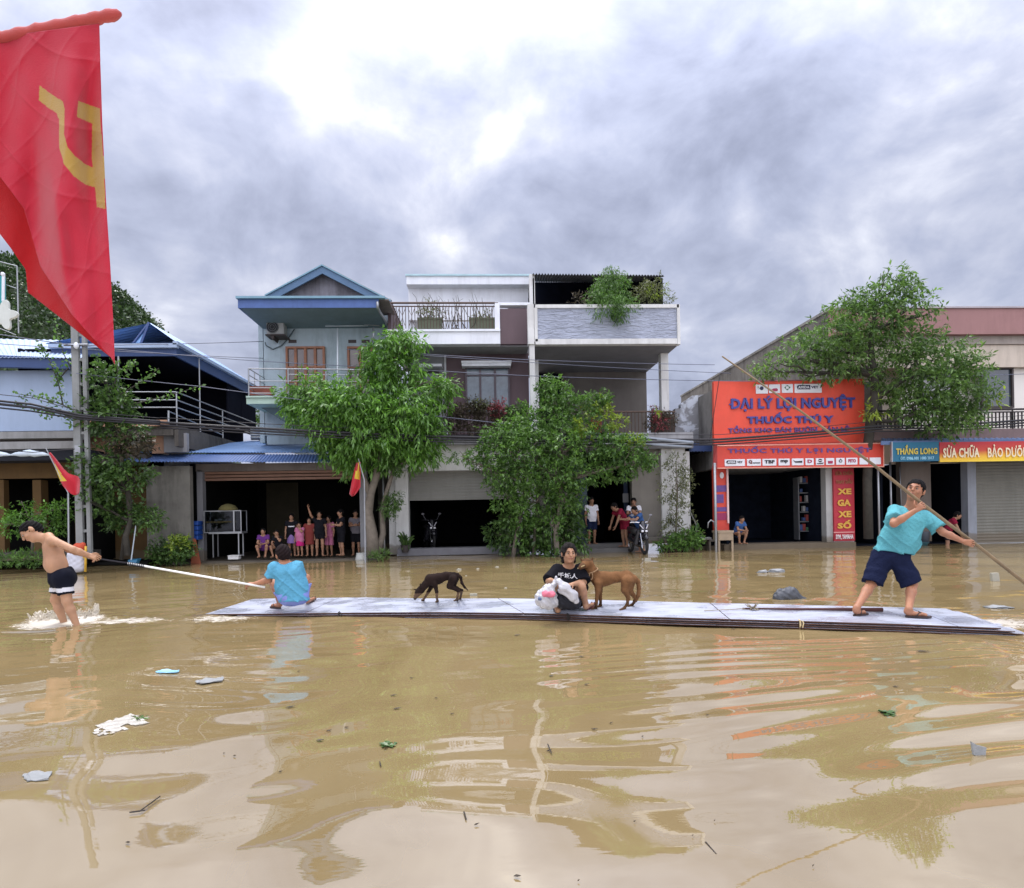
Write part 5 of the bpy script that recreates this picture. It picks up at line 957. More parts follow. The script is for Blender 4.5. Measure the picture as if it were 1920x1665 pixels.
# decorative street sign with white flower shapes at the left edge
ds = thing('decorative_street_sign', 'teal light-frame street decoration with white flower plates at left edge', 'decoration', P(20, 1000, 6.5)); Yd = 6.5
def flower(cx, cy, r, n, rot): return [(cx+r*(.78+.22*math.cos(n*a+rot))*math.cos(a), cy+r*(.78+.22*math.cos(n*a+rot))*math.sin(a)) for a in [2*PI*k/60 for k in range(60)]]
M_fpl = mat('flower_plate', '#c9cec6', .6, .08, 6, streak=.3)
for (cx, cy, r, rot) in ((8, 592, 29, .4), (-32, 305, 42, 0)):
    B = MB(); shape(B, flower(cx, cy, r, 5, rot), Yd, 0, .03); B.build('flower_plate', M_fpl, ds, bevel=.004)
B = MB(); B.rb(-60, 5.5, 517, 568, Yd+.06, .04, 0); B.build('teal_panel', mat('teal_panel', '#0f8f90', .5, .06), ds)
B = MB(); B.tube([P(6.5, 512, Yd+.05), P(6, 565, Yd+.05)], .014, 6, 0); B.ball(P(5, 514, Yd+.04), (.018, .018, .022), 6, 0); B.build('tube_light', M_white, ds)
B = MB(); B.tube([P(-80, 470, Yd+.1), P(32, 499, Yd+.1), P(35, 625, Yd+.1)], .007, 6); B.tube([P(-120, 300, Yd+.1), P(-118, 1120, Yd+.1)], .04, 8); B.tube([P(9, 533, Yd+.1), P(31, 541, Yd+.1)], .005, 5); B.tube([P(-40, 600, Yd+.1), P(30, 628, Yd+.1)], .005, 5); B.build('frame', M_steel, ds)
# ================================================================== SDF MODELLER (people, dogs, bags)
def V3(*a): return np.array(a, dtype=np.float32)
def nrm(v): v = np.asarray(v, float); return v/np.linalg.norm(v)
class Sdf:
    def __init__(s): s.it = []
    def cap(s, a, b, ra, rb=None, k=.03, flat=False, op='u', sq=None):
        a = np.array(a, float); b = np.array(b, float); rb = ra if rb is None else rb; s.it.append(('c', a, b, ra, rb, k, flat, op, sq)); return s
    def ell(s, c, r, R=None, k=.02, op='u'):
        s.it.append(('e', np.array(c, float), np.array(r, float), np.eye(3) if R is None else np.array(R, float), None, k, False, op, None)); return s
    def plane(s, p, n, region=None): s.it.append(('p', np.array(p, float), nrm(n), region, None, 0, False, 'i', None)); return s
    def bounds(s):
        lo, hi = [], []
        for i in s.it:
            if i[7] != 'u': continue
            if i[0] == 'c': r = max(i[3], i[4])+.02; lo += [i[1]-r, i[2]-r]; hi += [i[1]+r, i[2]+r]
            elif i[0] == 'e': r = i[2].max()+.02; lo.append(i[1]-r); hi.append(i[1]+r)
        return np.min(lo, 0), np.max(hi, 0)
    def mesh(s, h, disp=None):
        lo, hi = s.bounds(); lo = lo-2*h; n = np.ceil((hi-lo)/h).astype(int)+4
        D = np.full(n, .5, np.float32)
        for (ty, a, b, c, d, k, flat, op, sq) in s.it:
            if ty == 'p':
                ax = [lo[i]+h*np.arange(n[i]) for i in range(3)]
                dd = ((ax[0]-a[0])*b[0])[:, None, None]+((ax[1]-a[1])*b[1])[None, :, None]+((ax[2]-a[2])*b[2])[None, None, :]
                if c is not None:
                    cc, cr = c; m = ((ax[0]-cc[0])**2)[:, None, None]+((ax[1]-cc[1])**2)[None, :, None]+((ax[2]-cc[2])**2)[None, None, :] < cr**2
                    D = np.where(m, np.maximum(D, dd), D).astype(np.float32)
                else: D = np.maximum(D, dd).astype(np.float32)
                continue
            if ty == 'c': r = max(c, d)+k+4*h; l0 = np.minimum(a, b)-r; h0 = np.maximum(a, b)+r
            else: r = b.max()+k+4*h; l0 = a-r; h0 = a+r
            i0 = np.clip(((l0-lo)/h).astype(int), 0, n-1); i1 = np.clip(((h0-lo)/h).astype(int)+1, 1, n)
            if (i1 <= i0).any(): continue
            X, Y, Z = np.meshgrid(*[lo[i]+h*np.arange(i0[i], i1[i]) for i in range(3)], indexing='ij'); p = np.stack([X, Y, Z], -1).astype(np.float32)
            if ty == 'c':
                ab = b-a; L2 = ab@ab+1e-9; t_ = ((p-a)@ab)/L2; tc_ = np.clip(t_, 0, 1); q = p-a-tc_[..., None]*ab
                if sq is not None: w_ = q@nrm(sq[0]); q = q-(w_*(1-1/sq[1]))[..., None]*nrm(sq[0])
                dd = np.linalg.norm(q, axis=-1)-(c+(d-c)*tc_)
                if flat: L = math.sqrt(L2); dd = np.maximum(dd, (t_-1)*L)
            else:
                q = (p-a)@c.T; k0 = np.linalg.norm(q/b, axis=-1); k1 = np.linalg.norm(q/(b*b), axis=-1)+1e-9; dd = k0*(k0-1)/k1
            sl = tuple(slice(i0[i], i1[i]) for i in range(3)); o = D[sl]
            if op == 'u':
                if flat: r_ = np.minimum(o, dd)
                else: hh = np.clip(.5+.5*(o-dd)/k, 0, 1); r_ = o*(1-hh)+dd*hh-k*hh*(1-hh)
            elif op == 's': hh = np.clip(.5-.5*(o+dd)/k, 0, 1); r_ = o*(1-hh)-dd*hh+k*hh*(1-hh)
            D[sl] = r_
        if disp is not None:
            X, Y, Z = np.meshgrid(*[lo[i]+h*np.arange(n[i]) for i in range(3)], indexing='ij'); D = D+disp(X, Y, Z).astype(np.float32)*(np.abs(D) < .08)
        return nets(D, lo, h)
def nets(D, lo, h):
    s = D < 0; n = np.array(D.shape); S = np.zeros((*(n-1), 3), np.float32); Cn = np.zeros(n-1, np.int32)
    for ax in range(3):
        for i in (0, 1):
            for j in (0, 1):
                o = [0, 0, 0]; oa = [a for a in range(3) if a != ax]; o[oa[0]] = i; o[oa[1]] = j
                sa = tuple(slice(o[a], n[a]-1+o[a]) for a in range(3)); ob = list(o); ob[ax] = 1; sb = tuple(slice(ob[a], n[a]-1+ob[a]) for a in range(3))
                A, B_ = D[sa], D[sb]; m = (A < 0) != (B_ < 0); t_ = np.where(m, A/(A-B_+1e-12), 0)
                for a in range(3): S[..., a] += np.where(m, (t_ if a == ax else o[a]), 0)
                Cn += m
    act = Cn > 0; idx = -np.ones(Cn.shape, np.int64); idx[act] = np.arange(act.sum()); I = np.argwhere(act)
    V = (I+S[act]/Cn[act][:, None])*h+lo
    F = []
    for ax in range(3):
        oa = [a for a in range(3) if a != ax]
        sl = [slice(1, n[a]-1) for a in range(3)]; sl[ax] = slice(0, n[ax]-1); A = D[tuple(sl)]; sl2 = list(sl); sl2[ax] = slice(1, n[ax]); B_ = D[tuple(sl2)]
        for sg in (0, 1):
            m = ((A < 0) & (B_ >= 0)) if sg == 0 else ((A >= 0) & (B_ < 0)); q = np.argwhere(m)
            for a in range(3):
                if a != ax: q[:, a] += 1
            c = []
            for (u, v) in ((0, 0), (1, 0), (1, 1), (0, 1)):
                r = q.copy(); r[:, oa[0]] -= u; r[:, oa[1]] -= v; c.append(idx[r[:, 0], r[:, 1], r[:, 2]])
            f = np.stack(c, 1)
            if (sg == 0) != (ax == 1): f = f[:, ::-1]
            F.append(f)
    return V, np.concatenate(F)[:, ::-1]
def emit(name, parts, mats, parent, smooth=True):
    """join (V,F,material index) pieces into one mesh"""
    Vs, Fs, ms, b = [], [], [], 0
    for V, F, m in parts:
        Vs.append(np.asarray(V, np.float32)); Fs += [tuple(int(i)+b for i in f) for f in F]; ms += [m]*len(F); b += len(V)
    return link_mesh(name, np.concatenate(Vs), Fs, mats, parent, smooth, ms)
def tubeVF(pts, rs, n=7): B = MB(); B.tube(pts, rs, n); return np.array(B.v), B.f
def ballVF(c, r, n=6): B = MB(); B.ball(c, r, n); return np.array(B.v), B.f
def skinmat(name, c): 
    m = mat(name, c, .52, .16, 6, .2, 90, spec=.35); b = m.node_tree.nodes['Principled BSDF']; b.inputs['Subsurface Weight'].default_value = .12; b.inputs['Subsurface Radius'].default_value = (.02, .008, .004); b.inputs['Subsurface Scale'].default_value = .4; return m
SK = skinmat('skin', (.37, .20, .115)); SK2 = skinmat('skin_ruddy', (.34, .155, .085)); SKD = skinmat('skin_shaded', (.28, .15, .09))
HAIR = mat('black_hair', (.006, .005, .005), .7, .3, 30, .7, 200, spec=.12); HAIR2 = mat('greying_hair', (.016, .013, .012), .75, .5, 30, .7, 200, spec=.12)
LIP = mat('lip', (.32, .10, .08), .5); BROW = mat('brow', (.03, .02, .018), .8); EYE = mat('eye', (.02, .015, .012), .2); EYEW = mat('eye_white', (.30, .25, .21), .4)
RUB = mat('sandal_rubber', (.035, .02, .018), .7, .2, 8)
def fabric(name, c, folds=.35, vs=5): return mat(name, c, .95, .12, vs, folds, 34, spec=.06)
def frame(face, up):
    f = nrm(face); u = nrm(np.asarray(up, float)-f*np.dot(up, f)); s = np.cross(f, u); return s, f, u
def add_head(S, c, face, up, s=1.0, ears=True):
    sd, f, u = frame(face, up); R = np.stack([sd, f, u])
    c = np.array(c, float)
    S.ell(c+u*.022*s-f*.008*s, (.074*s, .092*s, .088*s), R, .02); S.ell(c-u*.038*s+f*.014*s, (.058*s, .068*s, .070*s), R, .03)
    S.ell(c-u*.083*s+f*.052*s, (.028*s, .026*s, .022*s), R, .02)
    S.ell(c+f*.082*s+u*.022*s, (.045*s, .012*s, .014*s), R, .012)
    S.cap(c+f*.088*s+u*.012*s, c+f*.102*s-u*.018*s, .008*s, .013*s, .012)
    for k in (-1, 1):
        S.ell(c+f*.089*s+u*.007*s+sd*k*.030*s, (.017*s, .012*s, .011*s), R, .01, 's')
        S.ell(c+f*.062*s-u*.022*s+sd*k*.036*s, (.022*s, .022*s, .022*s), R, .02)
        S.cap(c+f*.083*s-u*.045*s, c+f*.076*s-u*.046*s+sd*k*.02*s, .010*s, .007*s, .01)
        if ears: S.ell(c+sd*k*.078*s-f*.008*s-u*.005*s, (.011*s, .020*s, .033*s), R, .01)
def head_marks(c, face, up, s=1.0, skin=0):
    sd, f, u = frame(face, up); c = np.array(c, float); o = []
    for k in (-1, 1):
        e = c+f*.0815*s+u*.007*s+sd*k*.030*s
        V, F = ballVF(e, .0085*s, 4); o.append((V, F, 2)); V, F = ballVF(e+f*.0045*s, .0062*s, 4); o.append((V, F, 3))
        V, F = tubeVF([c+f*.091*s+u*.027*s+sd*k*.012*s, c+f*.092*s+u*.031*s+sd*k*.028*s, c+f*.080*s+u*.027*s+sd*k*.047*s], [.003*s, .0038*s, .002*s], 5); o.append((V, F, 4))
    V, F = tubeVF([c+f*.079*s-u*.047*s+sd*.024*s, c+f*.0905*s-u*.045*s, c+f*.079*s-u*.047*s-sd*.024*s], [.002*s, .0055*s, .002*s], 6); o.append((V, F, 1))
    return o
def add_hair(name, c, face, up, parent, m, s=1.0, long=None, h=.009, bald=0, th=.010):
    sd, f, u = frame(face, up); R = np.stack([sd, f, u]); c = np.array(c, float); S = Sdf()
    S.ell(c+u*.026*s-f*.012*s, ((.074+th)*s, (.092+th)*s, (.088+th)*s), R, .02)
    if long:
        for (a, b, ra, rb) in long: S.cap(c+sd*a[0]*s+f*a[1]*s+u*a[2]*s, c+sd*b[0]*s+f*b[1]*s+u*b[2]*s, ra*s, rb*s, .03)
        S.ell(c+f*.088*s-u*(.030-bald)*s, (.062*s, .062*s, .088*s), R, .008, 's')
    else:
        S.cap(c-f*.050*s-u*.005*s, c-f*.045*s-u*.045*s, .062*s, .050*s, .03)
        S.ell(c+f*.078*s-u*(.052-bald)*s, (.095*s, .092*s, .094*s), R, .008, 's'); S.plane(c-u*.062*s, -u)
    q = lambda X, Y, Z: .0055*np.sin(X*210+Y*90+3*np.sin(Z*60))*np.sin(Z*170+X*50)+.004*np.sin(X*95-Z*120+Y*70)
    V, F = S.mesh(h, q); return link_mesh(name, V, F, m, parent, True)
def hand(S, w, d, n, s=1.0, curl=(.25, .35, .3), spread=.12, thumb=1, thumb_dir=None):
    """palm added to the body SDF, fingers returned as tubes. d towards the knuckles, n palm normal (curl side), thumb=+1/-1 side"""
    w = np.array(w, float); d = nrm(d); n = nrm(np.asarray(n, float)-d*np.dot(n, d)); sd = np.cross(d, n)*thumb; out = []
    kn = []
    for i, (o, L) in enumerate(((.032, .040), (.011, .044), (-.010, .041), (-.030, .033))):
        k = w+d*(.082-.004*abs(i-1))*s+sd*o*s; kn.append((k, L)); S.cap(w+d*.015*s+sd*o*.55*s, k, .015*s, .0105*s, .008)
    for i, (k, L) in enumerate(kn):
        dd = nrm(d+sd*(.1-.07*i)*spread*4); a = 0; p = k.copy(); pts = [k-dd*.012*s, k]
        for j, q in enumerate((L, L*.62, L*.48)):
            a += curl[j]*(1+.08*i); v = dd*math.cos(a)+n*math.sin(a); p = p+v*q*s; pts.append(p.copy())
        out.append(tubeVF(pts, [.0095*s, .0093*s, .0085*s, .0078*s, .0045*s], 7))
    t0 = w+d*.022*s+sd*.024*s; td = nrm(thumb_dir) if thumb_dir is not None else nrm(d*.75+sd*.62+n*.35)
    pts = [t0, t0+td*.030*s, t0+td*.055*s+n*.006*s, t0+nrm(td+n*.5+d*.2)*.080*s]; out.append(tubeVF(pts, [.013*s, .0115*s, .0095*s, .005*s], 7))
    return [(V, F, 0) for V, F in out]
def foot(S, an, to, s=1.0):
    an = np.array(an, float); to = np.array(to, float); d = nrm(to-an); dn = V3(0, 0, 1)
    S.cap(an, an-np.array([0, 0, .035])*s-d*.02*s, .036*s, .034*s, .02)
    S.cap(an-np.array([0, 0, .045])*s, to+np.array([0, 0, .012]), .032*s, .022*s, .025)
    sd = nrm(np.cross(d, dn)); S.cap(to-d*.03*s+sd*.022*s+np.array([0, 0, .012]), to+sd*.02*s+np.array([0, 0, .010]), .018*s, .013*s, .012); S.cap(to-d*.04*s-sd*.022*s+np.array([0, 0, .012]), to-d*.015*s-sd*.026*s+np.array([0, 0, .010]), .017*s, .012*s, .012)
def body(J, s=1.0, fat=1.0, head=True, arms=True, feet=True, h=.010, hs=1.0):
    S = Sdf(); g = lambda k: np.array(J[k], float); f = g('fwd') if 'fwd' in J else None
    shL, shR, hL, hR = g('shL'), g('shR'), g('hipL'), g('hipR'); ms, mh = (shL+shR)/2, (hL+hR)/2; ax = nrm(ms-mh)
    ch = ms-ax*.10*s; bl = ms*.38+mh*.62+(nrm(J['fwd'])*.02*fat if f is not None else 0)
    lat = nrm(shR-shL)
    for k, sh, hp in ((-1, shL, hL), (1, shR, hR)):
        c = ch+lat*k*.070*s; b = bl+lat*k*.052*s*fat; p = mh*.5+hp*.5
        S.cap(c, b, .098*s*(.9+.1*fat), .094*s*fat, .05); S.cap(b, p, .094*s*fat, .10*s, .05); S.cap(ms+lat*k*.05*s-ax*.02*s, sh-ax*.015*s, .062*s, .056*s, .04); S.cap(ms+ax*.045*s, ms*.45+sh*.55+ax*.0*s, .045*s, .045*s, .04)
    hd, up = g('head'), nrm(J['up']); S.cap(ms+ax*.0*s, hd-up*.075*s*hs, .058*s, .052*s*hs, .03)
    if head: add_head(S, hd, J['face'], J['up'], s*hs)
    for k in 'LR':
        sh, el, wr = g('sh'+k), g('el'+k), g('wr'+k)
        S.cap(sh, el, .050*s, .040*s, .03); m = el*.65+wr*.35; S.cap(el, m, .040*s, .040*s, .02); S.cap(m, wr, .040*s, .026*s, .02)
        hp, kn, an = g('hip'+k), g('kn'+k), g('an'+k)
        S.cap(hp, kn, .088*s*(.85+.15*fat), .056*s, .04); c = kn*.68+an*.32; S.cap(kn, c, .053*s, .054*s, .03); S.cap(c, an, .052*s, .034*s, .03)
        if feet and 'to'+k in J: foot(S, an, g('to'+k), s)
    return S
def torso_cloth(J, s=1.0, fat=1.0, off=.024, sleeve=.62, flare=.022, hem=None, neck=True, h=.011, folds=.006, low=None, sl_flat=True):
    S = Sdf(); g = lambda k: np.array(J[k], float); shL, shR, hL, hR = g('shL'), g('shR'), g('hipL'), g('hipR'); ms, mh = (shL+shR)/2, (hL+hR)/2; ax = nrm(ms-mh); lat = nrm(shR-shL)
    ch = ms-ax*.10*s; bl = ms*.38+mh*.62+(nrm(J['fwd'])*.02*fat if 'fwd' in J else 0)
    for k, sh, hp in ((-1, shL, hL), (1, shR, hR)):
        c = ch+lat*k*.072*s; b = bl+lat*k*.056*s*fat; p = mh*.45+hp*.55-ax*.10*s
        S.cap(c, b, .100*s+off, .098*s*fat+off*1.2, .05); S.cap(b, p, .098*s*fat+off*1.2, .108*s+off*1.4, .05); S.cap(ms+lat*k*.05*s-ax*.02*s, sh-ax*.01*s, .058*s+off*.5, .056*s+off*.6, .04)
    for k in 'LR':
        sh, el = g('sh'+k), g('el'+k); e = sh+(el-sh)*sleeve
        if sleeve > 0: S.cap(sh, e, .052*s+off*.6, .052*s+flare, .03); 
    if sleeve > 0 and sl_flat:
        for k in 'LR':
            sh, el = g('sh'+k), g('el'+k); e = sh+(el-sh)*sleeve; S.plane(e, el-sh, (e+nrm(el-sh)*.03, .105*s))
    hd, up = g('head'), nrm(J['up'])
    if neck: S.cap(ms+ax*.025*s, hd, .062*s, .07*s, .008, op='s')
    hp_, hn = hem if hem is not None else (mh-ax*.08*s, -ax)
    S.plane(hp_, hn)
    def q(X, Y, Z):
        a = X*.75+Z*.66+.05*np.sin(Z*9+X*6)+.035*np.sin(Y*14+Z*5); b = X*.8-Z*.6+.05*np.sin(Z*8-X*7)
        r1 = 1-np.abs(np.sin(a*21)); r2 = 1-np.abs(np.sin(b*17+1.3)); m1 = .5+.5*np.sin(X*7+Z*5+2*Y); return -folds*1.2*(r1**3*m1+r2**3*(1-m1))+folds*.5
    return S.mesh(h, q)
def shorts_cloth(J, s=1.0, fat=1.0, off=.018, length=.85, flare=.05, waist=.06, h=.011, folds=.005, cut=True):
    S = Sdf(); g = lambda k: np.array(J[k], float); shL, shR, hL, hR = g('shL'), g('shR'), g('hipL'), g('hipR'); ms, mh = (shL+shR)/2, (hL+hR)/2; ax = nrm(ms-mh)
    S.cap(hL, hR, .105*s*(.8+.2*fat)+off, None, .05); S.cap(mh, mh+ax*.05*s, .11*s*fat+off, .10*s*fat+off, .05)
    for k in 'LR':
        hp, kn = g('hip'+k), g('kn'+k); e = hp+(kn-hp)*length; S.cap(hp, e, .090*s+off, .060*s+flare, .04)
        if cut: S.plane(e, kn-hp, (e+nrm(kn-hp)*.05, .135*s))
    S.plane(mh+ax*waist*s, ax)
    q = (lambda X, Y, Z: folds*np.sin(X*33+2*np.sin(Z*21))*np.sin(Z*17+Y*23))
    return S.mesh(h, q)
def sandal(an, to, parent, s=1.0, m=None):
    an = Vector(an); to = Vector(to); d = (to-an); d.z = 0; d.normalize(); sd = d.cross(Vector((0, 0, 1))); zb = to.z-.006
    B = MB(); o = []
    for k in range(20):
        a = 2*PI*k/20; l = math.cos(a)*.132*s; w_ = math.sin(a)*(.046 if l > 0 else .036)*s; c = (an+to)/2+d*.012*s; p = c+d*l+sd*w_; o.append((p.x, p.y))
    vs = [(x, y, zb-.012) for x, y in o]+[(x, y, zb+.006) for x, y in o]; n = 20
    B.add(vs, [tuple(range(n-1, -1, -1)), tuple(range(n, 2*n))]+[(i, (i+1) % n, (i+1) % n+n, i+n) for i in range(n)])
    t0 = to-d*.01*s+Vector((0, 0, .02)); B.tube([t0, to-d*.06*s+sd*.02*s+Vector((0, 0, .045)), to-d*.10*s+sd*.04*s+Vector((0, 0, 0))], .006*s, 5); B.tube([t0, to-d*.06*s-sd*.02*s+Vector((0, 0, .045)), to-d*.10*s-sd*.04*s+Vector((0, 0, 0))], .006*s, 5)
    return B.build('sandal', m or RUB, parent)
# ================================================================== RAFT
raft = thing('plywood_raft', 'long raft of stacked grey-white plywood sheets carrying three people and two dogs', 'raft', W(1150, 1150, 0))
rn = [(384, 1153, .012), (444, 1154.5, .028), (500, 1156, .04), (660, 1157, .06), (826, 1158, .074), (1000, 1163, .09), (1100, 1168, .097), (1300, 1175, .10), (1500, 1181, .10), (1700, 1186, .09), (1878, 1191, .075)]
NEAR = [(W(x, y, 0), z) for x, y, z in rn]
rf = [(474, 1123, .025), (520, 1122, .03), (600, 1121, .045), (680, 1120, .06), (792, 1122, .07), (950, 1122, .085), (1100, 1124, .097), (1270, 1129, .10), (1450, 1133, .10), (1620, 1137, .092), (1775, 1141, .075)]
FARP = [W(x, y, z) for x, y, z in rf]
def raft_pt(s, t_, dz=0.0):
    k = s*10; i = min(int(k), 9); f = k-i
    a = NEAR[i][0].lerp(NEAR[i+1][0], f); za = NEAR[i][1]*(1-f)+NEAR[i+1][1]*f; b_ = FARP[i].lerp(FARP[i+1], f)
    p = Vector((a.x, a.y, za)).lerp(b_, t_); p.z += dz; return p
M_ply = mat('film_faced_plywood', '#a2a7b4', .55, .09, 2.2, .15, 30, streak=0, spec=.3); M_edge = mat('plywood_edge', '#4a2f22', .8, .3, 8, .4, 60)
bs = M_ply.node_tree; bb = bs.nodes['Principled BSDF']; src = bb.inputs['Base Color'].links[0].from_socket
tcn = nn(bs, 'ShaderNodeTexCoord').outputs['Object']; mp = nn(bs, 'ShaderNodeMapping'); mp.inputs['Scale'].default_value = (.9, 5, 1); mp.inputs['Rotation'].default_value = (0, 0, -.33); bs.links.new(tcn, mp.inputs[0])
mxn = nn(bs, 'ShaderNodeMix', data_type='RGBA'); bs.links.new(ramp(bs, noise(bs, mp.outputs[0], 2.4, 7, .65), [(.47, 0.0), (.72, .55)]), mxn.inputs[0]); bs.links.new(src, mxn.inputs[6]); mxn.inputs[7].default_value = hexc('#6b6352')+(1,); bs.links.new(mxn.outputs[2], bb.inputs['Base Color']); bs.links.new(ramp(bs, noise(bs, tcn, 1.7, 5, .6), [(.42, .12), (.56, .6)]), bb.inputs['Roughness'])
def sheet(s0, s1, dz, th, t0=0.0, t1=1.0, name='sheet', sh=0):
    n = 24; vs = []
    for i in range(n+1):
        s = s0+(s1-s0)*i/n
        for t_ in (t0, t1):
            p = raft_pt(min(max(s, 0), 1), t_, dz)
            if s > 1: e = raft_pt(1, t_, dz)-raft_pt(.97, t_, dz); p = raft_pt(1, t_, dz)+e*((s-1)/.03)
            vs += [p, p-Vector((0, 0, th))]
    fs, ms = [], []
    for i in range(n):
        a = i*4; b_ = a+4; fs += [(a, b_, b_+2, a+2), (a+1, a+3, b_+3, b_+1), (a, a+1, b_+1, b_), (a+2, b_+2, b_+3, a+3)]; ms += [0, 1, 1, 1]
    fs += [(0, 2, 3, 1), (n*4, n*4+1, n*4+3, n*4+2)]; ms += [1, 1]
    return link_mesh(name, np.array([tuple(v) for v in vs]), fs, [M_ply, M_edge], raft, False, ms)
cuts = [0, .245, .49, .735, .955, 1.0]; th = .013
for a, b_ in zip(cuts[:-1], cuts[1:]): sheet(a+.0005, b_-.0005, 0, th)
sheet(0.10, 1.013, -.026, .010, -.010, .99); sheet(.16, 1.022, -.050, .010, -.004, .99); sheet(.28, 1.034, -.072, .010, -.014, .99); sheet(.05, .96, -.014, .012, .03, .95, 'core'); sheet(.05, .97, -.037, .012, .035, .95, 'core'); sheet(.1, .97, -.061, .011, .03, .95, 'core')
for s in (.285, .565, .80):
    B = MB(); B.tube([raft_pt(s, .03, .008), raft_pt(s, -.012, .004), raft_pt(s, -.018, -.05), raft_pt(s, .02, -.1)], [.008, .011, .010, .008], 6); B.tube([raft_pt(s+.002, -.01, .006), raft_pt(s+.003, -.02, -.02), raft_pt(s+.002, -.02, -.07)], .007, 5); B.build('lashing', mat('pale_rope', '#b8a67e', .9, .2, 20) if s > .7 else mat('dark_rope', '#2c2622', .9), raft)
# pole / plank lying on deck with a tied stick bundle
o = MB(); a, b_ = W(1392, 1141, .118), W(1655, 1143.5, .122); o.tube([a, a.lerp(b_, .5), b_], [.011, .016, .026], 7); o = o.build('loose_pole', mat('dark_red_wood', '#43211c', .6, .2, 6), None, True); tag(o, 'dark wooden pole lying on the raft deck behind the standing man', 'pole')
o = MB(); rg = np.random.default_rng(9); c = W(1412, 1140, .13)
for k in range(12): q_ = Vector((rg.normal()*.10, rg.normal()*.04, abs(rg.normal())*.035)); o.tube([c+q_, c+q_*.1, c-q_*.8+Vector((0, 0, .01))], .005, 4)
o.tube([c-Vector((.10, 0, 0)), c-Vector((.3, -.01, .012)), c-Vector((.55, .0, .015)), c-Vector((.62, .02, .015))], .005, 4)
o = o.build('twig_bundle', mat('dry_twig', '#8b806c', .9, .2, 8)); tag(o, 'small bundle of dry twigs and string tied on the dark pole', 'twigs')
DZ = .10
def D(px, py, Y): return np.array(P(px, py, Y))
# ================================================================== MAIN PEOPLE
CY = fabric('cyan_shirt', (.11, .36, .40), 1.0); CY2 = fabric('blue_shirt', (.10, .32, .46), 1.0); NAVY = fabric('navy_shorts', (.012, .016, .040), .8); BLK = fabric('black_cotton', (.010, .010, .013), .35); LIL = fabric('lilac_blue_shorts', (.20, .25, .55), .4)
# ---- man with the pole
Yb = 7.12
pm = thing('person', 'man in turquoise T-shirt and navy shorts standing on the raft pushing a long pole', 'person', W(1668, 1150, .1))
tL, tR = W(1735, 1155, DZ+.012), W(1619, 1150, DZ+.012)
J = dict(head=D(1716, 920, Yb-.10), face=(-.70, -.66, .22), up=(.22, -.05, 1), fwd=(.25, -.95, 0), shR=D(1677, 956, Yb+.02), shL=D(1734, 967, Yb-.12), elR=D(1676, 982, Yb-.34), wrR=D(1717, 957, Yb-.46), elL=D(1768, 998, Yb-.26), wrL=D(1806, 1015, Yb-.44),
 hipR=D(1655, 1043, Yb+.06), hipL=D(1684, 1046, Yb-.02), knR=D(1634, 1094, Yb+.02), knL=D(1710, 1096, Yb-.10), anR=W(1606, 1140, DZ+.085), anL=W(1704, 1142, DZ+.085), toR=tR, toL=tL)
dR = np.array(tR)-np.array(J['anR']); S = body(J, 1.0, 1.02, h=.010, hs=1.16)
pa, pb = P(1731, 946, Yb-.43), P(1826, 1018, Yb-.43); pdir = nrm(np.array(pb-pa))
Hs = hand(S, J['wrR'], D(1733, 945, Yb-.50)-J['wrR'], (.45, .85, -.3), 1.0, (.75, .95, .7), .05, 1, pdir*-.8+np.array([0, -.3, .5]))
Hs += hand(S, J['wrL'], D(1832, 1021, Yb-.49)-J['wrL'], (.1, .95, .1), 1.0, (.55, .85, .7), .08, -1, pdir*.9+np.array([0, -.2, .3]))
V, F = S.mesh(.010); emit('body', [(V, F, 0)]+Hs+head_marks(J['head'], J['face'], J['up'], 1.16), [SK2, LIP, EYEW, EYE, BROW], pm)
add_hair('hair', J['head'], J['face'], J['up'], pm, HAIR, 1.16, bald=.018, th=.009)
J2 = dict(J); V, F = torso_cloth(J2, 1.0, 1.12, .032, .80, .048, hem=((D(1628, 1029, Yb)+D(1706, 1042, Yb))/2, nrm(np.array([-.16, 0, -1]))), folds=.018, h=.010); link_mesh('t_shirt', V, F, CY, pm, True)
V, F = shorts_cloth(J, 1.0, 1.05, .022, .98, .062, .10, h=.010, folds=.010); link_mesh('shorts', V, F, NAVY, pm, True)
sandal(J['anR'], tR, pm); sandal(J['anL'], tL, pm)
# long bamboo pole through both hands
B = MB(); T = P(1354, 668, Yb-.42); d = (pb-pa).normalized(); E = pb+d*2.0; pts = [T, P(1500, 770, Yb-.42), P(1640, 873, Yb-.42), pa, pb, P(1915, 1088, Yb-.42), P(1915, 1088, Yb-.42)+d*.9]; B.tube(pts, [.008, .012, .016, .0185, .0195, .021, .022], 9)
for k in range(1, 22):
    f = k/22*5.6; i = int(f); c = pts[i].lerp(pts[i+1], f-i); dd = (pts[i+1]-pts[i]).normalized(); r_ = .008+.0112*min(1, f/4); B.tube([c-dd*.006, c, c+dd*.006], [r_, r_+.003, r_], 9)
o = B.build('punting_pole', mat('bamboo', '#78664a', .6, .3, 5, .3, 40), None, True); tag(o, 'long bamboo punting pole held diagonally by the standing man', 'pole')
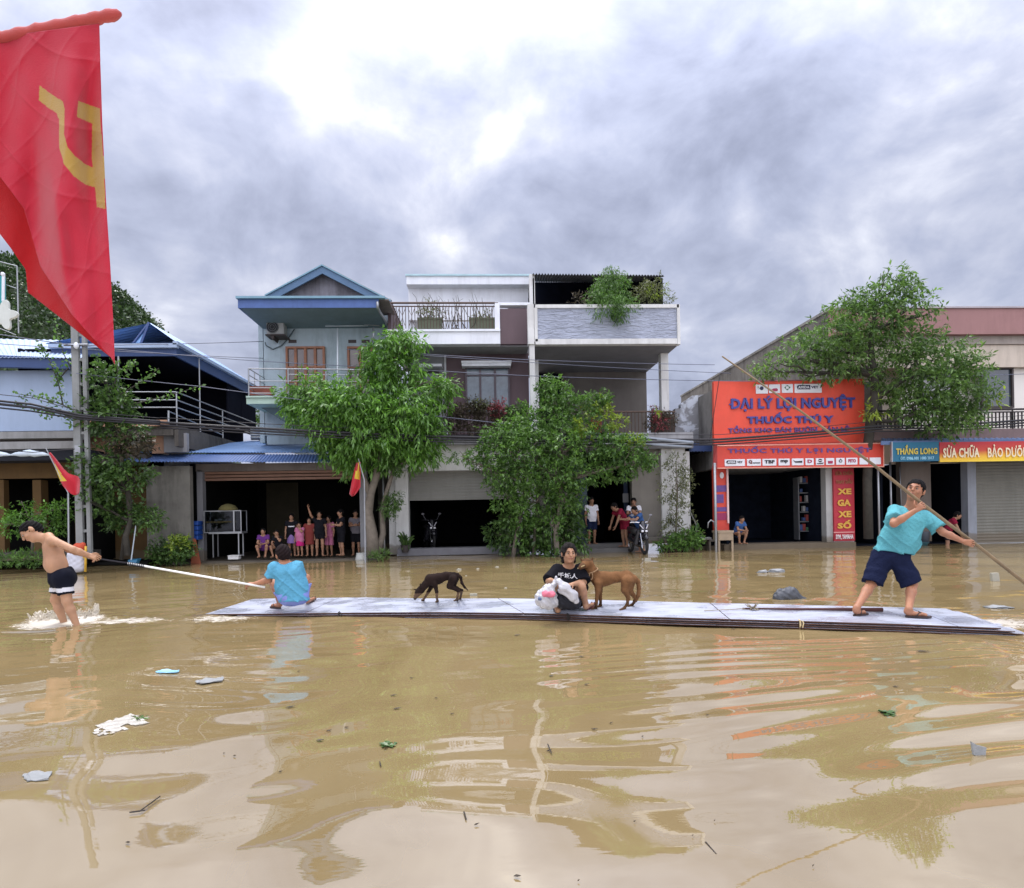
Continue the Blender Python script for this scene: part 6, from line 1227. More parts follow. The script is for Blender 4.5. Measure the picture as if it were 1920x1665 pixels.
# ---- squatting man in blue, back to us
Yb = 8.45
p2 = thing('person', 'man in light blue T-shirt squatting on the left of the raft, seen from behind', 'person', W(548, 1135, .045)); z0 = .052
tL, tR = W(511, 1137, z0+.01), W(590, 1123, z0+.01)
J = dict(head=D(531, 1040, Yb+.10), face=(-.55, .80, -.12), up=(-.12, -.05, 1), fwd=(-.3, .95, 0), shL=D(514, 1062, Yb+.02), shR=D(559, 1061, Yb+.12), elL=D(504, 1088, Yb+.02), wrL=D(476, 1095, Yb+.05), elR=D(566, 1088, Yb+.45), wrR=D(530, 1098, Yb+.5),
 hipL=D(538, 1118, Yb+.05), hipR=D(562, 1117, Yb+.12), knL=D(513, 1092, Yb+.36), knR=D(574, 1084, Yb+.34), anL=W(524, 1129, z0+.085), anR=W(576, 1122, z0+.085), toL=tL, toR=tR)
S = body(J, 1.0, 1.05, hs=1.2); Hs = hand(S, J['wrL'], (-1, 0, -.02), (.1, .55, -.8), 1.0, (.7, .9, .7), .05, 1, (-.8, -.2, .3)); Hs += hand(S, J['wrR'], (-1, -.1, 0), (0, -.3, -1), 1.0, (.6, .8, .6), .05, -1)
V, F = S.mesh(.010); emit('body', [(V, F, 0)]+Hs+head_marks(J['head'], J['face'], J['up'], 1.2), [SK2, LIP, EYEW, EYE, BROW], p2)
add_hair('hair', J['head'], J['face'], J['up'], p2, mat('cropped_hair', (.013, .008, .008), .85, .3, 40, spec=.1), 1.2, th=.008)
V, F = torso_cloth(J, 1.0, 1.12, .034, .80, .038, hem=(D(548, 1128, Yb), (0, 0, -1)), folds=.018, h=.010); link_mesh('t_shirt', V, F, CY2, p2, True)
V, F = shorts_cloth(J, 1.0, 1.05, .016, 1.02, .032, .10, cut=False); link_mesh('shorts', V, F, LIL, p2, True)
sandal(J['anL'], tL, p2); sandal(J['anR'], tR, p2)
# ---- white pole and rope between squatting man and wader
B = MB(); a = Vector(D(240, 1056, Yb+.02)); b_ = Vector(D(497, 1101, Yb+.02)); B.tube([a, b_], [.014, .014], 10); o = B.build('white_pipe', mat('white_pvc', '#e4e4e0', .35, .04), None, True); tag(o, 'white plastic pipe stretched from the squatting man towards the wader', 'pipe')
B = MB(); 
for k in range(9): c = a.lerp(b_, .005+k*.013); B.tube([c+Vector((0, 0, .02)), c+Vector((.015, -.022, -.02)), c+Vector((.03, .01, -.012))], .008, 5)
B.tube([a+Vector((.02, 0, 0)), a-Vector((.12, 0, -.02)), Vector(D(186, 1048, 8.30))], .010, 6)
o = B.build('tow_rope', mat('dark_tow_rope', '#1e1c22', .9), None, True); tag(o, 'dark rope knotted round the end of the white pipe, pulled by the wader', 'rope')
# ---- wading man
Yb = 8.40
p1 = thing('person', 'shirtless man in black trunks with white band wading and hauling the raft', 'person', WAD)
J = dict(head=D(59, 997, Yb+.02), face=(-.52, -.55, -.65), up=(-.70, -.05, .71), fwd=(-.85, -.3, -.35), shL=D(99, 1013, Yb-.16), shR=D(88, 1010, Yb+.20), elL=D(137, 1030, Yb-.28), wrL=D(167, 1041, Yb-.18), elR=D(130, 1031, Yb+.25), wrR=D(166, 1043, Yb+.08),
 hipL=D(119, 1084, Yb-.10), hipR=D(115, 1083, Yb+.10), knL=D(126, 1128, Yb-.14), knR=D(104, 1124, Yb+.10), anL=D(146, 1178, Yb-.12), anR=D(124, 1178, Yb+.14))
S = body(J, 1.0, 1.22, feet=False, hs=1.27)
mh = (J['hipL']+J['hipR'])/2; Hs = hand(S, J['wrL'], (.95, .1, -.28), (-.1, .8, -.5), 1.0, (.55, .7, .6), .04, 1, (.9, 0, .2)); Hs += hand(S, J['wrR'], (.95, -.1, -.28), (-.1, -.8, -.5), 1.0, (.55, .7, .6), .04, -1, (.9, 0, .2))
V, F = S.mesh(.010); emit('body', [(V, F, 0)]+Hs+head_marks(J['head'], J['face'], J['up'], 1.27), [skinmat('skin_tan', (.40, .22, .125)), LIP, EYEW, EYE, BROW], p1)
add_hair('hair', J['head'], J['face'], J['up'], p1, HAIR, 1.27, th=.005, bald=.006)
V, F = shorts_cloth(J, 1.0, 1.36, .014, .70, .034, .12, folds=.002)
m_ = np.zeros(len(F), int); fc = V[F].mean(1); ax = nrm(np.array([.06, 0, -1])); dpt = (fc-mh)@ax; m_[(dpt > .12) & (dpt < .175)] = 1
S2 = Sdf(); off_ = None
link_mesh('swim_trunks', V, F, [mat('trunks_black', (.008, .009, .016), .9, .2, 5, .3, 40, spec=.08), mat('trunks_white', (.55, .55, .57), .8, .1, 5, .2, 60)], p1, True, m_)
# splash round his legs
rg = np.random.default_rng(17); B = MB(); 
Sp = Sdf(); c0 = np.array([WAD.x, WAD.y, 0])
for k in range(110):
    a = rg.uniform(0, 2*PI); r = rg.uniform(.12, .34); q_ = c0+np.array([math.cos(a)*r*1.25-.06, math.sin(a)*r*.6, 0]); hgt = rg.uniform(.03, .17)*(1.15-r*1.4)
    Sp.cap(q_, q_+np.array([math.cos(a)*.05, math.sin(a)*.03, hgt]), rg.uniform(.012, .028), .005, .025)
for a in np.linspace(-2.9, .25, 26): q_ = c0+np.array([-.12+.30*math.cos(a+3.3), .02+.12*math.sin(a), .03]); Sp.cap(q_-np.array([0, 0, .05]), q_+np.array([-.01, 0, .05+.03*math.sin(a*7)]), .022, .008, .03)
for a in np.linspace(-.3, 1.6, 14): q_ = c0+np.array([.22+.08*math.cos(a), .1+.1*math.sin(a), .02]); Sp.cap(q_, q_+np.array([.02, .01, .12+.04*math.sin(a*9)]), .020, .006, .03)
Sp.cap(c0+[-.3, 0, -.03], c0+[.3, 0, -.03], .03, None, .03)
V, F = Sp.mesh(.010, lambda X, Y, Z: .006*np.sin(X*90+Y*40)*np.sin(Z*110+Y*70)); sw = mat('splash_water', (.66, .60, .48), .35, .2, 12, .8, 60, spec=.6)
sb = sw.node_tree.nodes['Principled BSDF']; sb.inputs['Transmission Weight'].default_value = .12; sb.inputs['IOR'].default_value = 1.33
o = link_mesh('splash', V, F, sw, None, True); o['kind'] = 'stuff'; o['label'] = 'white splash of muddy water around the wading man'; o['category'] = 'splash'
# ---- woman squatting with bag
Yb = 7.85
p3_ = thing('person', 'woman in black T-shirt squatting mid-raft holding a white plastic bag', 'person', W(1072, 1140, .098)); z0 = .10
tL, tR = W(1114, 1134, z0+.012), W(1042, 1141, z0+.012)
J = dict(head=D(1067, 1038, Yb-.04), face=(.08, -.98, .02), up=(.02, 0, 1), fwd=(.1, -.98, 0), shR=D(1044, 1067, Yb+.02), shL=D(1089, 1066, Yb+.02), elR=D(1029, 1090, Yb-.12), wrR=D(1038, 1089, Yb-.34), elL=D(1094, 1092, Yb-.12), wrL=D(1072, 1096, Yb-.38),
 hipR=D(1056, 1122, Yb+.10), hipL=D(1080, 1122, Yb+.10), knR=D(1046, 1102, Yb-.26), knL=D(1090, 1100, Yb-.24), anR=W(1046, 1138, z0+.085), anL=W(1098, 1132, z0+.085), toR=tR, toL=tL)
S = body(J, .97, 1.22, hs=1.18); Hs = hand(S, J['wrR'], (.5, -.8, .15), (.3, .2, -.9), .9, (.6, .8, .6), .05, -1); Hs += hand(S, J['wrL'], (-.6, -.8, .1), (-.2, .2, -.9), .9, (.6, .8, .6), .05, 1)
V, F = S.mesh(.010); emit('body', [(V, F, 0)]+Hs+head_marks(J['head'], J['face'], J['up'], 1.18), [SK, LIP, EYEW, EYE, BROW], p3_)
add_hair('hair', J['head'], J['face'], J['up'], p3_, HAIR2, 1.18, long=[((-.045, -.05, .02), (-.060, -.03, -.085), .036, .022), ((.045, -.05, .02), (.060, -.03, -.085), .036, .022), ((0, -.06, .0), (0, -.08, -.10), .055, .045)], bald=.012, th=.010)
V, F = torso_cloth(J, .97, 1.30, .030, .95, .05, hem=(D(1070, 1108, Yb), (0, .25, -1)), folds=.006); link_mesh('t_shirt', V, F, BLK, p3_, True)
V, F = shorts_cloth(J, .97, 1.2, .016, .62, .035, .08); link_mesh('shorts', V, F, BLK, p3_, True)
sandal(J['anL'], tL, p3_, .95, mat('maroon_rubber', (.12, .015, .03), .6)); sandal(J['anR'], tR, p3_, .95)
# white print on the chest
cb = bpy.data.curves.new('print', 'FONT'); cb.body = '千城人'; cb.offset = .02; cb.extrude = .0; cb.resolution_u = 2; tmp = bpy.data.objects.new('tmp', cb); col.objects.link(tmp); me = bpy.data.meshes.new_from_object(tmp.evaluated_get(bpy.context.evaluated_depsgraph_get())); bpy.data.objects.remove(tmp)
n = len(me.vertices)
if n:
    v = np.empty(n*3); me.vertices.foreach_get('co', v); v = v.reshape(-1, 3); mn, mx_ = v.min(0), v.max(0); q = (v-mn)/np.maximum(mx_-mn, 1e-6)
    fs = [tuple(p.vertices) for p in me.polygons]
    px = 1046+q[:, 0]*37; py = 1083-q[:, 1]*10+q[:, 0]*3
    shirt = [o for o in p3_.children if o.name.startswith('t_shirt')][0]; bpy.context.view_layer.update()
    co = []; off = OFF[p3_.name]; org0 = Vector((0, 0, CAMH))-off
    for a, b_ in zip(px, py):
        dd = (P(a, b_, Yb)-Vector((0, 0, CAMH))).normalized(); hit, loc, nr, fi = shirt.ray_cast(org0, dd); loc = loc if hit else P(a, b_, Yb-.2)-off; co.append(tuple(loc-dd*.004))
    m2 = bpy.data.meshes.new('chest_print'); m2.from_pydata(co, [], fs); m2.materials.append(mat('print_white', (.7, .7, .7), .8)); ob = bpy.data.objects.new('chest_print', m2); col.objects.link(ob); ob.parent = p3_; OFF[ob.name] = off
bpy.data.meshes.remove(me)
# plastic bags
bag = thing('plastic_bag', 'white plastic bag with pink and blue things inside, held by the squatting woman', 'bag', W(1030, 1142, .1)); Yg = 7.42
def bagmesh(prims, h, amp, fr=60):
    S = Sdf()
    for p in prims: S.cap(*p)
    return S.mesh(h, lambda X, Y, Z: amp*(np.sin(X*fr+3*np.sin(Z*fr*.4))*np.sin(Z*fr*.8+2*np.sin(Y*fr*.5))+.6*np.sin(X*fr*1.9+Z*fr*1.3)*np.sin(Y*fr*1.7)))
M_bag = mat('bag_plastic', (.55, .55, .57), .3, .18, 9, .6, 28, spec=.6); M_bag.node_tree.nodes['Principled BSDF'].inputs['Transmission Weight'].default_value = .25
V, F = bagmesh([(D(1024, 1128, Yg), D(1034, 1126, Yg+.05), .095, .10, .05), (D(1016, 1122, Yg), D(1026, 1110, Yg), .09, .085, .05), (D(1028, 1112, Yg), D(1042, 1090, Yg), .070, .03, .04), (D(1042, 1090, Yg), D(1042, 1082, Yg), .022, .014, .02)], .009, .010, 46); link_mesh('bag_body', V, F, M_bag, bag, True)
V, F = bagmesh([(D(1046, 1090, Yg-.02), D(1060, 1102, Yg-.03), .035, .06, .04), (D(1058, 1104, Yg-.05), D(1074, 1118, Yg-.03), .07, .065, .04), (D(1074, 1118, Yg-.03), D(1081, 1127, Yg-.02), .05, .028, .03)], .009, .011, 40); link_mesh('bag_flap', V, F, M_bag, bag, True)
V, F = bagmesh([(D(1022, 1114, Yg-.075), D(1036, 1114, Yg-.08), .040, .036, .02)], .007, .004); link_mesh('pink_bundle', V, F, mat('pink_cloth', (.62, .16, .22), .8, .2, 12, .5, 50), bag, True)
V, F = bagmesh([(D(1012, 1122, Yg-.075), D(1018, 1124, Yg-.075), .024, .020, .01)], .006, .002); link_mesh('blue_bundle', V, F, mat('slate_cloth', (.10, .14, .24), .8), bag, True)
V, F = bagmesh([(D(1056, 1128, Yg+.05), D(1076, 1130, Yg+.06), .10, .09, .05), (D(1054, 1118, Yg+.06), D(1066, 1112, Yg+.06), .09, .08, .05)], .011, .006); o = link_mesh('black_bag', V, F, mat('black_plastic', (.010, .011, .016), .5, .1, 5, .6, 30, spec=.2), None, True); tag(o, 'black bag standing between the white bag and the squatting woman', 'bag')
# ================================================================== DOGS
def dog(name, label, fur, chain, legs, headp, ears, tail, extra=(), h=.008, fur2=None, stick=None, collar=None, Yd=8):
    t_ = thing(name, label, 'dog', Vector(legs[0][-1][0])); S = Sdf()
    for a, b_ in zip(chain[:-1], chain[1:]): S.cap(a[0], b_[0], a[1], b_[1], .035)
    for lg in legs:
        for a, b_ in zip(lg[:-1], lg[1:]): S.cap(a[0], b_[0], a[1], b_[1], .018)
    for a, b_ in zip(headp[:-1], headp[1:]): S.cap(a[0], b_[0], a[1], b_[1], .02)
    for a, b_ in zip(tail[:-1], tail[1:]): S.cap(a[0], b_[0], a[1], b_[1], .015)
    for (b0, tip, w_) in ears: S.cap(b0, tip, w_, .005, .012)
    for e in extra: S.cap(*e)
    V, F = S.mesh(h, lambda X, Y, Z: .0012*np.sin(X*160+Z*90)*np.sin(Z*170+Y*130)); return t_, V, F
def gp(px, py, Y, r): return (D(px, py, Y), r)
Yd = 8.55
zf = lambda px, py, z: np.array(W(px, py, z))
legs1 = [[gp(815, 1094, Yd-.06, .040), gp(819, 1110, Yd-.06, .021), gp(819, 1121, Yd-.06, .015), (zf(820.5, 1127, .088), .017), (zf(817.5, 1128.5, .084), .013)],
         [gp(811, 1096, Yd+.06, .038), gp(803, 1110, Yd+.06, .021), gp(797, 1120, Yd+.06, .015), (zf(794, 1124.5, .088), .016), (zf(790.5, 1125.5, .084), .012)],
         [gp(849, 1085, Yd-.06, .056), gp(843, 1099, Yd-.06, .040), gp(860, 1107.5, Yd-.05, .020), gp(858, 1118, Yd-.05, .015), (zf(857, 1124.5, .088), .017), (zf(852, 1126, .084), .013)],
         [gp(852, 1085, Yd+.06, .066), gp(849, 1100, Yd+.07, .036), gp(866, 1107, Yd+.08, .019), (zf(863, 1122, .088), .016), (zf(859, 1123.5, .084), .012)]]
d1, V, F = dog('dog', 'dark brown dog sniffing the raft deck behind the squatting man in blue', None,
 [gp(805, 1085, Yd, .062), gp(812, 1087, Yd, .076), gp(822, 1085, Yd, .070), gp(836, 1080, Yd, .054), gp(851, 1080, Yd, .056)], legs1,
 [gp(806, 1087, Yd, .062), gp(797, 1097, Yd-.01, .050), gp(789, 1106, Yd-.02, .050), gp(784, 1111, Yd-.03, .045), gp(780, 1118, Yd-.035, .027), gp(778, 1122.5, Yd-.04, .020)],
 [(D(789, 1102, Yd-.07), D(788, 1093.5, Yd-.08), .020), (D(782, 1106, Yd+.01), D(774.5, 1104.5, Yd+.0), .014)],
 [gp(858, 1077, Yd, .022), gp(864, 1083, Yd, .020), gp(866, 1093, Yd, .018), gp(871, 1101, Yd, .014), gp(877.5, 1107, Yd, .007)])
fc = V[F].mean(1); pc = P(800, 1104, Yd); m_ = np.zeros(len(F), int); m_[(fc[:, 2] < P(800, 1111, Yd).z)] = 1; m_[(fc[:, 2] < P(820, 1115, Yd).z) & (fc[:, 0] > P(812, 1110, Yd).x)] = 1; m_[np.linalg.norm(fc-D(778, 1123.4, Yd-.045), axis=1) < .022] = 2
link_mesh('body', V, F, [mat('fur_dark_brown', (.018, .011, .009), .9, .4, 14, .5, 90, spec=.1), mat('fur_tan_leg', (.12, .075, .045), .9, .3, 14, .5, 90, spec=.1), mat('nose_black', (.01, .01, .01), .4)], d1, True, m_)
Yd = 7.85
legs2 = [[gp(1121, 1092, Yd-.07, .060), gp(1121, 1106, Yd-.07, .034), gp(1119, 1123, Yd-.07, .023), gp(1118, 1133, Yd-.07, .018), (zf(1117, 1139.5, .108), .020), (zf(1110, 1142, .103), .015)],
         [gp(1124, 1093, Yd+.06, .055), gp(1125, 1108, Yd+.06, .030), gp(1126, 1124, Yd+.05, .019), (zf(1126, 1135, .110), .020), (zf(1121, 1137.5, .105), .015)],
         [gp(1176, 1090, Yd-.07, .085), gp(1172, 1106, Yd-.08, .050), gp(1178, 1121, Yd-.07, .024), gp(1176, 1133, Yd-.07, .018), (zf(1170, 1141, .108), .019), (zf(1163, 1143.5, .103), .015)],
         [gp(1180, 1091, Yd+.07, .080), gp(1180, 1107, Yd+.07, .045), gp(1191, 1120, Yd+.08, .022), gp(1189, 1129, Yd+.07, .017), (zf(1185, 1134.5, .110), .019), (zf(1178, 1136.5, .105), .014)]]
d2, V, F = dog('dog', 'tan brown dog standing beside the squatting woman, facing her', None,
 [gp(1117, 1082, Yd, .078), gp(1123, 1086, Yd, .098), gp(1136, 1085, Yd, .088), gp(1155, 1082, Yd, .066), gp(1175, 1081, Yd, .072), gp(1186, 1086, Yd, .062)], legs2,
 [gp(1114, 1078, Yd, .080), gp(1108, 1068, Yd-.03, .068), gp(1104, 1059, Yd-.06, .062), gp(1100, 1056, Yd-.09, .060), gp(1092, 1061, Yd-.16, .036), gp(1088, 1064, Yd-.20, .028)],
 [(D(1108, 1053, Yd-.02), D(1112, 1044.5, Yd-.02), .030), (D(1095, 1053, Yd-.08), D(1087, 1046.5, Yd-.07), .028)],
 [gp(1190, 1083, Yd, .028), gp(1196, 1090, Yd, .028), gp(1198, 1103, Yd, .026), gp(1197, 1116, Yd-.01, .024), gp(1193, 1128, Yd-.02, .012)])
fc = V[F].mean(1); m_ = np.zeros(len(F), int); m_[np.linalg.norm(fc-D(1088, 1063, Yd-.225), axis=1) < .024] = 1; m_[np.linalg.norm(fc-D(1090, 1063, Yd-.19), axis=1) < .062] = 2; m_[(fc[:, 2] > P(1100, 1050.5, Yd).z) & (fc[:, 0] < P(1115, 1050, Yd).x)] = 2; m_[fc[:, 2] < P(1120, 1128, Yd).z] = 2
FT = mat('fur_tan', (.165, .080, .034), .9, .35, 9, .6, 90, spec=.1)
Vb, Fb = V, F; pr = [(V, F, 0)]
ob = link_mesh('body', V, F, [FT, mat('nose_black', (.01, .01, .01), .4), mat('fur_brown_dark', (.095, .050, .024), .9, .3, 12, .5, 90, spec=.1)], d2, True, m_)
B = MB()
for q_ in ((1097.5, 1055.5, Yd-.145), (1103, 1056.5, Yd-.125)): B.ball(D(*q_), .009, 5)
B.build('eye', EYE, d2)
B = MB(); ring = [D(1110, 1070, Yd-.02)+np.array([math.cos(a)*.075, math.sin(a)*.085, math.sin(a)*.01+math.cos(a)*.03]) for a in np.linspace(0, 2*PI, 17)]; B.tube(ring, .008, 5); c = D(1108, 1080, Yd-.11); B.tube([c+np.array([math.cos(a)*.022, 0, math.sin(a)*.045]) for a in np.linspace(0, 2*PI, 13)], .007, 5); B.build('rope_collar', mat('collar_rope', '#8a6e4e', .9, .2, 20), d2)
B = MB(); B.tube([D(1083, 1066, Yd-.20), D(1096, 1060, Yd-.235)], .007, 5); B.build('muzzle_strap', mat('muzzle_strap', '#a89468', .9), d2)
# ================================================================== PEOPLE IN THE BACKGROUND
def fig(label, px, yt, yb, Y, top, bot, ang=0, skin=None, sit=0, armL='down', armR='down', hairlong=False, dress=False, slen=.85, sleeve=.55, lean=0, topm=None, bend=0, hs=1.12, group=None, fat=1.0, z=None, h=.017, sit_w=.10, barefoot=True):
    base = np.array(P(px, yb, Y)); Ht = P(px, yt, Y).z-base[2]
    s = Ht/(1.70 if not sit else 1.18) if not bend else bend
    F = np.array([math.sin(ang), -math.cos(ang), 0]); L = np.array([math.cos(ang), math.sin(ang), 0]); U = np.array([0, 0, 1.0])
    q = lambda l, f, u: base+(L*l+F*f+U*u)*s
    if sit: J = dict(hipL=q(.09, -.10, .40), hipR=q(-.09, -.10, .40), knL=q(.09+sit_w, .28, .47), knR=q(-.09-sit_w, .28, .47), anL=q(.12, .22, .09), anR=q(-.12, .22, .09), toL=q(.14, .38, .02), toR=q(-.14, .38, .02), shL=q(.17, .02+lean, .86), shR=q(-.17, .02+lean, .86), head=q(0, .07+lean*1.3, 1.07-lean*.3))
    else:
        J = dict(hipL=q(.085, 0, .88), hipR=q(-.085, 0, .88), knL=q(.10, .02, .47), knR=q(-.10, .02, .47), anL=q(.10, -.02, .08), anR=q(-.10, -.02, .08), toL=q(.13, .15, .02), toR=q(-.13, .15, .02), shL=q(.175, lean, 1.36-lean*.5), shR=q(-.175, lean, 1.36-lean*.5), head=q(0, .03+lean*1.45, 1.575-lean*.85))
    J['face'] = F*(1-lean*.3)-U*lean*.9; J['up'] = U+F*lean; J['fwd'] = F
    for k, a, sg in (('L', armL, 1), ('R', armR, -1)):
        sh = J['sh'+k]
        E, Wr = {'down': ((.05, .0, -.28), (.06, .06, -.52)), 'front': ((.04, .12, -.24), (-.10, .30, -.22)), 'up': ((.12, .10, .18), (.20, .16, .44)), 'face': ((.02, .20, -.14), (-.13, .22, .10)), 'lap': ((.04, .10, -.26), (-.10, .30, -.30)), 'bar': ((.06, .24, -.16), (.04, .46, -.14)), 'low': ((.0, .10, -.27), (-.02, .20, -.52))}[a]
        w3 = lambda v: sh+(L*v[0]*sg+F*v[1]+U*v[2])*s
        J['el'+k] = w3(E); J['wr'+k] = w3(Wr)
    t_ = thing('person', label, 'person', base, group); S = body(J, s, fat, hs=hs); Hs = []
    for k, sg in (('L', 1), ('R', -1)): d = nrm(J['wr'+k]-J['el'+k]); Hs += hand(S, J['wr'+k], d, nrm(F*.5-L*sg*.8), s, thumb=sg*-1)
    V, F_ = S.mesh(h*.85); emit('body', [(V, F_, 0)]+Hs+head_marks(J['head'], J['face'], J['up'], s*hs), [skin or SKD, LIP, EYEW, EYE, BROW], t_)
    add_hair('hair', J['head'], J['face'], J['up'], t_, HAIR, s*hs, long=[((-.05, -.05, .02), (-.06, -.04, -.13), .040, .025), ((.05, -.05, .02), (.06, -.04, -.13), .040, .025), ((0, -.07, .0), (0, -.08, -.16), .06, .05)] if hairlong else None, h=.012, th=.012)
    mh = (J['hipL']+J['hipR'])/2; ms = (J['shL']+J['shR'])/2; ax = nrm(ms-mh)
    if top: V, F_ = torso_cloth(J, s, fat, .022, sleeve, .026, hem=(mh+ax*(-.34 if dress else -.06)*s, -ax), h=h*.8); link_mesh('dress' if dress else 't_shirt', V, F_, top, t_, True)
    if dress:
        S = Sdf(); S.cap(mh+ax*.1*s, mh-U*.36*s, .14*s, .20*s, .03, sq=None); S.plane(mh-U*.36*s, -U); V, F_ = S.mesh(h*.8); link_mesh('skirt', V, F_, bot or top, t_, True)
    elif bot: V, F_ = shorts_cloth(J, s, fat, .014, slen, .035, .06, h=h*.8); link_mesh('shorts', V, F_, bot, t_, True)
    return t_, J, s
fb = lambda n, c: fabric(n, c, .3)
Fblk, Fnav, Flil, Fpnk, Fmag, Fbrn, Fgry, Fpur, Fwht, Fmar, Fblu = fb('cotton_black', (.010, .010, .013)), fb('cotton_navy', (.014, .020, .05)), fb('cotton_lilac', (.22, .14, .33)), fb('cotton_pink', (.42, .14, .24)), fb('cotton_magenta', (.42, .02, .14)), fb('cotton_brown', (.16, .035, .03)), fb('cotton_grey', (.14, .13, .145)), fb('cotton_purple', (.10, .03, .15)), fb('cotton_white', (.62, .62, .66)), fb('cotton_maroon', (.20, .015, .035)), fb('cotton_blue', (.04, .09, .22))
YG_ = 19.15; G = 'onlookers gathered in the open shop'
fig('woman in purple sitting with clasped hands at the left of the onlookers', 495, 991, 1045, YG_-.1, Fpur, Fpur, .05, sit=1, armL='lap', armR='lap', hairlong=True, fat=1.15, slen=.6, group=G)
fig('seated child in dark top with a hand to the mouth beside the woman in purple', 521, 994, 1045, YG_, Fblk, Fblk, -.1, sit=1, armL='face', armR='lap', slen=.5, group=G)
t_, J, s = fig('girl in black top with pale band and lilac skirt among the onlookers', 548, 963, 1043, YG_+.4, Fblk, Flil, .1, hairlong=True, dress=True, group=G)
c = np.array(P(549, 987, YG_+.4)); V, F = tubeVF([c+np.array([-.09, -.135, 0]), c+np.array([0, -.165, 0]), c+np.array([.09, -.135, 0])], .022, 6); link_mesh('shirt_band', V, F, Fwht, t_, True)
fig('small girl in pink top and magenta skirt shading her eyes', 563, 979, 1043, YG_+.2, Fpnk, Fmag, -.2, armL='face', dress=True, hairlong=True, group=G)
fig('girl in a reddish brown dress with a white motif', 581, 970, 1043, YG_+.3, Fbrn, Fbrn, .1, dress=True, hairlong=True, group=G)
fig('young woman in black pointing up with a raised arm', 600, 958, 1043, YG_+.35, Fblk, Fblk, .25, armR='up', armL='down', slen=.55, hairlong=True, group=G)
fig('girl in dusty pink behind the young woman in black', 618, 967, 1043, YG_+.7, Fpnk, Fpnk, -.3, slen=1.0, hairlong=True, group=G)
fig('man in black T-shirt and shorts turned left holding a pale bag', 641, 955, 1042, YG_+.2, Fblk, Fblk, -1.0, armL='front', armR='front', slen=.95, fat=1.1, group=G)
fig('onlooker in grey T-shirt and black shorts half behind the shop post', 668, 956, 1042, YG_+.6, Fgry, Fblk, .2, armL='front', armR='front', fat=1.1, slen=.9, group=G)
YD_ = 20.25
fig('boy in white football shirt and navy shorts standing in the doorway', 1110, 932, 1021, YD_, Fwht, Fnav, .15, slen=.85)
fig('man in white T-shirt standing behind the parked motorbike', 1190, 931, 1024, YD_+.1, Fwht, Fblk, -.3, armL='front', armR='front', lean=.06, slen=1)
fig('person in maroon hooded top bending beside the motorbike', 1172, 962, 1026, YD_-.4, Fmar, Fmar, -1.2, armL='low', armR='low', lean=.26, bend=.98, slen=.7)
fig('boy in navy T-shirt leaning on the motorbike handlebar', 1203, 955, 1036, 19.3, Fblu, Fblu, -1.1, armL='bar', armR='bar', lean=.18, bend=.95, slen=.95)
fig('man in blue T-shirt sitting hunched at the dark shop front', 1384, 966, 1020, 19.7, Fblu, Fblk, .3, sit=1, armL='lap', armR='lap', lean=.14, slen=.9)
fig('child in maroon shirt with white shoulder wading by the dark doorway', 1776, 950, 1042, 19.6, Fmar, Fblk, .9, armL='low', armR='low', lean=.20, bend=.95, slen=.8)
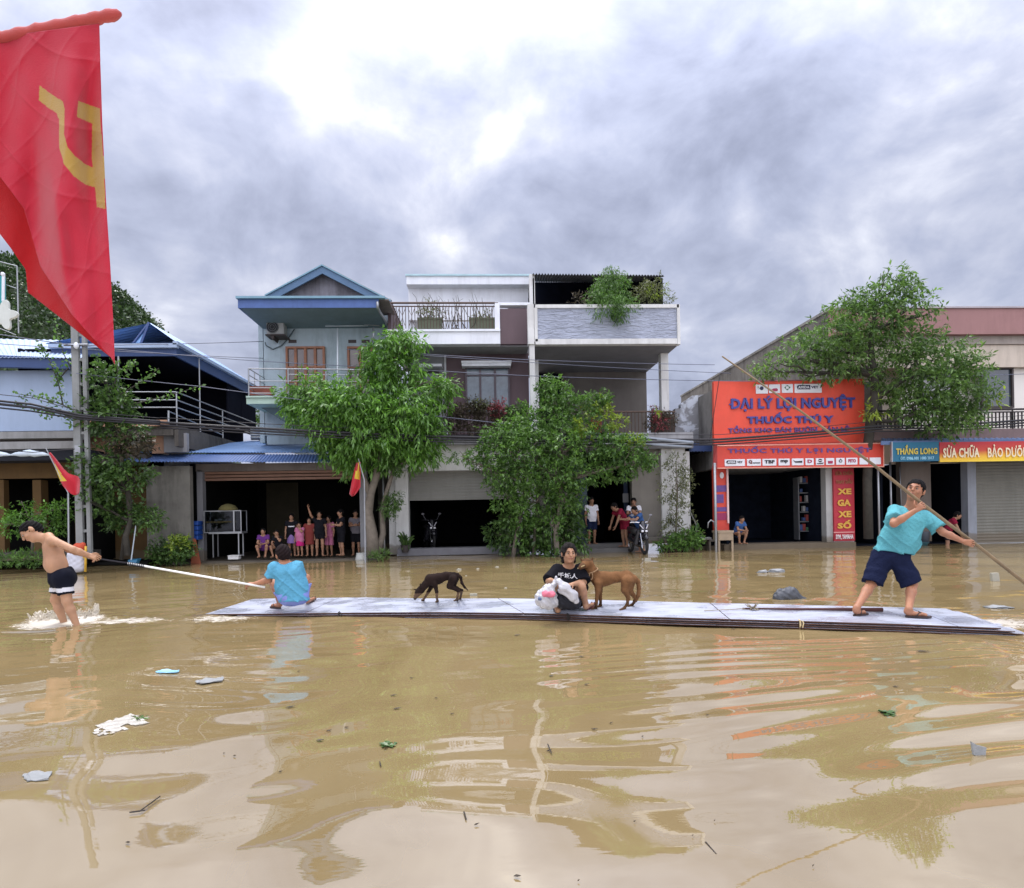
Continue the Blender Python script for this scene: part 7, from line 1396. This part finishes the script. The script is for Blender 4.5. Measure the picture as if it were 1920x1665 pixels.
# ================================================================== MOTORBIKES
def motorbike(c, ang, label, dark=False, sc=1.0):
    t_ = thing('motorbike', label, 'motorbike', c, None); ca, sa = math.cos(ang), math.sin(ang)
    T = lambda x, y, z: Vector((c[0]+(x*ca-y*sa)*sc, c[1]+(x*sa+y*ca)*sc, c[2]+z*sc))      # -y = forward
    Mb = mat('bike_black', (.012, .012, .016), .25, .1, 5, coat=.5); Mg = mat('bike_grey', (.16, .16, .18), .35, .1, 5); Mc = mat('bike_chrome', (.5, .5, .52), .2, .1, 5, metal=1); Mt = mat('tyre', (.012, .012, .012), .9); Ml = mat('lamp_glass', (.75, .75, .78), .1)
    for y in (-.62, .62):
        B = MB(); B.tube([T(0, y+.26*math.cos(a), .29+.26*math.sin(a)) for a in np.linspace(0, 2*PI, 25)], .045*sc, 8); w_ = B.build('wheel', Mt, t_, True)
        B = MB(); B.tube([T(0, y+.20*math.cos(a), .29+.20*math.sin(a)) for a in np.linspace(0, 2*PI, 21)], .018*sc, 6)
        for k in range(6): B.tube([T(0, y, .29), T(0, y+.2*math.cos(k*PI/3), .29+.2*math.sin(k*PI/3))], .010*sc, 4)
        B.build('rim', Mc, w_)
    B = MB()
    for k in (-1, 1): B.tube([T(.07*k, -.62, .29), T(.08*k, -.50, .70), T(.06*k, -.44, .90)], .018*sc, 6)
    B.build('fork', Mc, t_)
    B = MB(); B.tube([T(0, -.88, .50), T(0, -.72, .60), T(0, -.5, .58), T(0, -.36, .42)], [.05*sc, .085*sc, .08*sc, .04*sc], 8); B.build('mudguard', Mb, t_, True)
    S = Sdf(); v = lambda *a: np.array(T(*a)); S.cap(v(0, -.52, .78), v(0, -.48, .98), .13*sc, .10*sc, .05); S.cap(v(.12, -.46, .75), v(.16, -.30, .35), .07*sc, .09*sc, .05); S.cap(v(-.12, -.46, .75), v(-.16, -.30, .35), .07*sc, .09*sc, .05); S.cap(v(0, -.2, .32), v(0, .5, .50), .12*sc, .14*sc, .05); S.cap(v(0, .4, .55), v(0, .85, .74), .14*sc, .06*sc, .05)
    V, F = S.mesh(.02); link_mesh('fairing', V, F, Mb, t_, True)
    B = MB(); B.tube([T(0, .0, .68), T(0, .3, .74), T(0, .75, .80)], [.09*sc, .12*sc, .08*sc], 8); B.build('seat', mat('seat_vinyl', (.02, .018, .018), .6), t_, True)
    B = MB(); B.tube([T(-.36, -.34, 1.02), T(-.2, -.42, 1.03), T(0, -.46, 1.0), T(.2, -.42, 1.03), T(.36, -.34, 1.02)], .016*sc, 6); B.build('handlebar', Mc, t_)
    for k in (-1, 1):
        B = MB(); B.tube([T(.2*k, -.43, 1.03), T(.30*k, -.42, 1.22)], .007*sc, 5); B.ball(T(.31*k, -.42, 1.25), (.06*sc, .02*sc, .035*sc), 5); B.build('mirror', Mg, t_)
        B = MB(); B.ball(T(.065*k, -.655, .74), (.045*sc, .03*sc, .035*sc), 6); B.build('headlight', Ml, t_, True)
        B = MB(); B.tube([T(.05*k, -.68, .82), T(.14*k, -.62, .95)], .014*sc, 5); B.build('trim_strip', Fwht, t_)
    return t_
motorbike(tuple(P(1195, 1037, 19.0)), .12, 'black motorbike with white trim facing the street at the doorway', sc=.95)
motorbike(tuple(P(805, 1027, 21.6)), .3, 'dim motorbike parked inside the dark garage', sc=.95)
# ================================================================== SHOP FRONT ITEMS
cab = thing('food_cabinet', 'glass food display cabinet on a steel frame in the open shop', 'cabinet', P(418, 1045, 19.2)); Yc = 19.2
B = MB(); x0, x1, z0, z1 = rect(383, 452, 958, 998, Yc); d = .45
for x in (x0, x1):
    for y in (Yc, Yc+d): B.box(x-.012, x+.012, y-.012, y+.012, z0, z1)
for z in (z0, z1): B.box(x0, x1, Yc-.015, Yc+.015, z-.012, z+.012); B.box(x0, x1, Yc+d-.015, Yc+d+.015, z-.012, z+.012); B.box(x0-.01, x0+.01, Yc, Yc+d, z-.012, z+.012); B.box(x1-.01, x1+.01, Yc, Yc+d, z-.012, z+.012)
xm = P(439, 980, Yc).x; B.box(xm-.02, xm+.02, Yc-.02, Yc+.0, z0, z1); xa = P(398, 1000, Yc).x; zl = P(418, 1045, Yc).z
for x in (xa, x1-.1):
    for y in (Yc+.05, Yc+d-.05): B.box(x-.015, x+.015, y-.015, y+.015, zl, z0-.03)
B.box(xa-.1, x1+.02, Yc-.03, Yc+d, z0-.045, z0-.015); B.build('frame', M_steel, cab)
B = MB(); zs = P(418, 979, Yc).z; B.box(x0+.02, x1-.3, Yc+.02, Yc+d-.02, zs-.015, zs+.03); B.build('shelf', mat('shelf_ochre', '#8c7a4a', .7), cab)
B = MB(); B.box(x0+.02, x1-.02, Yc+.02, Yc+.03, z0+.02, z1-.02)
B.build('glass', gm, cab)
o = MB(); o.lathe(P(428, 957, 19.35), [(.28, 0), (.27, .06), (.2, .15), (.08, .2), (.01, .21)], 16); o = o.build('food_cover', mat('olive_mesh', '#5c5630', .9, .2, 20), None, True); tag(o, 'round olive food cover on top of the glass food cabinet', 'cover')
for i, (px, lb) in enumerate(((406, 'left pale dish on the cabinet shelf'), (413, 'taller pale dish on the cabinet shelf, second one'), (421, 'small dish at the right on the cabinet shelf'))):
    o = MB(); o.lathe(P(px, 977, 19.35), [(.04, 0), (.07, .05+.02*(i == 1)), (.065, .05+.02*(i == 1))], 10); o = o.build('dish', mat('pale_dish', '#b9b7aa', .4), None, True); tag(o, lb, 'dish', 'dishes in the food cabinet')
def bxthing(name, label, cat, px0, px1, py0, py1, Y, dep, m, bev=.02, zmin=None, group=None):
    B = MB(); B.rb(px0, px1, py0, py1, Y, dep); o = B.build(name, m, None, bevel=bev); tag(o, label, cat, group); return o
o = MB(); o.rb(427, 447, 1043, 1049, 18.9, .22); o.rb(426, 448, 1041.5, 1043.2, 18.88, .26); o = o.build('foam_box', mat('foam_white', '#c9cac8', .7), None, bevel=.01); tag(o, 'white foam box at the water edge below the glass cabinet', 'box')
st = thing('crate_stack', 'stack of blue plastic crates by the side passage', 'crates', P(366, 1012, 19.0))
for k in range(4): B = MB(); B.rb(359, 371, 977+k*9, 985+k*9, 19.05, .35); B.build('crate', mat('crate_blue', '#1d4690', .5, .1, 4), st, bevel=.015)
o = MB(); o.prism([(P(357, 1010, 18.8).x, P(357, 1057, 18.8).z), (P(376, 1057, 18.8).x, P(376, 1057, 18.8).z), (P(366, 1012, 18.8).x, P(366, 1010, 18.8).z), (P(358, 1010, 18.8).x, P(358, 1010, 18.8).z)], 18.8, 18.84); o = o.build('leaning_board', mat('rusty_board', '#8f4e34', .8, .15, 3), None); tag(o, 'rusty brown tapering board leaning by the blue crates', 'board')
bp = thing('bucket', 'upturned white bucket at the foot of the shop post', 'bucket', P(678, 1049, 18.9)); B = MB(); B.lathe(P(678, 1050, 18.9), [(.17, -.05), (.19, .02), (.15, .22), (.14, .22)], 14); B.build('body', mat('bucket_white', '#a8aaa4', .6, .1, 4), bp, True)
B = MB(); c = P(678, 1050, 18.9); B.tube([c+Vector((.185*math.cos(a), .185*math.sin(a), .03)) for a in np.linspace(0, 2*PI, 17)], .012, 5); B.build('rim', mat('bucket_white', '#a8aaa4'), bp)
br = thing('broom', 'blue plastic scoop with long pale handle at the water edge', 'scoop', P(246, 1055, 17.0)); B = MB(); B.tube([P(255, 984, 17.1), P(246, 1050, 17.0)], .016, 6); B.build('handle', mat('pale_handle', '#a9b4bb', .5), br)
B = MB(); a, b_, c, d = P(239, 1050, 17.0), P(258, 1049, 17.0), P(252, 1060, 16.9), P(241, 1060, 16.9); v = Vector((0, .2, .02)); B.hexa([d, c, c+v, d+v, a, b_, b_+v, a+v]); B.build('scoop', mat('scoop_blue', '#1d5d7c', .5), br, bevel=.01)
dr = thing('white_sack', 'white sack with orange cloth on top beside the power pole', 'sack', P(143, 1060, 16.2)); V, F = bagmesh([(D(140, 1062, 16.2), D(141, 1040, 16.2), .17, .17, .05), (D(150, 1062, 16.2), D(150, 1040, 16.2), .14, .14, .05)], .018, .008, 30); link_mesh('sack_body', V, F, mat('sack_white', '#b9bac2', .7, .08, 6), dr, True)
V, F = bagmesh([(D(136, 1034, 16.2), D(148, 1028, 16.2), .12, .14, .05), (D(150, 1028, 16.2), D(155, 1022, 16.2), .12, .07, .05)], .018, .01, 24); link_mesh('orange_cloth', V, F, mat('orange_cloth', '#b4482c', .8, .12, 6), dr, True)
B = MB(); B.tube([P(161, 1024, 16.1), P(160, 1072, 16.1)], .028, 8); B.tube([P(156, 1034, 16.08), P(163, 1032, 16.08)], .02, 6); B.tube([P(156, 1046, 16.08), P(163, 1043, 16.08)], .02, 6); o = B.build('yellow_post', mat('yellow_post', '#c2992c', .6, .2, 8), None, True); tag(o, 'short yellow post beside the white sack', 'post')
st = thing('wooden_table', 'small wooden table with drawer at the red shop front', 'table', P(1360, 1030, 19.2)); B = MB(); B.rb(1346, 1376, 995, 999, 19.1, .5); B.rb(1347, 1375, 999, 1013, 19.12, .46); B.build('tabletop', mat('raw_wood', '#93826b', .8, .15, 4), st)
for px in (1347, 1372):
    for y in (19.14, 19.5): B = MB(); B.rb(px, px+3.5, 1013, 1046, y, .05); B.build('leg', mat('raw_wood', '#93826b'), st)
for (px, y0, y1, Y, r, lb) in ((1342, 868, 1046, 19.0, .045, 'grey steel post at the left of the red shop'), (1648, 872, 1010, 19.3, .035, 'grey steel post right of the narrow red sign'), (1034, 905, 1046, 18.5, .018, 'thin white pole among the shrubs under the bushy tree'), (1689, 875, 950, 20.0, .015, 'thin white pole left of the taupe pier'), (720, 880, 1040, 18.9, .03, 'pale upright pipe behind the drooping tree'), (1671, 866, 1000, 19.7, .03, 'grey post left of the thin white pole')):
    B = MB(); B.tube([P(px-2, y0, Y), P(px+1, y1, Y)], r, 8); o = B.build('upright_post', M_steel, None, True); tag(o, lb, 'post')
B = MB(); B.tube([P(1327, 990, 19.4), P(1328, 980, 19.4), P(1333, 975, 19.4), P(1339, 979, 19.4), P(1340, 988, 19.4)], .022, 7); o = B.build('bent_pipe', M_steel, None, True); tag(o, 'bent steel pipe hook left of the red shop post', 'pipe')
ch = thing('plastic_bench', 'low grey bench in the dark side bay left of the red shop', 'bench', P(1318, 1030, 19.8)); B = MB(); B.rb(1306, 1334, 1008, 1012, 19.8, .4); B.build('seat', M_gray, ch)
for px in (1308, 1330): B = MB(); B.rb(px, px+3, 1012, 1032, 19.85, .3); B.build('leg', M_gray, ch)
brl = thing('water_barrel', 'teal tub with grey bin behind the pole man', 'tub', P(1722, 1022, 20.0)); B = MB(); B.lathe(P(1718, 1026, 20.0), [(.30, 0), (.36, .15), (.38, .17), (.34, .17)], 14); B.build('tub', mat('tub_teal', '#1f4a50', .6), brl, True); B = MB(); B.lathe(P(1733, 1020, 20.1), [(.14, 0), (.17, .4), (.18, .42)], 12); B.build('bin', mat('bin_grey', '#50565c', .6), brl, True)
# air conditioner, antennas and cables on the teal house
ac = thing('air_conditioner', 'grey outdoor air conditioner unit on the teal wall under the eaves', 'air conditioner', P(515, 628, 20.5))
B = MB(); B.rb(499, 532, 600, 626, 20.5, .35); B.build('case', mat('ac_case', '#9a9d9b', .6, .06, 3, streak=.3), ac, bevel=.02)
c = P(510.5, 613, 20.48); B = MB(); B.tube([c+Vector((0, .01, 0)), c], .20, 20); B.build('fan_opening', mat('fan_dark', (.02, .022, .025), .7), ac)
B = MB()
for r in (.07, .13, .19): B.tube([c+Vector((r*math.cos(a), -.01, r*math.sin(a))) for a in np.linspace(0, 2*PI, 21)], .005, 4)
B.build('grille', M_steel, ac)
B = MB(); B.rb(497, 534, 626.5, 628.5, 20.45, .55); B.prism([(P(506, 629, 20.5).x, P(506, 629, 20.5).z), (P(512, 637, 20.5).x, P(512, 637, 20.5).z), (P(514, 629, 20.5).x, P(514, 629, 20.5).z)], 20.5, 20.95); B.build('bracket', M_iron, ac)
B = MB(); B.tube([P(497, 642, 20.8), P(499, 648, 20.9), P(512, 655, 20.95), P(528, 648, 20.95), P(540, 635, 20.95), P(552, 617, 20.95)], .02, 6); B.build('hose', mat('ac_hose', '#4d5a5e', .8), ac, True)
an = thing('tv_antenna', 'television antenna on pale pole before the teal wall', 'antenna', P(700, 660, 20.2))
B = MB(); B.tube([P(700, 613, 20.2), P(700, 632, 20.2), P(696, 645, 20.3), P(690, 655, 20.6)], .03, 7); B.build('mast', M_steel, an, True); B = MB(); B.tube([P(683, 609, 20.2), P(712, 611, 20.2)], .012, 5)
for k in range(9): B.tube([P(685+k*3, 609.3, 20.0), P(685+k*3, 609.5, 20.4)], .006, 4)
B.tube([P(690, 615, 20.2), P(712, 615, 20.2)], .01, 4); B.build('array', M_steel, an)
B = MB(); B.tube([P(633, 616, 20.3), P(633, 744, 19.6)], .03, 7); B.tube([P(610, 611.5, 20.3), P(690, 611, 20.3)], .012, 5); o = B.build('washing_pole', mat('pale_pipe', '#c4ccd0', .5, .05, 3), None, True); tag(o, 'pale upright pipe with thin cross wire on the teal house balcony', 'pole')
# ================================================================== FLOATING LITTER
def blob(name, label, cat, px, py, rx, rz, m, ry=None, lift=.2, seed=0, group=None, amp=.25):
    c = W(px, py, 0); pxm = FPX/max((c-Vector((0, 0, CAMH))).dot(FWD), .1); rx /= pxm; rz /= pxm; ry = rx*.6 if ry is None else ry/pxm; rg = np.random.default_rng(seed)
    B = MB(); B.ball((0, 0, 0), 1, 7); v = np.array(B.v); k = 1+amp*np.sin(v[:, 0]*5+seed)*np.sin(v[:, 2]*6+seed*2)+amp*.6*np.sin(v[:, 1]*7+v[:, 0]*4); v = v*k[:, None]; v = v*np.array([rx, ry, rz])+np.array([c.x, c.y, rz*lift]); B.v = [tuple(q) for q in v]
    o = B.build(name, m, None, True); tag(o, label, cat, group); return o
M_foam = mat('litter_foam', '#8e8b7c', .6, .08, 30); M_lit = mat('litter_white', '#858888', .5, .1, 20, .4, 80)
def slab(name, label, cat, pts, z, m, group=None, th=.006, tilt=0):
    rq = random.Random(int(pts[0][0])); q = []
    for i in range(len(pts)):
        (x0, y0), (x1, y1) = pts[i], pts[(i+1) % len(pts)]
        for k in range(5): f = k/5; q.append((x0+(x1-x0)*f+rq.uniform(-1.6, 1.6), y0+(y1-y0)*f+rq.uniform(-.9, .9)))
    pts = q
    g = [W(x, y, 0) for x, y in pts]; n = len(g); vs = [(p.x, p.y, z+.004*math.sin(i*1.3)) for i, p in enumerate(g)]+[(p.x, p.y, z-th) for p in g]
    B = MB(); B.add(vs, [tuple(range(n)), tuple(range(2*n-1, n-1, -1))]+[(i, i+n, (i+1) % n+n, (i+1) % n) for i in range(n)]); o = B.build(name, m, None); tag(o, label, cat, group); return o
def board3(name, label, cat, px, py, w, hh, m, ang=.2, dep=.06):     # small upright/tilted piece poking from the water
    c = W(px, py, 0); pm_ = FPX/(c-Vector((0, 0, CAMH))).dot(FWD); w /= pm_; hh /= pm_; ca, sa = math.cos(ang), math.sin(ang); B = MB()
    B.box(-w/2, w/2, -dep/2, dep/2, -.01, hh); B.v = [(c.x+x*ca-z*sa*.4, c.y+y+z*.1, z*ca+x*sa*.25) for x, y, z in B.v]; o = B.build(name, m, None, bevel=.006); tag(o, label, cat); return o
board3('foam_block', 'small white foam block floating beside the motorbike reflection', 'litter', 1214, 1052, 12, 6, M_foam, -.35)
blob('floating_bag', 'white and blue plastic bag floating before the red shop, left lump', 'bag', 1430, 1073, 10, 3.5, M_lit, seed=3); blob('floating_bag', 'white plastic bag floating before the red shop, right lump', 'bag', 1456, 1072, 15, 4.5, M_lit, seed=5)
board3('foam_block', 'upright yellowish foam cup floating left of the bamboo pole end', 'litter', 1866, 1089, 14, 15, M_foam, .1)
blob('floating_bag', 'flat white bag floating off the right end of the raft', 'bag', 1872, 1140, 24, 4, M_lit, seed=8, amp=.35); board3('foam_block', 'white foam clip floating behind the dark dog', 'litter', 888, 1117, 14, 4, M_foam, .05)
for i, (x, y, r, l) in enumerate(((861, 1069, 5, 'tiny white foam crumb far behind the raft, left of three'), (896, 1067, 3, 'tiny white foam crumb upright behind the dark dog'), (932, 1064, 4, 'tiny white foam crumb nearest the shrubs'), (948, 1103, 3, 'tiny white foam crumb between the two dogs'), (874, 1080, 2, 'tiniest white foam crumb above the dark dog'))): blob('foam_crumb', l, 'litter', x, y, r, r*.5, M_foam, seed=i, group='foam crumbs on the water')
V, F = bagmesh([(D(1462, 1121, 9.0), D(1485, 1118, 9.0), .10, .11, .04), (D(1470, 1114, 9.0), D(1484, 1110, 9.0), .09, .08, .04), (D(1488, 1120, 9.0), D(1508, 1127, 8.95), .09, .05, .04), (D(1455, 1112, 9.0), D(1462, 1108, 9.0), .02, .035, .02)], .010, .007, 44); o = link_mesh('grey_sack', V, F, mat('grey_tarp', '#3f4247', .5, .12, 6, .4, 30), None, True); tag(o, 'grey plastic sack lying half sunk just behind the raft', 'sack')
V, F = bagmesh([(D(1790, 1290, 4.6), D(1800, 1287, 4.6), .022, .022, .02), (D(1800, 1287, 4.6), D(1812, 1285, 4.62), .02, .012, .02)], .006, .004, 60); o = link_mesh('dark_rag', V, F, mat('dark_rag', '#2f3230', .7), None, True); tag(o, 'dark rag floating in the right foreground', 'rag')
ps = thing('plastic_wrapper', 'crumpled translucent wrapper floating at the left foreground', 'wrapper', W(230, 1365, 0)); rg = np.random.default_rng(2)
def crumple(pts, m, name, par, z=.012, n=14, seed=1, amp=.012):
    g = [W(x, y, 0) for x, y in pts]; rg = np.random.default_rng(seed); vs = []
    for i in range(n+1):
        for j in range(n+1): a = g[0].lerp(g[1], i/n); b_ = g[3].lerp(g[2], i/n); p = a.lerp(b_, j/n); vs.append((p.x, p.y, float(wave_h(np.array([p.x]), np.array([p.y]))[0])+z+amp*math.sin(i*1.9+seed)*math.sin(j*1.4+i*.7)+rg.normal()*amp*.25))
    F = np.array([[i*(n+1)+j, (i+1)*(n+1)+j, (i+1)*(n+1)+j+1, i*(n+1)+j+1] for i in range(n) for j in range(n) if not ((i in (0, n-1) or j in (0, n-1)) and rg.uniform() < .55) and not ((i < 3 and j < 4) or (i > n-4 and j > n-5) or (i in (1, 2, n-2) and rg.uniform() < .4)) and not (5 < i < 8 and j > n-6)]); return link_mesh(name, np.array(vs), F, m, par, False)
M_wrap = mat('clear_wrap', (.19, .165, .12), .5, .35, 30, .3, 60, spec=.3); M_wrap.node_tree.nodes['Principled BSDF'].inputs['Transmission Weight'].default_value = .35
crumple([(160, 1372), (240, 1342), (305, 1352), (190, 1386)], M_wrap, 'film', ps, seed=3, amp=.004, z=.008)
V, F = leaf_mesh(np.array([tuple(W(262+rg.normal()*8, 1345+rg.normal()*2, .02)) for _ in range(26)]), rnd_dirs(26, rg)*np.array([1, 1, .2]), np.array([[0, 0, 1.]]*26)+rnd_dirs(26, rg)*.3, rg.uniform(.02, .05, 26), rg.uniform(.01, .02, 26)); link_mesh('leaf_scraps', V, F, M_lf_mid, ps)
pw = thing('paper_scrap', 'torn white paper scrap standing up from the water at right', 'litter', W(1835, 1412, 0)); B = MB(); pts = [(1822, 1391), (1834, 1398), (1850, 1402), (1848, 1418), (1826, 1416)]; Yq = W(1836, 1416, 0).y; B.prism([(P(x, y, Yq).x, P(x, y, Yq).z) for x, y in pts], Yq, Yq+.012); B.build('paper', M_lit, pw)
slab('blue_strip', 'pale blue plastic strip floating in the left foreground', 'litter', [(291, 1260), (305, 1256), (337, 1257), (333, 1261), (300, 1263)], .008, mat('strip_blue', '#86b8d0', .4))
slab('white_strip', 'white plastic strip floating right of the pale blue one', 'litter', [(367, 1279), (380, 1274), (419, 1271), (418, 1277), (375, 1283)], .008, M_lit)
slab('white_strip', 'small white strip near the left foreground edge', 'litter', [(43, 1456), (60, 1448), (98, 1449), (90, 1463), (50, 1466)], .008, M_lit)
rg = np.random.default_rng(77); G = 'dead leaves floating on the water'
M_dl = mat('dead_leaf', (.045, .03, .014), .6, .4, 30); M_gl = mat('fresh_leaf', (.035, .085, .012), .4, .2, 20)
spots = [(970, 1191, 10), (1375, 1181, 6), (1327, 1345, 5), (545, 1329, 14), (600, 1390, 12), (617, 1372, 8), (650, 1366, 8), (526, 1448, 5), (738, 1304, 10), (745, 1332, 12), (772, 1273, 6), (848, 1342, 6), (818, 1310, 5), (440, 1418, 6), (420, 1414, 4), (1115, 1370, 10), (1146, 1359, 6), (1030, 1408, 9), (1100, 1285, 8), (1034, 1267, 8), (1190, 1541, 5), (240, 1583, 12), (970, 1646, 14), (1680, 1290, 8), (1090, 1232, 8), (1205, 1381, 4), (560, 1258, 4), (1085, 1655, 4), (1299, 1571, 3), (1340, 1540, 3), (1525, 1632, 5), (894, 1549, 10), (1730, 1223, 16)]
for i, (x, y, r) in enumerate(spots):
    c = W(x, y, 0); pm_ = FPX/(c-Vector((0, 0, CAMH))).dot(FWD); L = r*1.3/pm_*(1 if y < 1500 else .8); a = rg.uniform(-.5, .5); d = Vector((math.cos(a), math.sin(a), 0)); sd = Vector((-math.sin(a), math.cos(a), 0)); h = wave_h(np.array([c.x]), np.array([c.y]))[0]+.004; w_ = L*rg.uniform(.25, .5)
    vs = [c-d*L*.5, c-d*L*.2+sd*w_*.5, c+d*L*.15+sd*w_*.45, c+d*L*.5+Vector((0, 0, .006)), c+d*L*.15-sd*w_*.45, c-d*L*.2-sd*w_*.5, c]
    vs = [(v.x, v.y, h+(0.006 if k in (1, 2, 4, 5) else .001)+v.z) for k, v in enumerate(vs)]
    m2 = MB(); m2.add(vs, [(0, 1, 6), (1, 2, 6), (2, 3, 6), (3, 4, 6), (4, 5, 6), (5, 0, 6)]); o = m2.build('dead_leaf', M_dl); tag(o, 'small dark dead leaf floating on the open brown water', 'leaf', G); sm = o.modifiers.new('thickness', 'SOLIDIFY'); sm.thickness = .002
for (x, y, r, lb, s_) in ((728, 1397, 17, 'round green leaf floating in the centre foreground', 1), (1663, 1337, 15, 'green leaf sprig floating in the right foreground', 2)):
    t_ = thing('green_leaf', lb, 'leaf', W(x, y, 0)); n = 22; rg = np.random.default_rng(s_); V, F = leaf_mesh(np.array([tuple(W(x+rg.normal()*r*.3, y+rg.normal()*r*.1, .008)) for _ in range(n)]), rnd_dirs(n, rg)*np.array([1, 1, .1]), np.array([[0, 0, 1.]]*n)+rnd_dirs(n, rg)*.2, rg.uniform(.03, .06, n), rg.uniform(.025, .045, n)); link_mesh('blades', V, F, M_gl, t_)
for (pts, lb) in (([(243, 1523), (262, 1521), (300, 1493)], 'forked dark stick floating in the left foreground'), ([(1323, 1579), (1343, 1602)], 'short dark stick floating in the right foreground'), ([(1027, 1395), (1034, 1412)], 'tiny upright dark twig in the centre foreground'), ([(712, 1428), (714, 1436)], 'tiny dark twig below the round green leaf'), ([(870, 1522), (874, 1536)], 'tiny dark twig in the brown reflection')):
    B = MB(); B.tube([W(x, y, .008) for x, y in pts], .0035, 5); 
    if len(pts) == 3: B.tube([W(243, 1523, .008), W(272, 1519, .008)], .0035, 5)
    o = B.build('stick', mat('wet_stick', (.03, .022, .014), .7)); tag(o, lb, 'stick')

# goods on the shelves of the red shop
rg = np.random.default_rng(61)
for k in range(6):
    for i in range(5):
        if rg.uniform() < .25: continue
        x0 = 1500+i*6; hh = rg.uniform(6, 13); B = MB(); B.rb(x0, x0+rg.uniform(3.5, 5.2), 905+k*18-hh, 904.6+k*18, YF+1.22, .15)
        o = B.build('packet', mat('packet_%s' % ['pale', 'blue', 'red', 'green'][(k+i) % 4], [(.35, .35, .34), (.05, .09, .22), (.28, .05, .04), (.06, .16, .08)][(k+i) % 4], .6), None, bevel=.01); tag(o, 'small packet on the shelves inside the dark red-framed shop', 'packet', 'packets on the shop shelves')
